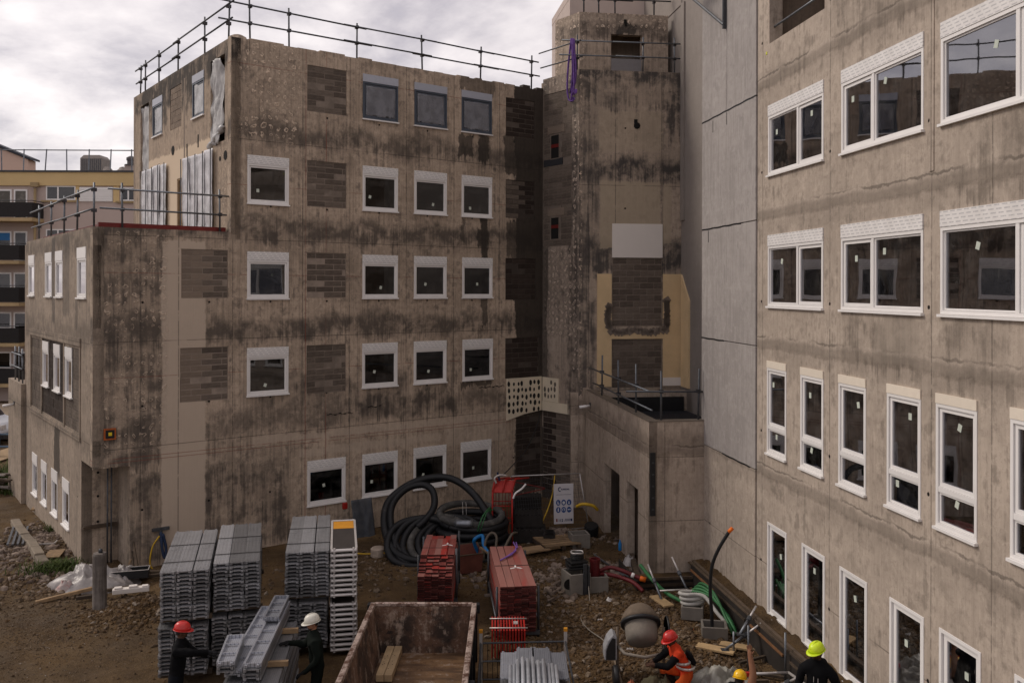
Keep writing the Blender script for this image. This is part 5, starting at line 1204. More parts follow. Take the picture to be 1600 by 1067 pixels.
def text(s, size, x, z, y, parent, F, mat, name='lettering', bold=0.0):
    cu = bpy.data.curves.new('lettering', 'FONT'); cu.body = s; cu.size = size; cu.extrude = .002; cu.offset = bold
    o = bpy.data.objects.new('tmp', cu); col.objects.link(o); dg = bpy.context.evaluated_depsgraph_get(); me = bpy.data.meshes.new_from_object(o.evaluated_get(dg)); bpy.data.objects.remove(o)
    me.materials.clear(); me.materials.append(mat); return link(name, me, None, parent, F @ T(x, y, z) @ Matrix.Rotation(R_(90), 4, 'X'))
text('KARDAL', .068, .235, 1.43, -.015, t_, F_S, m_navy, bold=.003)
text('112', .105, .135, .475, -.015, t_, F_S, m_navy, bold=.004)
mb = MB(); mb.tube([(.19 + .045 * math.cos(a), -.016, 1.455 + .058 * math.sin(a)) for a in [.9 + k * .4 for k in range(12)]], .014, 6); link('emblem', mb, m_navy, t_, F_S)
mb = MB(); mb.box(.08, .55, -.016, -.0125, 1.285, 1.295); link('rule', mb, m_navy, t_, F_S)
mb = MB(); mb.box(.07, .115, -.016, -.0125, .47, .56); link('red_mark', mb, m_redp, t_, F_S)
mb = MB()
for k in range(5): x = .33 + k * .035; mb.add([(x, -.015, .475), (x + .018, -.015, .475), (x + .045, -.015, .555), (x + .027, -.015, .555)], [(0, 1, 2, 3)])
link('hatching', mb, m_navy, t_, F_S, kind='stuff')
mb = MB(); mb.box(.52, .58, -.016, -.0125, .475, .555); link('print_square', mb, m_navy, t_, F_S)
for i in range(3):
    for j in range(2):
        cx, cz = .14 + i * .17, 1.05 - j * .22; mb = MB(); mb.lathe([(.072, 0), (.072, .004)], 20, T(cx, -.013, cz) @ Matrix.Rotation(R_(90), 4, 'X') @ Matrix.Diagonal((1, 1.25, 1, 1))); p = link('pictogram', mb, m_blue, t_, F_S)
        q = MB(); yy = -.019
        if (i, j) == (0, 0): q.box(cx - .025, cx, yy, yy + .001, cz - .045, cz + .045); q.box(cx, cx + .035, yy, yy + .001, cz - .045, cz - .02)
        elif (i, j) == (1, 0): q.lathe([(.042, 0), (.042, .001)], 14, T(cx, yy, cz) @ Matrix.Rotation(R_(90), 4, 'X')); q.box(cx - .03, cx + .03, yy, yy + .001, cz - .05, cz - .035)
        elif (i, j) == (2, 0): q.box(cx - .02, cx + .015, yy, yy + .001, cz - .05, cz + .0); [q.box(cx - .02 + .012 * k, cx - .013 + .012 * k, yy, yy + .001, cz, cz + .04) for k in range(3)]
        elif (i, j) == (0, 1): q.box(cx - .018, cx + .018, yy, yy + .001, cz - .05, cz + .035); q.lathe([(.014, 0), (.014, .001)], 10, T(cx, yy, cz + .052) @ Matrix.Rotation(R_(90), 4, 'X'))
        elif (i, j) == (1, 1): q.box(cx - .04, cx - .02, yy, yy + .001, cz - .03, cz + .03); q.box(cx + .02, cx + .04, yy, yy + .001, cz - .03, cz + .03); q.box(cx - .03, cx + .03, yy, yy + .001, cz + .04, cz + .05)
        else: q.box(cx - .045, cx - .006, yy, yy + .001, cz - .012, cz + .02); q.box(cx + .006, cx + .045, yy, yy + .001, cz - .012, cz + .02)
        link('symbol', q, m_signw, p, F_S)

# --- yellow hoses, cables
m_yel = simple('yellow_hose', (.50, .31, .02), .5, var=.2)
def cable(pts, r, mat, label, cat='hose', name='cable', seg=7, group=None):
    mb = MB(); mb.tube(catmull(pts, 6), r, seg); return link(name, mb, mat, None, smooth=True, label=label, cat=cat, group=group)
cable([(1.36, 28.1, 1.75), (1.25, 27.7, 1.2), (1.05, 27.3, .75), (.85, 27.1, .45), (.7, 27, .5)], .02, m_yel, 'thin yellow hose hanging beside the sign')
cable([(2.0, 27.6, .9), (2.2, 27.5, 1.0), (2.5, 27.5, .95), (2.65, 27.6, .8)], .05, m_yel, 'short thick yellow hose arching right of the sign')
cable([(-5.0, 25.6, .1), (-4.2, 25.4, .08), (-3.7, 25.35, .12), (-3.5, 25.2, .15)], .02, m_yel, 'thin yellow hose crossing the ground left of the hose coil')
cable([(.98, 31.6, 3.2), (.9, 31.2, 2.9), (.5, 30.2, 2.2), (.0, 29, 1.85), (-.3, 28, 1.75)], .015, m_black, 'black cable sagging from the inner corner wall to the cage', 'cable')
mb = MB(); mb.lathe([(.2, 0), (.22, .02), (.22, .26), (.2, .3)], 16, T(2.45, 27.5, .1) @ Matrix.Rotation(.3, 4, 'X')); link('black_tub', mb, m_black, None, smooth=False, label='round black tub behind the yellow hose arch', cat='tub')
# wheelbarrow between the red stacks
m_tray = simple('dusty_red_metal', (.16, .055, .04), .7, var=.4, scale=4)
t_ = thing('mortar_trough', 'dusty red open trough between the two red stacks', 'trough', T(-1.2, 24.2, 0)); mb = MB()
P0 = [(-1.45, 23.6), (-.75, 23.9), (-.95, 24.9), (-1.6, 24.6)]
mb.add([(x, y, .55) for x, y in P0] + [(x * .9 - .12, y * .9 + 2.43, .05) for x, y in P0] + [(x * .96 - .05, y * .96 + .97, .54) for x, y in P0] + [(x * .85 - .18, y * .85 + 3.64, .09) for x, y in P0], [(0, 1, 5, 4), (1, 2, 6, 5), (2, 3, 7, 6), (3, 0, 4, 7), (4, 5, 6, 7)[::-1], (8, 12, 13, 9), (9, 13, 14, 10), (10, 14, 15, 11), (11, 15, 12, 8), (12, 15, 14, 13), (0, 8, 9, 1), (1, 9, 10, 2), (2, 10, 11, 3), (3, 11, 8, 0)]); link('tub', mb, m_tray, t_)
mb = MB(); mb.tube([(p[0], p[1], .55) for p in P0 + P0[:1]], .02, 6); link('rim', mb, m_woodd, t_)
m_bluep = simple('blue_plastic', (.01, .16, .42), .45, var=.2)
cable([(-.9, 24.6, .35), (-1.0, 24.5, .6), (-1.0, 24.4, .78), (-.8, 24.5, .85), (-.75, 24.3, .65), (-.62, 24.1, .5)], .05, m_bluep, 'bright blue hose bend beside the trough', name='hose')
cable([(-.75, 24.1, .3), (-.7, 24.3, .75), (-.55, 24.4, .95), (-.4, 24.3, .85), (-.45, 24.0, .4), (-.3, 23.8, .5), (0.0, 24.2, .95), (.15, 24.6, .9)], .035, simple('grey_brown_hose', (.13, .105, .08), .7), 'looped grey brown hose behind the long red stack', name='hose')
mb = MB(); mb.cbox((-.5, 24.0, .45), (.9, .07, .05), Matrix.Rotation(-.6, 4, 'Z') @ Matrix.Rotation(.35, 4, 'Y')); link('timber_batten', mb, m_wood, None, label='slanting timber batten between the trough and the long red stack', cat='timber')
mb = MB(); mb.lathe([(.2, 0), (.21, .02), (.21, .22), (.16, .26), (0, .26)], 18, T(-3.78, 25.4, G_(-3.78, 25.4))); link('concrete_plug', mb, m_conBox, None, smooth=False, label='short round concrete plug left of the hose coil', cat='concrete block')
sheet('dark_tarpaulin', frame((-5.1, 26.9), DM) @ Matrix.Rotation(R_(-14), 4, 'X'), 0.45, 1.15, -.1, 1.15, 0, simple('dark_blue_grey_tarp', (.03, .034, .042), .6, var=.8, scale=4, c2=(.11, .11, .11)), None, .08, 16, 16, 44, cat='tarpaulin', label='speckled dark tarpaulin leaning on the wall behind the platforms')
mb = MB(); mb.cbox((-5.02, 27.0, 1.05), (.16, .08, .2), .6); link('red_box', mb, m_redb, None, bevel=.02, label='small red box on the wall above the orange striped platform', cat='box')

# --- concrete boxes and manhole parts
m_gbox = simple('grey_concrete_box', (.20, .18, .155), .85, var=.3, scale=3, bump=.004)
def open_box(x, y, w, d, h, rz, label, z=0, t=.05, mat=None):
    M = T(x, y, G_(x, y, z), rz); mb = MB(); ring_ = [(-w / 2, w / 2, -d / 2, -d / 2 + t), (-w / 2, w / 2, d / 2 - t, d / 2), (-w / 2, -w / 2 + t, -d / 2 + t, d / 2 - t), (w / 2 - t, w / 2, -d / 2 + t, d / 2 - t)]
    for a, b, c_, e in ring_: mb.box(a, b, c_, e, 0, h)
    mb.box(-w / 2 + t, w / 2 - t, -d / 2 + t, d / 2 - t, 0, t)
    return link('concrete_box', mb, mat or m_gbox, None, M, bevel=.01, label=label, cat='drain box', group='open concrete drain boxes')
open_box(2.0, 26.5, .55, .5, .42, .2, 'open concrete drain box in front of the safety sign and pallet')
open_box(1.62, 22.45, .55, .6, .55, .35, 'tall concrete drain box with a round knockout carrying dark lids')
open_box(2.14, 22.55, .52, .5, .40, .1, 'concrete drain box holding the upright dark red pipe')
open_box(4.20, 20.75, .5, .5, .30, -.25, 'concrete drain box holding the white coiled hose')
open_box(4.42, 19.5, .55, .5, .26, -.15, 'lone concrete drain box with the black curved duct standing in it')
mb = MB(); mb.lathe([(.13, 0), (.13, .01)], 16, T(1.42, 22.16, .30) @ Matrix.Rotation(R_(90), 4, 'X') @ Matrix.Rotation(.35, 4, 'Y')); link('knockout', mb, m_dark, [o for o in W if o.name.startswith('concrete_box')][1])
for k in range(3):
    mb = MB(); mb.cbox((1.64, 22.5, .63 + k * .075), (.5 - k * .02, .42, .055), .15 + k * .1); link('manhole_plate', mb, m_black, None, bevel=.012, label=('lowest', 'middle', 'topmost')[k] + ' dark plate stacked on the tall drain box', cat='lid', group='dark plates on the drain box')
for k in range(4):
    mb = MB(); mb.tube([(1.65 + .15 * math.cos(a), 22.5 + .15 * math.sin(a), .86 + .045 * k + .01 * math.sin(3 * a)) for a in [i * .42 for i in range(16)]], .022, 6); link('wire_coil', mb, m_black if k < 3 else m_alu, None, smooth=True, label=('lowest black cable coil on the dark plates', 'second cable coil on the dark plates', 'third cable coil on the dark plates', 'silvery topmost coil on the dark plates')[k], cat='coil', group='coils on the dark plates')
m_dred = simple('dark_red_pipe', (.12, .012, .014), .5, var=.3)
mb = MB(); mb.lathe([(.125, 0), (.125, .46), (.14, .47), (.14, .54), (.11, .54), (.11, .1)], 20, T(2.12, 22.75, .22)); link('drain_pipe', mb, m_dred, None, label='short upright dark red drain pipe standing in a concrete box', cat='pipe')
for k, (yo, lab) in enumerate(((0, 'upper dark red corrugated duct running to the orange cap'), (.12, 'lower dark red corrugated duct curving to the annex'))):
    hose('corrugated_duct', [(2.25, 22.75, .45 - .08 * k), (2.5, 22.7 - yo, .55 - .15 * k), (2.8, 22.6 - yo, .5 - .15 * k), (3.05, 22.5 - yo * 2, .42 - .12 * k), (3.25, 22.4 - yo * 3, .36 - .2 * k)], .05, m_dred, lab, 'duct', .025, .1)
mb = MB(); mb.tube([(3.02, 22.5, .43), (3.09, 22.47, .41)], .062, 10); link('white_sleeve', mb, m_white, None, smooth=True, label='white sleeve on the dark red duct', cat='sleeve')
mb = MB(); mb.tube([(3.22, 22.42, .37), (3.36, 22.38, .34)], .065, 10); link('orange_cap', mb, simple('orange_cap', (.75, .15, .01), .5), [o for o in W if o.name.startswith('corrugated_duct')][0], smooth=True)
mb = MB(); mb.box(-.0, .08, 0, .08, 0, .75, T(1.80, 22.1, .05, .3)); mb.box(.1, .15, 0, .05, 0, .7, T(1.80, 22.1, .05, .3)); link('metal_profile', mb, m_steeld, None, label='pair of thin steel profiles standing against the drain box', cat='profile')
cable([(1.9, 22.0, .3), (1.85, 21.3, .06), (1.6, 20.6, .06), (1.7, 19.9, .06), (2.0, 19.2, .06), (2.1, 18.4, .08)], .012, simple('pale_wire', (.25, .22, .18), .6), 'long thin pale cable wandering over the dirt from the drain boxes', 'cable')
# kerb forms round the annex
mb = MB(); mb.add([(3.4, 26.8, .02), (3.2, 23.0, .02), (3.35, 23.0, .02), (3.5, 26.8, .02), (3.4, 26.8, .16), (3.2, 23.0, .16), (3.35, 23.0, .16), (3.5, 26.8, .16)], [(4, 5, 6, 7), (0, 1, 5, 4), (1, 2, 6, 5), (2, 3, 7, 6), (3, 0, 4, 7)]); link('formwork_board', mb, m_woodd, None, label='dirty formwork board laid along the doorway side of the annex', cat='board')
for k, (a, b, lab) in enumerate((((2.45, 24.9, .1), (3.05, 23.3, .12), 'pale steel bar lying on the soil toward the annex corner'), ((2.35, 25.4, .08), (2.95, 23.5, .09), 'second steel bar lying beside the annex doorways'))): mb = MB(); mb.tube([a, b], .02, 6); link('steel_bar', mb, m_steel, None, label=lab, cat='bar')
mb = MB(); mb.lathe([(.045, 0), (.05, .01), (.05, .2), (.02, .26), (.02, .3)], 12, T(3.10, 25.55, .15)); link('water_bottle', mb, m_bluep, None, smooth=True, label='blue plastic bottle standing by the annex doorway', cat='bottle')
def lump(name, cx, cy, rx, ry, h, mat, label, cat, seed, n=26, z0=None, wr=.35, kind=None):
    mb = MB(); vs = [(cx, cy, (G_(cx, cy) if z0 is None else z0) + h)]
    R = 18
    for j in range(1, R + 1):
        for i in range(n):
            a = 2 * math.pi * i / n; t = j / R; q = Vector((math.cos(a) * t * 2, math.sin(a) * t * 2, seed * 3.3)); ir = 1 + noise.noise(q * 1.1) * .35
            x = cx + rx * t * ir * math.cos(a); y = cy + ry * t * ir * math.sin(a)
            f = (1 - t ** 2.2) * (1 + wr * (noise.noise(q * 1.2) * 1.3 - abs(noise.noise(q * 2.2)) * 1.2 - abs(noise.noise(q * 5)) * .35 + .3)); vs.append((x, y, (G_(x, y) if z0 is None else z0) - .03 + h * max(0, f)))
    fs = [(0, 1 + i, 1 + (i + 1) % n) for i in range(n)] + [(1 + (j - 1) * n + i, 1 + j * n + i, 1 + j * n + (i + 1) % n, 1 + (j - 1) * n + (i + 1) % n) for j in range(1, R) for i in range(n)]
    mb.add(vs, fs); return link(name, mb, mat, None, smooth=True, label=label, cat=cat, kind=kind)
m_bag = film_mat('white_plastic_bag', (.50, .47, .45), 1.0, .35)
lump('plastic_bag', 3.28, 24.85, .22, .25, .25, m_bag, 'white plastic bag lying at the annex corner', 'bag', 3)
# pallets and boards below the sign
t_ = thing('wooden_pallet', 'grey wooden pallet on the ground left of the drain box under the sign', 'pallet', T(1.4, 26.3, .05)); M = T(1.35, 26.35, .06, .35)
for k in range(6): mb = MB(); mb.box(-.55, .55, -.5 + k * .19, -.36 + k * .19, .12, .145); link('slat', mb, m_wood, t_, M)
for k in range(3): mb = MB(); mb.box(-.55 + k * .5, -.45 + k * .5, -.5, .6, 0, .118); link('block', mb, m_woodd, t_, M)
mb = MB(); mb.box(-.55, .55, -.2, .2, 0, .03, T(.85, 25.9, .1, .45) @ Matrix.Rotation(.06, 4, 'X')); link('board', mb, m_wood, None, label='broad dusty board lying right of the long red stack', cat='board')
mb = MB(); mb.box(-.4, .4, -.08, .08, 0, .03, T(.75, 25.5, .13, .5)); link('board', mb, m_wood, None, label='narrow broken board on the edge of the broad board', cat='board')

# --- formwork along the walls
F_FW = F_R @ T(0, -.50, 0)     # x from -4 (far) towards the camera
m_form = simple('dark_formwork_membrane', (.040, .032, .027), .8, var=.5, scale=3)
t_ = thing('wall_formwork', 'low dark timber formwork with membrane along the foot of the right building', 'formwork', F_FW @ T(-2, 0, 0))
mb = MB(); mb.box(-3.55, 6, 0, .03, -.05, .62); link('membrane_board', mb, m_form, t_, F_FW)
for k in range(5): mb = MB(); mb.box(-3.55 + k * 1.9, -3.55 + k * 1.9 + 1.88, -.035, -.002, .61, .655); link('waling', mb, m_woodd, t_, F_FW)
for k in range(5): mb = MB(); mb.box(-3.5 + k * 1.9, -3.5 + k * 1.9 + 1.6, -.035, -.002, .42, .465); link('waling', mb, m_woodd if k % 2 else simple('orange_brown_timber', (.20, .095, .04), .9, var=.5, scale=6) if 'orange_brown_timber' not in bpy.data.materials else bpy.data.materials['orange_brown_timber'], t_, F_FW)
mb = MB(); mb.box(-3.55, 6, .03, .10, .62, .68); link('kerb_plank', mb, m_woodd, t_, F_FW)
mb = MB(); nseg = 120
for i in range(nseg + 1):
    x = -3.9 + i * 10 / nseg
    for j in range(7): mb.v.append((x, .03 + j * .078, .50 + .10 * j / 6 + noise.noise(Vector((x * 3, j * .7, 2))) * .09 + noise.noise(Vector((x * 9, j * 1.9, 5))) * .05))
for i in range(nseg):
    for j in range(6): mb.f.append((i * 7 + j, (i + 1) * 7 + j, (i + 1) * 7 + j + 1, i * 7 + j + 1)); mb.m.append(0)
link('soil_fill', mb, mg.mat, t_, F_FW, smooth=True)
F_F2 = F_BF @ T(0, -.5, 0)
t_ = thing('wall_formwork', 'low dark formwork in front of the annex end wall', 'formwork', F_F2)
mb = MB(); mb.box(-.45, 1.35, 0, .03, -.05, .30); link('membrane_board', mb, m_form, t_, F_F2)
for z in (.30, .14): mb = MB(); mb.box(-.45, 1.38, -.045, -.002, z - .05, z + .02); link('waling', mb, m_woodd, t_, F_F2)
mb = MB(); mb.box(-.45, 1.4, .03, .5, .0, .26); link('soil_fill', mb, mg.mat, t_, F_F2)
mb = MB(); mb.box(-.46, -.43, 0, 1.8, -.05, .26); link('side_board', mb, m_form, t_, F_F2)
# adjustable props with foot boards
def prop(a, b, label, r=.024):
    t_ = thing('steel_prop', label, 'prop', Matrix.Translation(a), 'slanting steel props'); a, b = Vector(a), Vector(b); m = a.lerp(b, .55)
    mb = MB(); mb.tube([a, m], r * 1.3, 8); link('outer_tube', mb, m_steel, t_, smooth=True); mb = MB(); mb.tube([m, b], r, 8); link('inner_tube', mb, m_alu, t_, smooth=True)
    mb = MB(); mb.cbox(a + Vector((0, 0, .0)), (.16, .16, .02)); link('foot_plate', mb, m_steeld, t_); mb = MB(); mb.tube([m - (b - a).normalized() * .05, m + (b - a).normalized() * .05], r * 2, 8); link('collar', mb, m_steeld, t_)
def fboard(x, y, L, w, rz, label, z=.0):
    mb = MB(); mb.box(-L / 2, L / 2, -w / 2, w / 2, 0, .045); link('foot_board', mb, m_wood if 'pale' not in label else simple('pale_wood_board', (.42, .29, .15), .8, var=.25, scale=5) if 'pale_wood_board' not in bpy.data.materials else bpy.data.materials['pale_wood_board'], None, T(x, y, G_(x, y, .03 + z), rz), bevel=.005, label=label, cat='board', group='boards under the props')
fboard(3.60, 21.45, .75, .27, 1.9, 'pale board under the prop at the annex corner'); prop((3.62, 21.5, .12), (3.40, 22.3, .75), 'steel prop leaning on the annex corner formwork')
prop((4.35, 22.0, .15), (4.05, 22.6, .85), 'short steel prop leaning in front of the annex end wall'); mb = MB(); mb.tube([(3.6, 21.7, .3), (4.3, 21.75, .32)], .022, 8); link('steel_bar', mb, m_alu, None, smooth=True, label='horizontal pale steel bar between the two annex props', cat='bar')
fboard(4.28, 18.75, .8, .26, -.5, 'pale board under the crossed props, nearer one'); fboard(4.72, 18.95, .6, .24, -.45, 'pale board under the crossed props, farther one')
prop((4.45, 18.65, .10), (5.25, 18.7, .66), 'lower of two crossed steel props by the right wall'); prop((4.75, 18.6, .45), (5.22, 19.1, .85), 'upper of two crossed steel props by the right wall')
fboard(4.72, 16.65, .55, .3, -.3, 'pale board at the bottom edge under the last prop'); prop((4.75, 16.7, .1), (5.35, 16.2, .66), 'steel prop near the neon helmeted worker')
for x, y, h, lab in ((4.70, 17.75, .95, 'upright steel pin standing in the soil beside the yellow helmeted worker'), (5.28, 17.25, 1.0, 'upright steel tube against the formwork near the neon helmet'), (4.62, 18.6, .5, 'short bent steel pin by the crossed props')):
    mb = MB(); mb.tube([(x, y, 0), (x, y, h)], .022, 8); link('steel_pin', mb, m_steel, None, smooth=True, label=lab, cat='pin')
mb = MB(); mb.tube([(4.45, 16.9, .35), (5.25, 16.95, .36)], .026, 8); mb.tube([(5.25, 16.95, .36), (5.65, 15.4, .4)], .026, 8); link('steel_bar', mb, m_alu, None, smooth=True, label='bent pale steel tube frame low beside the formwork', cat='bar')
mb = MB(); mb.cbox((4.45, 16.9, .35), (.12, .07, .07)); link('red_grip', mb, m_redb, None, label='red end grip of the pale bent tube', cat='grip')
# green, white and black ducts
for k in range(4): hose('green_duct', [(4.05 + .1 * k, 21.1 + .1 * k, .08), (4.2 + .08 * k, 21.0 + .05 * k, .5 + .05 * k), (4.55 + .03 * k, 20.6, .55 + .03 * k), (4.85 - .03 * k, 20.1 - .3 * (k % 2), .3), (4.95 - .04 * k, 19.75 - .25 * (k % 2), .08)], .032, m_green, ['first green corrugated duct arching by the right wall', 'second green duct of the arching bunch', 'third green duct of the arching bunch', 'fourth green duct of the arching bunch'][k], 'duct', .02, .08, group='green ducts by the right wall')
hose('green_duct', [(3.30, 22.9, .55), (3.5, 22.3, .38), (3.8, 21.7, .22), (4.2, 21.3, .12)], .045, m_green, 'straight green duct leaning from the annex corner', 'duct', .02, .08)
m_wh = simple('white_corrugated_hose', (.42, .41, .38), .6, var=.25)
pts = [(4.2 + (.22 + .003 * k) * math.cos(k * .7), 20.8 + .19 * math.sin(k * .7), .28 + .012 * k) for k in range(26)] + [(4.45, 20.5, .55), (4.65, 20.2, .3), (4.85, 19.95, .12)]
hose('white_hose', pts, .043, m_wh, 'white corrugated hose coiled in a concrete box by the right wall', 'hose', .02, .08, n=4)
hose('black_duct', [(4.38, 19.5, .05), (4.36, 19.5, .6), (4.33, 19.5, 1.1), (4.36, 19.45, 1.6), (4.48, 19.35, 2.0), (4.68, 19.25, 2.4)], .038, m_black, 'tall curved black duct with orange tip rising from the drain box', 'duct', .02, .06)
mb = MB(); mb.tube([(4.67, 19.25, 2.39), (4.74, 19.22, 2.48)], .042, 10); link('orange_cap', mb, bpy.data.materials['orange_cap'], [o for o in W if o.name.startswith('black_duct')][0], smooth=True)
mb = MB(); mb.lathe([(.06, 0), (.07, .12)], 10, T(4.38, 19.5, .05)); link('blue_rag', mb, simple('navy_cloth', (.015, .025, .09), .9), None, label='dark blue sleeve round the foot of the black duct', cat='sleeve')

# --- concrete mixer
t_ = thing('concrete_mixer', 'muddy concrete mixer with round drum and grey engine cover, seen from its mouth side', 'mixer', T(2.5, 17.4, 0)); m_mud = simple('cement_caked_steel', (.16, .12, .085), .9, var=.4, scale=5, bump=.006); m_mudl = simple('pale_cement_coat', (.23, .20, .165), .9, var=.3, scale=5, bump=.006)
Md = T(2.52, 17.4, 1.03) @ Matrix.Rotation(R_(-44), 4, 'X') @ Matrix.Diagonal((1.12, 1.12, 1.05, 1))
mb = MB(); mb.lathe([(0, -.30), (.17, -.295), (.24, -.27), (.275, -.20), (.28, -.05), (.28, .06)], 30, Md); link('drum_base', mb, m_mudl, t_, smooth=True)
mb = MB(); mb.lathe([(.281, .045), (.345, .05), (.35, .10), (.281, .105)], 30, Md); link('drum_band', mb, m_black, t_, smooth=True)
mb = MB(); mb.lathe([(.335, .10), (.325, .17), (.275, .28), (.20, .37), (.16, .40), (.145, .40), (.18, .34), (.24, .2)], 30, Md); link('drum_cone', mb, m_mud, t_, smooth=True)
mb = MB(); mb.lathe([(0, .15), (.24, .15)], 20, Md); link('drum_inside', mb, m_dark, t_)
for x in (2.06, 2.96):
    mb = MB(); mb.tube([(x, 17.35, 0), (x, 17.38, 1.05)], .03, 8); link('upright', mb, m_mud, t_, smooth=True)
mb = MB(); mb.tube([(2.06, 17.38, .70), (2.16, 17.02, .68), (2.52, 16.9, .66), (2.88, 17.02, .68), (2.96, 17.38, .70)], .03, 8); link('drum_yoke', mb, m_mudl, t_, smooth=True)
mb = MB()
for x in (2.1, 2.9): mb.tube([(x, 16.8, .1), (x, 18.1, .1)], .03, 8); 
mb.tube([(2.1, 16.85, .1), (2.9, 16.85, .1)], .03, 8); link('chassis', mb, m_mud, t_, smooth=True)
mb = MB(); prof = [(0, 0), (.26, 0), (.26, .18), (.20, .42), (.08, .5), (0, .5)]
mb.add([(1.80 + a, 17.25, .45 + b) for a, b in [(.0, 0), (.24, 0), (.24, .45), (.16, .5), (.06, .38), (.0, .2)]] + [(1.80 + a, 17.6, .45 + b) for a, b in [(.0, 0), (.24, 0), (.24, .45), (.16, .5), (.06, .38), (.0, .2)]], [(0, 1, 2, 3, 4, 5), (11, 10, 9, 8, 7, 6)] + [(k, 6 + k, 6 + (k + 1) % 6, (k + 1) % 6) for k in range(6)]); link('engine_cover', mb, simple('grey_plastic_cover', (.27, .27, .28), .5, var=.3), t_, bevel=.015)
mb = MB(); mb.add([(1.83 + a, 17.24, .47 + b) for a, b in [(.0, 0), (.18, 0), (.18, .40), (.12, .42), (.05, .3), (.0, .16)]] + [(1.83 + a, 17.246, .47 + b) for a, b in [(.0, 0), (.18, 0), (.18, .40), (.12, .42), (.05, .3), (.0, .16)]], [(0, 1, 2, 3, 4, 5)] + [(k, 6 + k, 6 + (k + 1) % 6, (k + 1) % 6) for k in range(6)]); link('cover_opening', mb, m_black, t_)
for x in (2.0, 3.05):
    mb = MB(); mb.lathe([(.08, -.05), (.2, -.05), (.22, -.03), (.22, .03), (.2, .05), (.08, .05)], 20, T(x, 17.1, .2) @ Matrix.Rotation(R_(90), 4, 'Y')); link('wheel', mb, m_black, t_, smooth=True)
mb = MB(); mb.lathe([(.28, -.02), (.3, 0), (.28, .02), (.26, 0), (.28, -.02)], 24, T(3.03, 17.42, .95) @ Matrix.Rotation(R_(90), 4, 'Y')); mb.tube([(3.03, 17.14, .95), (3.03, 17.7, .95)], .015, 6); mb.tube([(3.03, 17.42, .67), (3.03, 17.42, 1.23)], .015, 6); link('hand_wheel', mb, m_black, t_, smooth=True)

# --- sheets and bags at the bottom edge
m_sheetg = film_mat('dusty_greenish_sheet', (.30, .29, .25), 1.0, .5)
lump('plastic_sheeting', 4.05, 16.75, .85, .75, .42, m_sheetg, 'heap of dusty pale plastic sheeting beside the yellow helmeted worker', 'plastic sheet', 5, 60, wr=.5)
m_obag = film_mat('orange_bag', (.75, .16, .03), 1.0, .5); m_obag2 = film_mat('dull_orange_cloth', (.32, .085, .03), 1.0, .7)
lump('orange_bag', 3.35, 15.9, .42, .38, .42, m_obag, 'crumpled bright orange bag in front of the crouching worker', 'bag', 7, 40, wr=.5)
lump('orange_bag', 2.75, 15.95, .35, .35, .36, m_obag2, 'dull orange bag in front of the mixer', 'bag', 9, 40, wr=.5)
lump('orange_bag', 2.15, 16.0, .30, .35, .48, m_obag2, 'dull orange bag at the left foot of the mixer', 'bag', 11, 40, wr=.5)
lump('sand_bag', 2.45, 15.85, .25, .3, .30, simple('grey_sack', (.16, .145, .11), .9, var=.3), 'grey sack between the orange bags below the mixer', 'sack', 13, 24, wr=.5)
lump('sand_bag', 2.75, 16.7, .42, .4, .30, simple('muddy_sack', (.085, .072, .04), .9, var=.3), 'muddy sack under the mixer drum', 'sack', 14, 24, wr=.6)
mb = MB(); mb.tube(catmull([(3.2, 15.8, .2), (3.15, 15.75, .5), (3.3, 15.7, .62), (3.45, 15.75, .5)]), .035, 8); link('bag_handle', mb, m_black, None, smooth=True, label='black looped handle over the bright orange bag', cat='handle')
for k, (x, y, rz) in enumerate(((4.6, 17.2, .1), (5.0, 17.5, -.4), (4.9, 18.2, .5))):
    mb = MB(); mb.cbox((0, 0, 0), (.7, .06, .05)); link('scrap_timber', mb, m_woodd, None, T(x, y, G_(x, y, .08), rz), label=('dark scrap timber beside the raised hand', 'dark scrap timber against the formwork foot', 'dark scrap timber behind the crossed props')[k], cat='timber')
for k, (x, y, s, lab) in enumerate(((2.35, 21.5, .14, 'white crumpled scrap on the soil above the mixer'), (2.05, 20.4, .10, 'pale scrap on the soil left of the mixer'), (3.15, 20.1, .12, 'pinkish scrap of plastic below the props'), (4.0, 19.9, .09, 'orange scrap beside the lone drain box'), (2.5, 18.9, .13, 'white scrap of film on the soil right of the cable'))):
    lump('plastic_scrap', x, y, s, s * .6, s * .5, m_bag if k != 3 else m_obag, lab, 'litter', 30 + k, 10, wr=1.2)

# --- the left corner of the yard
mc = Mat('old_concrete_pillar', .9, 0, .2); nn = mc.noise(3, 5, .7); ns = mc.noise(1, 4, .7, stretch=(14, 14, .8)); mc.color(mc.mix((nn * .5 + ns * .5).step(.4, .65), (.10, .085, .075), (.20, .175, .155))); mc.bump(nn + ns, .01)
t_ = thing('concrete_pillar', 'upright round grey concrete pillar standing free in the yard at left', 'pillar', T(-9.74, 21.2, 0)); mb = MB(); mb.lathe([(.165, -.1), (.16, .02), (.155, 1.28), (.14, 1.33), (.0, 1.345)], 24, T(-9.74, 21.2, 0)); link('shaft', mb, mc.mat, t_, smooth=False, bevel=0)
mb = MB(); mb.lathe([(.05, 0), (.045, .07), (.02, .09), (0, .1)], 10, T(-9.72, 21.2, 1.34)); link('cap', mb, m_steeld, t_, smooth=True)
stones('pillar_foot_rubble', 60, [(-9.74, 21.1, .3, .2, 1)], .02, .06, ms.mat, 77)
m_pl = film_mat('milky_plastic_heap', (.33, .30, .285), 1.0, .4)
lump('plastic_sheeting', -10.75, 22.9, .95, .65, .55, m_pl, 'heap of crumpled white plastic film behind the round pillar', 'plastic sheet', 17, 56, wr=.42)
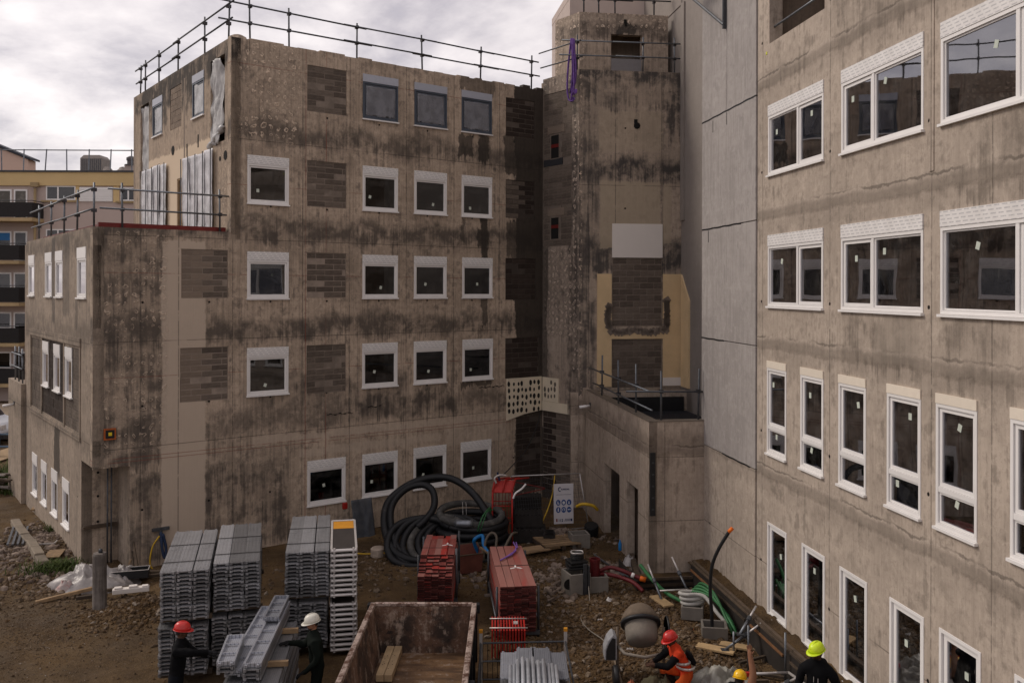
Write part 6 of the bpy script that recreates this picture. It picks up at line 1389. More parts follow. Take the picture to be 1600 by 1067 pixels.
lump('plastic_sheeting', -10.05, 23.3, .45, .4, .42, m_pl, 'smaller white film heap against the notch behind the pillar', 'plastic sheet', 19, 46, wr=.42)
lump('plastic_scrap', -11.15, 22.45, .28, .16, .22, simple('red_white_film', (.30, .04, .03), .6, var=.5, c2=(.4, .35, .33)), 'red printed scrap on the edge of the white film heap', 'litter', 23, 16, wr=1.3)
for i, (x, y, L, rz, ry, w, lab) in enumerate(((-10.95, 21.95, 1.25, .55, .10, .09, 'light squared timber lying in front of the white film heap'), (-10.25, 21.9, .7, .45, .0, .09, 'short dark timber just left of the pillar'), (-9.6, 23.75, 1.5, .1, .0, .12, 'rough timber lying along the wall behind the tray'), (-9.7, 22.5, 1.1, .25, .02, .14, 'weathered plank between the tray and the white strip'), (-9.1, 23.6, 1.6, .35, .03, .10, 'dark plank reaching toward the deck stack'))):
    mb = MB(); mb.cbox((0, 0, 0), (L, w, .08)); link('scrap_timber', mb, (m_wood, m_woodd, m_woodd, m_woodd, m_woodd)[i], None, T(x, y, G_(x, y, .08), rz) @ Matrix.Rotation(-ry, 4, 'Y'), bevel=.006, label=lab, cat='timber')
for i, (a, b, lab) in enumerate((((-9.95, 23.65, .05), (-10.5, 24.6, 1.15), 'thin batten leaning in the notch, leftmost'), ((-9.75, 23.5, .05), (-10.45, 24.5, 1.3), 'thin batten leaning in the notch, crossing the first'), ((-10.25, 24.0, .2), (-9.9, 24.5, 1.2), 'short pale batten leaning in the notch corner'))):
    mb = MB(); mb.tube([a, b], .022, 4); link('leaning_batten', mb, m_wood if i == 2 else m_woodd, None, label=lab, cat='timber')
for i, x in enumerate((.62, .72)): mb = MB(); mb.tube([(x, 1.1, .0), (x + .02, 1.15, 2.85)], .022, 8); link('wall_pipe', mb, m_steeld, None, F_M, smooth=True, label=('left', 'right')[i] + ' of two thin vertical pipes inside the corner notch', cat='pipe')
mb = MB(); mb.box(.02, .9, 1.15, 1.28, 1.0, 1.08); link('ledge_timber', mb, m_woodd, None, F_M, label='horizontal timber fixed across the notch wall', cat='timber')
mb = MB()
for z in (2.5, 1.85, 1.15): mb.lathe([(.035, 0), (.035, .01)], 10, T(.42, 1.289, z) @ Matrix.Rotation(R_(90), 4, 'X'))
link('tie_hole', mb, m_dark, bA, F_M)
M = T(-9.85, 23.2, .12, .28); mb = MB(); mb.box(-.42, .42, -.16, .16, 0, .03); mb.box(-.42, .42, -.18, -.16, 0, .2); mb.box(-.42, .42, .16, .18, 0, .2); mb.box(-.44, -.42, -.18, .18, 0, .2); mb.box(.42, .44, -.18, .18, 0, .2); t_ = link('mixing_tray', mb, m_black, None, M, label='black plastic tray with pale rim at the foot of the corner', cat='tray')
mb = MB(); ring_ = [(-.45, .45, -.19, -.17), (-.45, .45, .17, .19), (-.45, -.43, -.17, .17), (.43, .45, -.17, .17)]
for a, b, c_, e in ring_: mb.box(a, b, c_, e, .201, .215)
link('rim', mb, m_alu, t_, M)
M = T(-9.4, 22.15, .08, .35); mb = MB(); mb.box(-.42, .42, -.09, .09, 0, .12); mb.box(-.38, -.2, -.07, .07, .12, .16); mb.box(-.05, .15, -.07, .07, .12, .17); mb.box(.25, .4, -.08, .06, .12, .15); link('foam_strip', mb, m_poly, None, M, bevel=.012, label='long white foam packing strip with raised blocks right of the pillar', cat='packaging')
mb = MB(); mb.cbox((-10.15, 22.95, .15), (.16, .16, .12), .3); link('foam_strip', mb, m_poly, None, bevel=.01, label='small white foam block at the left end of the tray', cat='packaging')
# wall tap with hose
t_ = thing('wall_tap', 'wall tap with hanging yellow and blue hose loops on the corner wall', 'tap', F_M @ T(1.7, 0, .9)); mb = MB(); mb.box(1.5, 1.95, -.08, -.002, .98, 1.06); mb.tube([(1.72, -.06, .7), (1.72, -.06, 1.0)], .04, 8); link('tap_body', mb, m_steeld, t_, F_M)
mb = MB(); mb.tube(catmull([(1.68, -.1, .85), (1.5, -.1, .6), (1.42, -.12, .2), (1.5, -.14, -.02), (1.7, -.14, -.12), (1.85, -.12, .0), (1.86, -.1, .4), (1.8, -.1, .75)]), .022, 7); link('yellow_hose', mb, m_yel, t_, F_M, smooth=True)
mb = MB(); mb.tube(catmull([(1.72, -.1, .95), (1.74, -.14, .5), (1.80, -.16, .25), (1.84, -.14, .5), (1.76, -.12, .9)]), .04, 7); link('blue_hose', mb, simple('navy_hose', (.02, .035, .08), .5), t_, F_M, smooth=True)
# kerb stones
kp = [(-15.9, 28.7), (-15.2, 27.7), (-14.6, 26.9), (-14.05, 26.2), (-13.5, 25.4), (-13.0, 24.7), (-12.55, 24.1)]
rnd = random.Random(4)
for k in range(len(kp) - 1):
    (a, b), (c_, d) = kp[k], kp[k + 1]; L = math.hypot(c_ - a, d - b); mb = MB(); mb.box(0, L * .94, -.13, .13, -.06, .13)
    link('kerb_stone', mb, simple('worn_kerb_concrete', (.20, .165, .125), .9, var=.3, scale=4, bump=.008) if k == 0 else bpy.data.materials['worn_kerb_concrete'], None, T(a, b, G_(a, b, .03), math.atan2(d - b, c_ - a)) @ Matrix.Rotation(rnd.uniform(-.06, .06), 4, 'X'), bevel=.02, label=('farthest', 'second farthest', 'third farthest', 'third nearest', 'second nearest', 'nearest')[k] + ' old kerb stone in the row left of the corner building', cat='kerb stone', group='kerb stones at the left')
for k in range(4):
    mb = MB(); mb.box(0, .06, 0, 2.1, 0, .04); link('metal_bar', mb, m_steel, None, YM(-14.6 + k * .13, 25.9 + k * .03, G_(-14.5, 27, .10), (-.42, .907)), label=('leftmost', 'second', 'third', 'rightmost')[k] + ' of four parallel metal bars lying beyond the kerb stones', cat='bar', group='metal bars beyond the kerb')
mb = MB(); mb.box(0, .55, 0, .03, 0, .03, T(-13.75, 25.75, .2, .25)); mb.box(0, .03, 0, .3, 0, .03, T(-13.22, 25.9, .2, .25)); link('bent_bracket', mb, m_alu, None, label='small shiny bent metal frame beside the parallel bars', cat='frame')
mb = MB(); mb.cbox((0, 0, 0), (.42, .75, .03)); link('board', mb, m_wood, None, T(-12.75, 25.0, G_(-12.75, 25, .09), .25), bevel=.004, label='pale rectangular board lying on the rubble near the kerb', cat='board')
mb = MB(); mb.cbox((0, 0, 0), (.9, .14, .05)); link('scrap_timber', mb, m_wood, None, T(-16.2, 30.5, G_(-16, 30.5, .12), 1.9), label='pinkish scrap timber far along the side wall', cat='timber')
# grass tufts
mgr = Mat('grass', .8, 0, .2); mgr.color(mgr.mix(mgr.island(), (.028, .055, .010), (.085, .105, .028)))
def tufts(name, spots, n, seed, hmax=.28):
    rnd = random.Random(seed); mb = MB()
    for cx, cy, rx, ry in spots:
        for _ in range(n):
            x, y = rnd.gauss(cx, rx * .5), rnd.gauss(cy, ry * .5); h = rnd.uniform(.06, hmax); a = rnd.uniform(0, 6.3); w = .012; l = Vector((math.cos(a), math.sin(a), 0)); z = G_(x, y, .0); p = Vector((x, y, z)); s = Vector((-l.y, l.x, 0)) * w
            q = p + l * h * .4 + Vector((0, 0, h * .7)); e = p + l * h * .9 + Vector((0, 0, h)); mb.add([p - s, p + s, q + s * .8, q - s * .8, e], [(0, 1, 2, 3), (3, 2, 4)])
    return link(name, mb, mgr.mat, kind='stuff')
tufts('grass', [(-12.25, 23.7, .7, .45), (-12.0, 24.1, .5, .4), (-14.15, 27.9, .3, .4), (-18.6, 33.5, .7, .7), (-19.4, 34.6, .8, .8)], 420, 5)
tufts('weeds', [(-19.3, 34.4, .9, .6), (-20.0, 35.5, .8, .6)], 500, 6, .8)
# ================================================================== BACKGROUND AT THE LEFT
F_G = frame((0, 60), (1, 0))
m_bpink = simple('pink_beige_facade', (.46, .37, .33), .9, var=.08, scale=.4); m_byel = simple('ochre_fascia', (.60, .44, .22), .85, var=.1, scale=.4)
m_bdark = simple('dark_balcony_screen', (.018, .016, .016), .8, var=.4); m_bconc = simple('balcony_slab', (.42, .31, .17), .9, var=.25, scale=1)
m_bwin = glass_mat('far_window_glass', (.06, .065, .075), .8, .03, 8)
bB = thing('apartment_building', 'distant pink and ochre apartment block with dark screened balconies at left', 'building', F_G @ T(-36, 0, 0))
mb = MB(); mb.box(-46, -18, 0, 10, 0, 14.4); link('wall', mb, m_bpink, bB, F_G)
mb = MB(); mb.box(-46, -18, -.12, 10, 14.402, 15.3); link('fascia', mb, m_byel, bB, F_G)
mb = MB(); mb.box(-46, -17.9, -.2, 10.1, 15.302, 15.42); link('roof_edge', mb, simple('dark_roof_edge', (.08, .08, .085), .7), bB, F_G)
for x, z, w, h in ((-31.2, 13.45, 1.98, .95), (-26.2, 13.4, 1.2, .9), (-31.2, 10.55, 1.98, .95), (-31.2, 7.9, 1.98, .95), (-31.2, 5.25, 1.98, .95), (-31.2, 2.6, 1.98, .95), (-27.5, 10.55, 1.98, .95), (-37.6, 13.3, 2.2, 1.0)):
    mb = MB(); ring(mb, x, x + w, z, z + h, .08, -.05, .02); mb.box(x + w * .38, x + w * .38 + .1, -.05, .02, z + .08, z + h - .08); t_ = link('window', mb, m_pvc, bB, F_G); mb = MB(); mb.box(x + .08, x + w - .08, -.03, -.01, z + .08, z + h - .08); link('pane', mb, m_bwin, t_, F_G)
    mb = MB(); mb.box(x - .3, x + w + .2, -.15, -.001, z - .14, z - .02); link('sill', mb, m_bconc, t_, F_G)
mb = MB(); mb.box(-28.95, -26.75, -.08, -.002, 13.35, 14.3); link('roller_shutter', mb, m_pvc, bB, F_G)
for k in range(7): mb = MB(); mb.box(-28.9, -26.8, -.10, -.082, 13.42 + k * .12, 13.5 + k * .12); link('shutter_slat', mb, m_pvc, bB, F_G)
mb = MB(); mb.box(-29.25, -28.97, -.04, -.002, 13.3, 14.4); mb.box(-26.7, -26.3, -.04, -.002, 13.3, 14.4); link('ochre_pier', mb, m_byel, bB, F_G)
mb = MB(); mb.tube([(-31.85, -.2, 1), (-31.85, -.2, 14.2)], .09, 8); mb.box(-32.1, -31.6, -.35, -.13, 14.3, 14.6); link('downpipe', mb, m_bconc, bB, F_G, smooth=False)
for i, z in enumerate((12.15, 9.35, 6.6, 3.95, 1.3)):
    x1 = -31.35 if i == 0 else -32.2 if i else -32
    t_ = link('balcony', None, None, bB, F_G @ T(-38, 0, z)); W[t_] = F_G @ T(-38, 0, z)
    mb = MB(); mb.box(-42, x1, -1.5, -.001, z - .22, z); link('slab', mb, m_bconc, t_, F_G)
    mb = MB(); mb.box(-42, x1, -1.5, -1.46, z + .05, z + 1.0); mb.box(x1 - .04, x1, -1.46, -.05, z + .05, z + 1.0); link('screen', mb, m_bdark, t_, F_G)
    mb = MB(); mb.tube([(-42, -1.48, z + 1.12), (x1, -1.48, z + 1.12), (x1, -.05, z + 1.12)], .03, 6); link('handrail', mb, m_steeld, t_, F_G)
    for (a, b, h0, h1, nm) in ((-34.6, -33.5, .9, 2.0, 0), (-33.35, -32.45, .02, 2.0, 1)):
        mb = MB(); ring(mb, a, b, z + h0, z + h1, .1, -.05, .02); q = link('window', mb, m_pvc, bB, F_G); mb = MB(); mb.box(a + .1, b - .1, -.03, -.01, z + h0 + .1, z + h1 - .1); link('pane', mb, m_bwin, q, F_G)
        if i in (0,) or (i == 1 and nm == 0):
            mb = MB(); mb.box(a + .1, b - .1, -.045, -.032, z + h0 + (.1 if i == 0 else .5), z + h1 - .1); link('blind', mb, simple('striped_blind', (.25, .23, .2), .7, var=.6, scale=3) if i == 0 and nm == 0 else (bpy.data.materials['striped_blind'] if i == 0 else m_bluep), q, F_G)
rnd = random.Random(9)
t_ = thing('roof_guardrail', 'thin grey guardrail along the flat roof of the distant block', 'guardrail', F_G @ T(-34, .3, 15.4))
for k in range(13): x = -40.2 + k * 1.46; mb = MB(); mb.tube([(x, .3, 15.4), (x + rnd.uniform(-.03, .12), .3, 16.9)], .04, 6); link('post', mb, m_steel, t_, F_G)
mb = MB(); mb.tube([(-46, .3, 16.88), (-18, .3, 16.8)], .04, 6); link('rail', mb, m_steel, t_, F_G)
t_ = thing('chimney', 'boxy pale grey ventilation chimney on the distant flat roof', 'chimney', F_G @ T(-29, 2, 15.4)); mb = MB(); mb.box(-29.9, -28.4, 2, 3.4, 15.42, 16.55); mb.add([(-29.9, 2, 16.55), (-28.4, 2, 16.55), (-28.4, 3.4, 16.55), (-29.9, 3.4, 16.55), (-29.7, 2.1, 16.78), (-28.6, 2.1, 16.78), (-28.6, 3.3, 16.78), (-29.7, 3.3, 16.78)], [(0, 1, 5, 4), (1, 2, 6, 5), (2, 3, 7, 6), (3, 0, 4, 7), (4, 5, 6, 7)]); link('body', mb, m_plain, t_, F_G)
mb = MB(); [mb.box(-29.8 + k * .14, -29.74 + k * .14, 1.98, 1.998, 15.5, 16.5) for k in range(10)]; link('louvre', mb, m_steeld, t_, F_G, kind='stuff')
t_ = thing('chimney', 'small chimney with round cowl at the right end of the distant roof', 'chimney', F_G @ T(-26, 1.5, 15.4)); mb = MB(); mb.box(-26.5, -25.85, 1.2, 1.8, 15.42, 15.95); link('base', mb, m_bpink, t_, F_G); mb = MB(); mb.lathe([(.42, 15.95), (.42, 16.03), (.25, 16.05), (.25, 16.3), (.3, 16.32), (.3, 16.5), (.1, 16.62), (0, 16.62)], 16, T(-26.17, 1.5, 0)); link('cowl', mb, simple('dark_cowl', (.1, .09, .09), .7), t_, F_G)
for k, (x, r) in enumerate(((-28.0, .5), (-26.95, .45))):
    lump('rooflight', 0, 0, .4 + r * .2, .5, .55, m_plain, ('left' if k == 0 else 'right') + ' pale domed rooflight between the chimneys', 'rooflight', 50 + k, 14, z0=0, wr=.2).matrix_local = F_G @ T(x, 2, 15.42)
bH = thing('gable_house', 'pinkish gabled house rising behind the roof at the far left edge', 'house', F_G @ T(-38, 14, 0))
mb = MB(); mb.add([(-46, 14, 0), (-40.0, 14, 0), (-40.0, 14, 18.15), (-44.5, 14, 19.95), (-46, 14, 19.35), (-46, 15.2, 0), (-40.0, 15.2, 0), (-40.0, 15.2, 18.15), (-44.5, 15.2, 19.95), (-46, 15.2, 19.35)], [(0, 1, 2, 3, 4), (9, 8, 7, 6, 5), (1, 6, 7, 2), (0, 4, 9, 5)]); link('wall', mb, simple('salmon_render', (.58, .42, .34), .9, var=.06), bH, F_G)
mb = MB(); mb.add([(-39.7, 13.8, 18.1), (-44.5, 13.8, 20.02), (-46, 13.8, 19.42), (-39.7, 15.3, 18.1), (-44.5, 15.3, 20.02), (-46, 15.3, 19.42), (-39.7, 13.8, 18.27), (-44.5, 13.8, 20.22), (-46, 13.8, 19.62), (-39.7, 15.3, 18.27), (-44.5, 15.3, 20.22), (-46, 15.3, 19.62)], [(6, 7, 10, 9), (7, 8, 11, 10), (0, 3, 4, 1), (1, 4, 5, 2), (0, 1, 7, 6), (1, 2, 8, 7), (0, 6, 9, 3), (3, 9, 10, 4)]); link('roof', mb, simple('slate_roof', (.045, .05, .065), .7), bH, F_G)
# parked van, cut by the frame
t_ = thing('parked_van', 'white van parked behind the low wing, only its front showing', 'van', T(-25.2, 43.2, 0)); Mv = T(-26.3, 43.0, 0)
mb = MB(); pr_ = [(-2.6, .35), (1.75, .35), (1.85, .7), (1.75, 1.05), (1.0, 1.25), (.45, 1.95), (.1, 2.08), (-2.6, 2.1)]
n = len(pr_); mb.add([(x, 0, z) for x, z in pr_] + [(x, 1.8, z) for x, z in pr_], [tuple(range(n)), tuple(range(2 * n - 1, n - 1, -1))] + [(k, n + k, n + (k + 1) % n, (k + 1) % n) for k in range(n)]); link('body', mb, simple('van_white', (.6, .62, .65), .3, var=.05), t_, Mv, bevel=.05)
mb = MB(); mb.add([(-.5, -.01, 1.2), (.85, -.01, 1.22), (.42, -.01, 1.85), (-.5, -.01, 1.9)], [(0, 1, 2, 3)]); link('side_window', mb, m_bwin, t_, Mv); mb = MB(); mb.add([(.99, .1, 1.27), (.99, 1.7, 1.27), (.48, 1.65, 1.93), (.48, .15, 1.93)], [(0, 1, 2, 3)]); link('windscreen', mb, m_bwin, t_, T(-26.285, 43.0, .02))
for x in (1.1, -1.7):
    mb = MB(); mb.lathe([(0, -.02), (.2, -.03), (.33, -.02), (.35, .0), (.35, .2), (0, .2)], 20, Mv @ T(x, -.03, .35) @ Matrix.Rotation(R_(-90), 4, 'X')); link('wheel', mb, m_black, t_)
mb = MB(); mb.box(1.5, 1.86, -.02, .35, .75, .98); link('headlight', mb, m_alu, t_, Mv, bevel=.02)
mb = MB(); mb.box(1.4, 1.9, -.02, 1.8, .3, .55); link('bumper', mb, m_black, t_, Mv, bevel=.02)
t_ = thing('site_barrier', 'blue grey tubular barrier at the far left edge behind the rubble', 'barrier', T(-22.6, 40, 0))
for x in (-23.6, -22.9, -22.3): mb = MB(); mb.tube([(x, 40, 0), (x, 40, 1.25)], .05, 6); link('post', mb, simple('blue_grey_paint', (.08, .13, .19), .5) if 'blue_grey_paint' not in bpy.data.materials else bpy.data.materials['blue_grey_paint'], t_)
for z in (.5, 1.05): mb = MB(); mb.tube([(-24, 40, z), (-22.1, 40, z)], .045, 6); link('rail', mb, bpy.data.materials['blue_grey_paint'], t_)
mb = MB(); mb.tube([(-21.9, 39.9, 0), (-21.9, 39.9, 2.1)], .05, 6); link('barrier_post', mb, m_steeld, None, smooth=True, label='thin grey post standing at the end of the low wing', cat='post')
t_ = thing('plank_pile', 'grey pile of old planks at the left edge of the yard', 'timber pile', T(-19.0, 33.2, 0)); rnd = random.Random(6)
for k in range(14): mb = MB(); mb.cbox((0, 0, 0), (2.2, .14, .05)); link('plank', mb, m_woodd if k % 3 else m_plain, t_, T(-19.6 + rnd.uniform(-.4, .3), 33.0 + rnd.uniform(-.5, .6), .15 + k * .05, rnd.uniform(-.5, .2)) @ Matrix.Rotation(rnd.uniform(-.1, .15), 4, 'X'))
mb = MB(); mb.box(-60, -23.5, 44.5, 58, .06, .10); link('parking_ground', mb, simple('pale_gravel', (.33, .26, .19), .95, var=.2, scale=1), None, kind='structure')
mb = MB(); mb.box(-23.6, -22.2, 34.5, 44, .06, .09); link('path', mb, simple('sandy_path', (.34, .24, .14), .95, var=.2), None, kind='structure')

# ================================================================== PEOPLE
def person(M, label, joints, rad, cols, helmet, helm_rot=(0, 0, 0), beard=False, group=None, extra=None):
    """joints: name -> (pos, parent); one skinned, continuous body; materials chosen by nearest bone"""
    t_ = thing('person', label, 'person', M)
    names = list(joints); idx = {n: i for i, n in enumerate(names)}
    me = bpy.data.meshes.new('body'); me.from_pydata([joints[n][0] for n in names], [(idx[joints[n][1]], idx[n]) for n in names if joints[n][1]], [])
    o = bpy.data.objects.new('tmp', me); col.objects.link(o)
    sk = o.modifiers.new('skin', 'SKIN'); sk.use_smooth_shade = True; su = o.modifiers.new('sub', 'SUBSURF'); su.levels = su.render_levels = 2
    for n in names:
        v = me.skin_vertices[0].data[idx[n]]; r = rad.get(n, rad.get(n[:-2], .05)); v.radius = r if isinstance(r, tuple) else (r, r)
        v.use_root = n == 'pelvis'
    dg = bpy.context.evaluated_depsgraph_get(); dg.update(); em = bpy.data.meshes.new_from_object(o.evaluated_get(dg)); bpy.data.objects.remove(o)
    em.name = 'body'; em.materials.clear()
    keys = list(cols); [em.materials.append(cols[k][0]) for k in keys]
    segs = [(Vector(joints[joints[n][1]][0]), Vector(joints[n][0]), n) for n in names if joints[n][1]]
    part = {}
    for k in keys:
        for b in cols[k][1]: part[b] = keys.index(k)
    for p in em.polygons:
        c = p.center; best = None
        for a, b, n in segs:
            ab = b - a; t = max(0, min(1, (c - a).dot(ab) / max(1e-9, ab.length_squared))); d = (c - a - ab * t).length - (rad.get(n, rad.get(n[:-2], .05)) if not isinstance(rad.get(n, rad.get(n[:-2], .05)), tuple) else rad.get(n, rad.get(n[:-2], .05))[0]) * .8
            if best is None or d < best[0]: best = (d, n)
        n = best[1]; p.material_index = part.get(n, part.get(n[:-2], 0)); p.use_smooth = True
    # cloth folds
    for v in em.vertices:
        q = v.co * 11; 
        if v.co.z < joints['neck'][0][2] - .03: v.co += v.normal * (noise.noise(q) * .018 + abs(noise.noise(q * 2.2)) * .012)
    link('body', em, None, t_, M)
    h = Vector(joints['head'][0]); H = M @ Matrix.Translation(h) @ Matrix.Rotation(helm_rot[2], 4, 'Z') @ Matrix.Rotation(helm_rot[0], 4, 'X') @ Matrix.Rotation(helm_rot[1], 4, 'Y')
    # face: nose, eyes, ears, hair
    mb = MB(); vs = []; n1, n2 = 14, 18
    for j in range(n1 + 1):
        for i in range(n2):
            a = math.pi * j / n1; b = 2 * math.pi * i / n2; x, y, z = math.sin(a) * math.cos(b), math.sin(a) * math.sin(b), math.cos(a)
            rx, ry, rz = .076, .093, .118
            if z < 0: rx *= 1 + z * .22; ry *= 1 + z * .10
            front = max(0, -y); px_, py_, pz_ = x * rx, y * ry, z * rz
            py_ -= .022 * math.exp(-((x / .2) ** 2 + ((z + .12) / .22) ** 2)) * front       # nose
            py_ += .010 * (math.exp(-(((x - .42) / .2) ** 2 + ((z - .08) / .13) ** 2)) + math.exp(-(((x + .42) / .2) ** 2 + ((z - .08) / .13) ** 2))) * front
            py_ -= .007 * math.exp(-((x / .4) ** 2 + ((z + .80) / .2) ** 2)) - .004 * math.exp(-((x / .4) ** 2 + ((z + .5) / .05) ** 2)) * front
            vs.append((px_, py_, pz_ - .01))
    mb.add(vs, [(j * n2 + i, (j + 1) * n2 + i, (j + 1) * n2 + (i + 1) % n2, j * n2 + (i + 1) % n2) for j in range(n1) for i in range(n2)])
    hd = link('head', mb, cols['skin'][0] if 'skin' in cols else cols[keys[0]][0], t_, H, smooth=True)
    for s in (-1, 1):
        q = MB(); q.lathe([(0, -.011), (.008, -.008), (.011, 0), (.008, .008), (0, .011)], 8, Matrix.Translation((s * .031, -.078, .005))); link('eye', q, m_dark, hd, H, smooth=True)
        q = MB(); q.lathe([(0, -.028), (.012, -.02), (.015, 0), (.010, .022), (0, .028)], 8, Matrix.Translation((s * .078, .005, -.01))); link('ear', q, cols['skin'][0] if 'skin' in cols else cols[keys[0]][0], hd, H, smooth=True)
    hair = MB(); hv = [(x * 1.05, y * 1.06 + .004, z) for x, y, z in vs]; keepf = [f for f in mb.f if all(hv[i][1] > .005 or hv[i][2] > .055 for i in f) and all(hv[i][2] > -.055 for i in f)]
    hair.add(hv, keepf); link('hair', hair, simple('dark_hair', (.012, .009, .008), .8) if 'dark_hair' not in bpy.data.materials else bpy.data.materials['dark_hair'], hd, H, smooth=True)
    if beard:
        br = MB(); bv = [(x * 1.06, y * 1.05 - .001, z - .004) for x, y, z in vs]; br.add(bv, [f for f in mb.f if all(bv[i][2] < -.045 and bv[i][1] < .02 for i in f)]); link('beard', br, bpy.data.materials['dark_hair'], hd, H, smooth=True)
    # helmet
    hm = MB(); hm.lathe([(.128, .0), (.126, .03), (.118, .07), (.095, .108), (.055, .132), (0, .14)], 26, Matrix.Diagonal((.90, 1.10, 1, 1))); ht = link('helmet', hm, helmet, t_, H @ Matrix.Translation((0, .005, .045)), smooth=True)
    bm_ = MB(); n = 30; v_ = []
    for i in range(n):
        a = 2 * math.pi * i / n; f = max(0, -math.sin(a)) ** 2; e = .013 + .045 * f
        for r, z in ((.0, .004), (e, -.002 - .012 * f), (e, -.008 - .012 * f), (0, -.004)): v_.append(((.115 + r) * math.cos(a), (.140 + r) * math.sin(a), z))
    bm_.add(v_, [(i * 4 + k, ((i + 1) % n) * 4 + k, ((i + 1) % n) * 4 + (k + 1) % 4, i * 4 + (k + 1) % 4) for i in range(n) for k in range(4)]); link('brim', bm_, helmet, ht, H @ Matrix.Translation((0, .005, .045)), smooth=True)
    rg = MB(); rg.tube([(0, .14 * math.cos(a) , .139 * math.sin(a) + .004) for a in [.35 + k * .2 for k in range(13)]], .014, 6, squash=.5); link('ridge', rg, helmet, ht, H @ Matrix.Translation((0, .005, .045)), smooth=True)
    return t_, H
def limbs(sh, el, wr, dirv, side, J, parent, curl=.3):
    """arm with a palm and five fingers; dirv = direction the hand points"""
    d = Vector(dirv).normalized(); up = Vector((0, 0, 1)) if abs(d.z) < .8 else Vector((0, -1, 0)); s = d.cross(up).normalized(); nrm = s.cross(d).normalized()
    J['shoulder' + side] = (sh, parent); J['elbow' + side] = (el, 'shoulder' + side); J['wrist' + side] = (wr, 'elbow' + side)
    w = Vector(wr); palm = w + d * .065; J['palm' + side] = (tuple(palm), 'wrist' + side)
    for k, (off, ln) in enumerate(((-.032, .070), (-.011, .082), (.011, .076), (.032, .060))):
        a = palm + d * .035 + s * off; b = a + (d * .6 + s * off * 3 - nrm * curl * .4).normalized() * ln * .55; c_ = b + (d * (1 - curl) + s * off * 2 - nrm * curl).normalized() * ln * .5
        f = ('finger', 'fingerb', 'fingerc', 'fingerd')[k]
        J[f + '1' + side] = (tuple(a), 'palm' + side); J[f + '2' + side] = (tuple(b), f + '1' + side); J[f + '3' + side] = (tuple(c_), f + '2' + side)
    sg = -1 if side == '_r' else 1
    a = w + d * .03 + s * sg * .035; b = a + (d * .5 + s * sg * .7 - nrm * .2).normalized() * .04; c_ = b + (d * .9 + s * sg * .3 - nrm * .3).normalized() * .032
    J['thumb1' + side] = (tuple(a), 'palm' + side); J['thumb2' + side] = (tuple(b), 'thumb1' + side); J['thumb3' + side] = (tuple(c_), 'thumb2' + side)
RAD = dict(pelvis=(.175, .14), waist=(.17, .135), chest=(.20, .15), upper=(.165, .125), neck=.062, head=.06, shoulder=.095, elbow=.066, wrist=.045, palm=(.036, .022), hip=.115, knee=.085, ankle=.065, heel=.045, toe=.038)
for f in ('finger', 'fingerb', 'fingerc', 'fingerd'):
    for k, r in ((1, .0125), (2, .011), (3, .009)): RAD['%s%d' % (f, k)] = r
for k, r in ((1, .016), (2, .013), (3, .010)): RAD['thumb%d' % k] = r
def base(lean=(0, 0), z=0.0, pel=(0, 0, .95), legs=None, chest=None, headp=None):
    px_, py_, pz_ = pel; J = {'pelvis': (pel, None)}
    ch = chest or (px_ + lean[0], py_ + lean[1], pz_ + .40); wv = Vector(pel).lerp(Vector(ch), .45)
    J['waist'] = (tuple(wv), 'pelvis'); J['chest'] = (ch, 'waist'); up = Vector(ch) + (Vector(ch) - Vector(pel)).normalized() * .10; J['upper'] = (tuple(up), 'chest')
    nk = up + Vector((0, -.02, .11)); hp_ = Vector(headp) if headp else nk + Vector((0, -.02, .115)); J['neck'] = (tuple(nk), 'upper'); J['head'] = (tuple(hp_), 'neck')
    for s, nm in ((-1, '_r'), (1, '_l')):
        L = (legs or {}).get(nm) or ((px_ + s * .11, py_, pz_ - .48), (px_ + s * .12, py_ + .03, pz_ - .86), (px_ + s * .13, py_ - .14, pz_ - .92))
        J['hip' + nm] = ((px_ + s * .10, py_, pz_ - .06), 'pelvis'); J['knee' + nm] = (L[0], 'hip' + nm); J['ankle' + nm] = (L[1], 'knee' + nm); J['toe' + nm] = (L[2], 'ankle' + nm)
    return J, up
def cm(n, c, r=.9, var=.3): return simple(n, c, r, var=var, scale=9, spec=.12)
UP = ['chest', 'upper', 'waist', 'shoulder', 'elbow', 'wrist', 'neck']; DN = ['pelvis', 'hip', 'knee']; FT = ['ankle', 'toe']
HN = ['palm', 'thumb1', 'thumb2', 'thumb3'] + ['%s%d' % (f, k) for f in ('finger', 'fingerb', 'fingerc', 'fingerd') for k in (1, 2, 3)]
sk_d = cm('dark_skin', (.075, .038, .024), .6); sk_l = cm('tanned_skin', (.30, .145, .085), .6, .15)
blk = cm('black_work_jacket', (.005, .005, .006)); dkg = cm('dark_green_work_clothes', (.009, .013, .010)); boot = cm('work_boot', (.02, .015, .012)); navy = cm('navy_trousers', (.008, .009, .013)); org = cm('hi_vis_red_orange', (.62, .055, .018)); glv = cm('dark_glove', (.02, .02, .022))
h_red = simple('red_helmet', (.52, .025, .02), .3, var=.08, spec=.5); h_wht = simple('white_helmet', (.62, .60, .52), .35, var=.12, spec=.5); h_yel = simple('orange_yellow_helmet', (.85, .50, .01), .3, var=.06, spec=.5); h_neo = simple('neon_yellow_helmet', (.62, .80, .02), .35, var=.05, spec=.5)
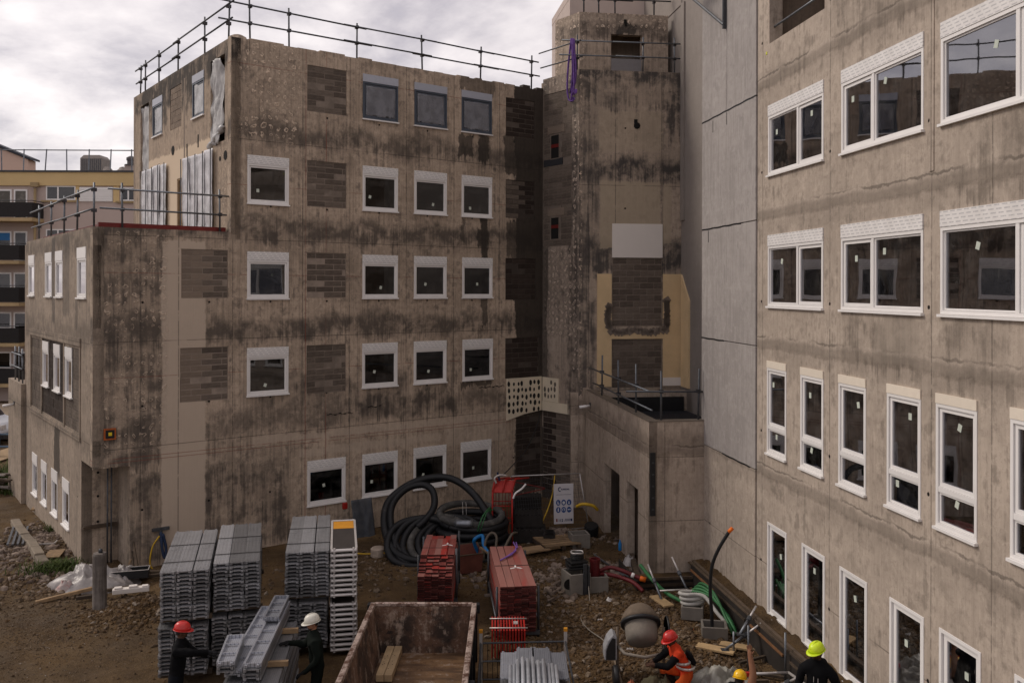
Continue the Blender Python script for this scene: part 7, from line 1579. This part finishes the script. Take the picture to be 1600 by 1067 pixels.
# 1: red helmet at the leftmost stack, faces right, reaching to the loose deck
J, up = base((0, -.05)); limbs((-.20, up.y, 1.40), (-.24, -.28, 1.34), (-.17, -.55, 1.36), (.1, -1, .0), '_r', J, 'upper'); limbs((.20, up.y, 1.40), (.22, -.26, 1.22), (.14, -.48, 1.20), (0, -1, .05), '_l', J, 'upper', .6)
J['elbow_r'] = ((-.24, -.30, 1.40), 'shoulder_r')
p1, H1 = person(T(-5.78, 15.45, G_(-5.6, 15.4), R_(98)), 'man in black jacket and red helmet reaching to a short deck beside the leftmost stack', J, RAD, {'jacket': (blk, UP), 'trousers': (navy, DN), 'boots': (boot, FT), 'gloves': (glv, HN), 'skin': (sk_d, ['head'])}, h_red, (.12, 0, .15))
mb = MB(); mb.tube([(.05 * math.cos(a) , -.155, 1.30 + .05 * math.sin(a)) for a in [k * .5 + .5 for k in range(9)]], .010, 5); link('jacket_emblem', mb, m_orange, p1, W[p1])
# 2: white helmet
J, up = base((0, -.04)); limbs((-.20, up.y, 1.40), (-.26, -.20, 1.22), (-.22, -.47, 1.30), (.05, -1, .05), '_r', J, 'upper', .2); limbs((.20, up.y, 1.40), (.27, -.02, 1.12), (.24, -.24, .93), (-.1, -1, -.4), '_l', J, 'upper', .6)
J['knee_l'] = ((.13, -.06, .48), 'hip_l'); J['ankle_l'] = ((.14, .16, .10), 'knee_l'); J['toe_l'] = ((.15, .0, .03), 'ankle_l')
person(T(-3.45, 15.95, G_(-3.4, 15.9) - .02, R_(-72)), 'bearded man in dark green clothes and white helmet with a hand on the low pile', J, RAD, {'jacket': (dkg, UP), 'trousers': (dkg, DN), 'boots': (boot, FT), 'gloves': (glv, HN), 'skin': (sk_l, ['head'])}, h_wht, (.15, 0, .1), beard=True)
# 3: crouching by the mixer
LG = {'_r': ((-.14, -.38, .42), (-.14, -.10, .10), (-.14, -.28, .04)), '_l': ((.14, -.22, .07), (.14, .22, .09), (.14, .32, .03))}
J, up = base(pel=(0, .1, .42), chest=(0, -.10, .74), legs=LG, headp=(0, -.22, 1.0)); limbs((-.19, up.y + .02, .80), (-.24, -.32, .62), (-.16, -.50, .55), (.1, -1, -.2), '_r', J, 'upper'); limbs((.19, up.y + .02, .80), (.25, -.34, .60), (.18, -.55, .62), (-.1, -1, .1), '_l', J, 'upper')
p3, H3 = person(T(3.20, 16.75, G_(3.2, 16.7), R_(-85)), 'crouching worker in red helmet and orange vest beside the concrete mixer', J, RAD, {'vest': (org, ['chest', 'upper', 'waist', 'shoulder', 'pelvis']), 'sleeves': (blk, ['elbow', 'wrist', 'neck']), 'trousers': (cm('orange_trousers', (.55, .09, .02)), ['hip', 'knee']), 'boots': (boot, FT), 'skin': (sk_d, ['head'] + HN)}, h_red, (.35, 0, .3))
for z_ in (.50, .60): mb = MB(); mb.tube([(.205 * math.cos(a), .06 - (z_ - .5) * .8 + .165 * math.sin(a), z_ + .02) for a in [k * .3 for k in range(22)]], .017, 6, squash=1.6); link('reflective_strip', mb, m_alu, p3, W[p3], smooth=True)
mb = MB(); mb.cbox((0, .16, .66), (.30, .10, .26), Matrix.Rotation(.5, 4, 'X')); link('back_pouch', mb, blk, p3, W[p3], bevel=.05)
# 4: yellow helmet with raised arm
LG = {'_r': ((-.14, -.30, .07), (-.14, .12, .09), (-.14, .24, .03)), '_l': ((.14, -.30, .07), (.14, .12, .09), (.14, .24, .03))}
J, up = base(pel=(0, .02, .32), chest=(0, -.06, .50), legs=LG, headp=(0, -.16, .72)); limbs((-.20, up.y, .58), (-.25, -.12, .90), (-.18, -.16, 1.20), (.12, -.05, 1), '_r', J, 'upper', .12); limbs((.20, up.y, .56), (.26, -.2, .45), (.18, -.38, .45), (0, -1, -.2), '_l', J, 'upper')
person(T(3.95, 15.65, G_(3.9, 15.6), R_(150)), 'kneeling worker in yellow helmet raising a bare hand at the bottom edge', J, RAD, {'shirt': (blk, ['chest', 'upper', 'waist', 'shoulder', 'neck']), 'trousers': (navy, DN), 'boots': (boot, FT), 'skin': (sk_l, ['head', 'elbow', 'wrist'] + HN)}, h_yel, (.3, 0, -.1))
# 5: neon helmet
J, up = base((0, -.03)); limbs((-.21, up.y, 1.40), (-.30, -.02, 1.13), (-.25, -.22, .95), (.1, -.8, -.4), '_r', J, 'upper', .5); limbs((.21, up.y, 1.40), (.33, .0, 1.12), (.27, -.2, .92), (-.1, -.8, -.4), '_l', J, 'upper', .5)
p5, H5 = person(T(4.98, 14.55, .06, R_(-30)), 'worker in neon yellow helmet and black hooded jacket standing by the right wall', J, RAD, {'jacket': (blk, UP), 'trousers': (navy, DN), 'boots': (boot, FT), 'gloves': (glv, HN), 'skin': (sk_d, ['head'])}, h_neo, (.2, 0, -.5), beard=True)
mb = MB(); mb.tube(catmull([(-.09, -.08, 1.47), (-.10, .05, 1.50), (0, .12, 1.50), (.10, .05, 1.50), (.09, -.08, 1.47)]), .04, 8); link('hood', mb, blk, p5, W[p5], smooth=True)
for s in (-1, 1): mb = MB(); mb.tube([(s * .03, -.135, 1.42), (s * .035, -.155, 1.22)], .005, 5); link('draw_cord', mb, m_alu, p5, W[p5])
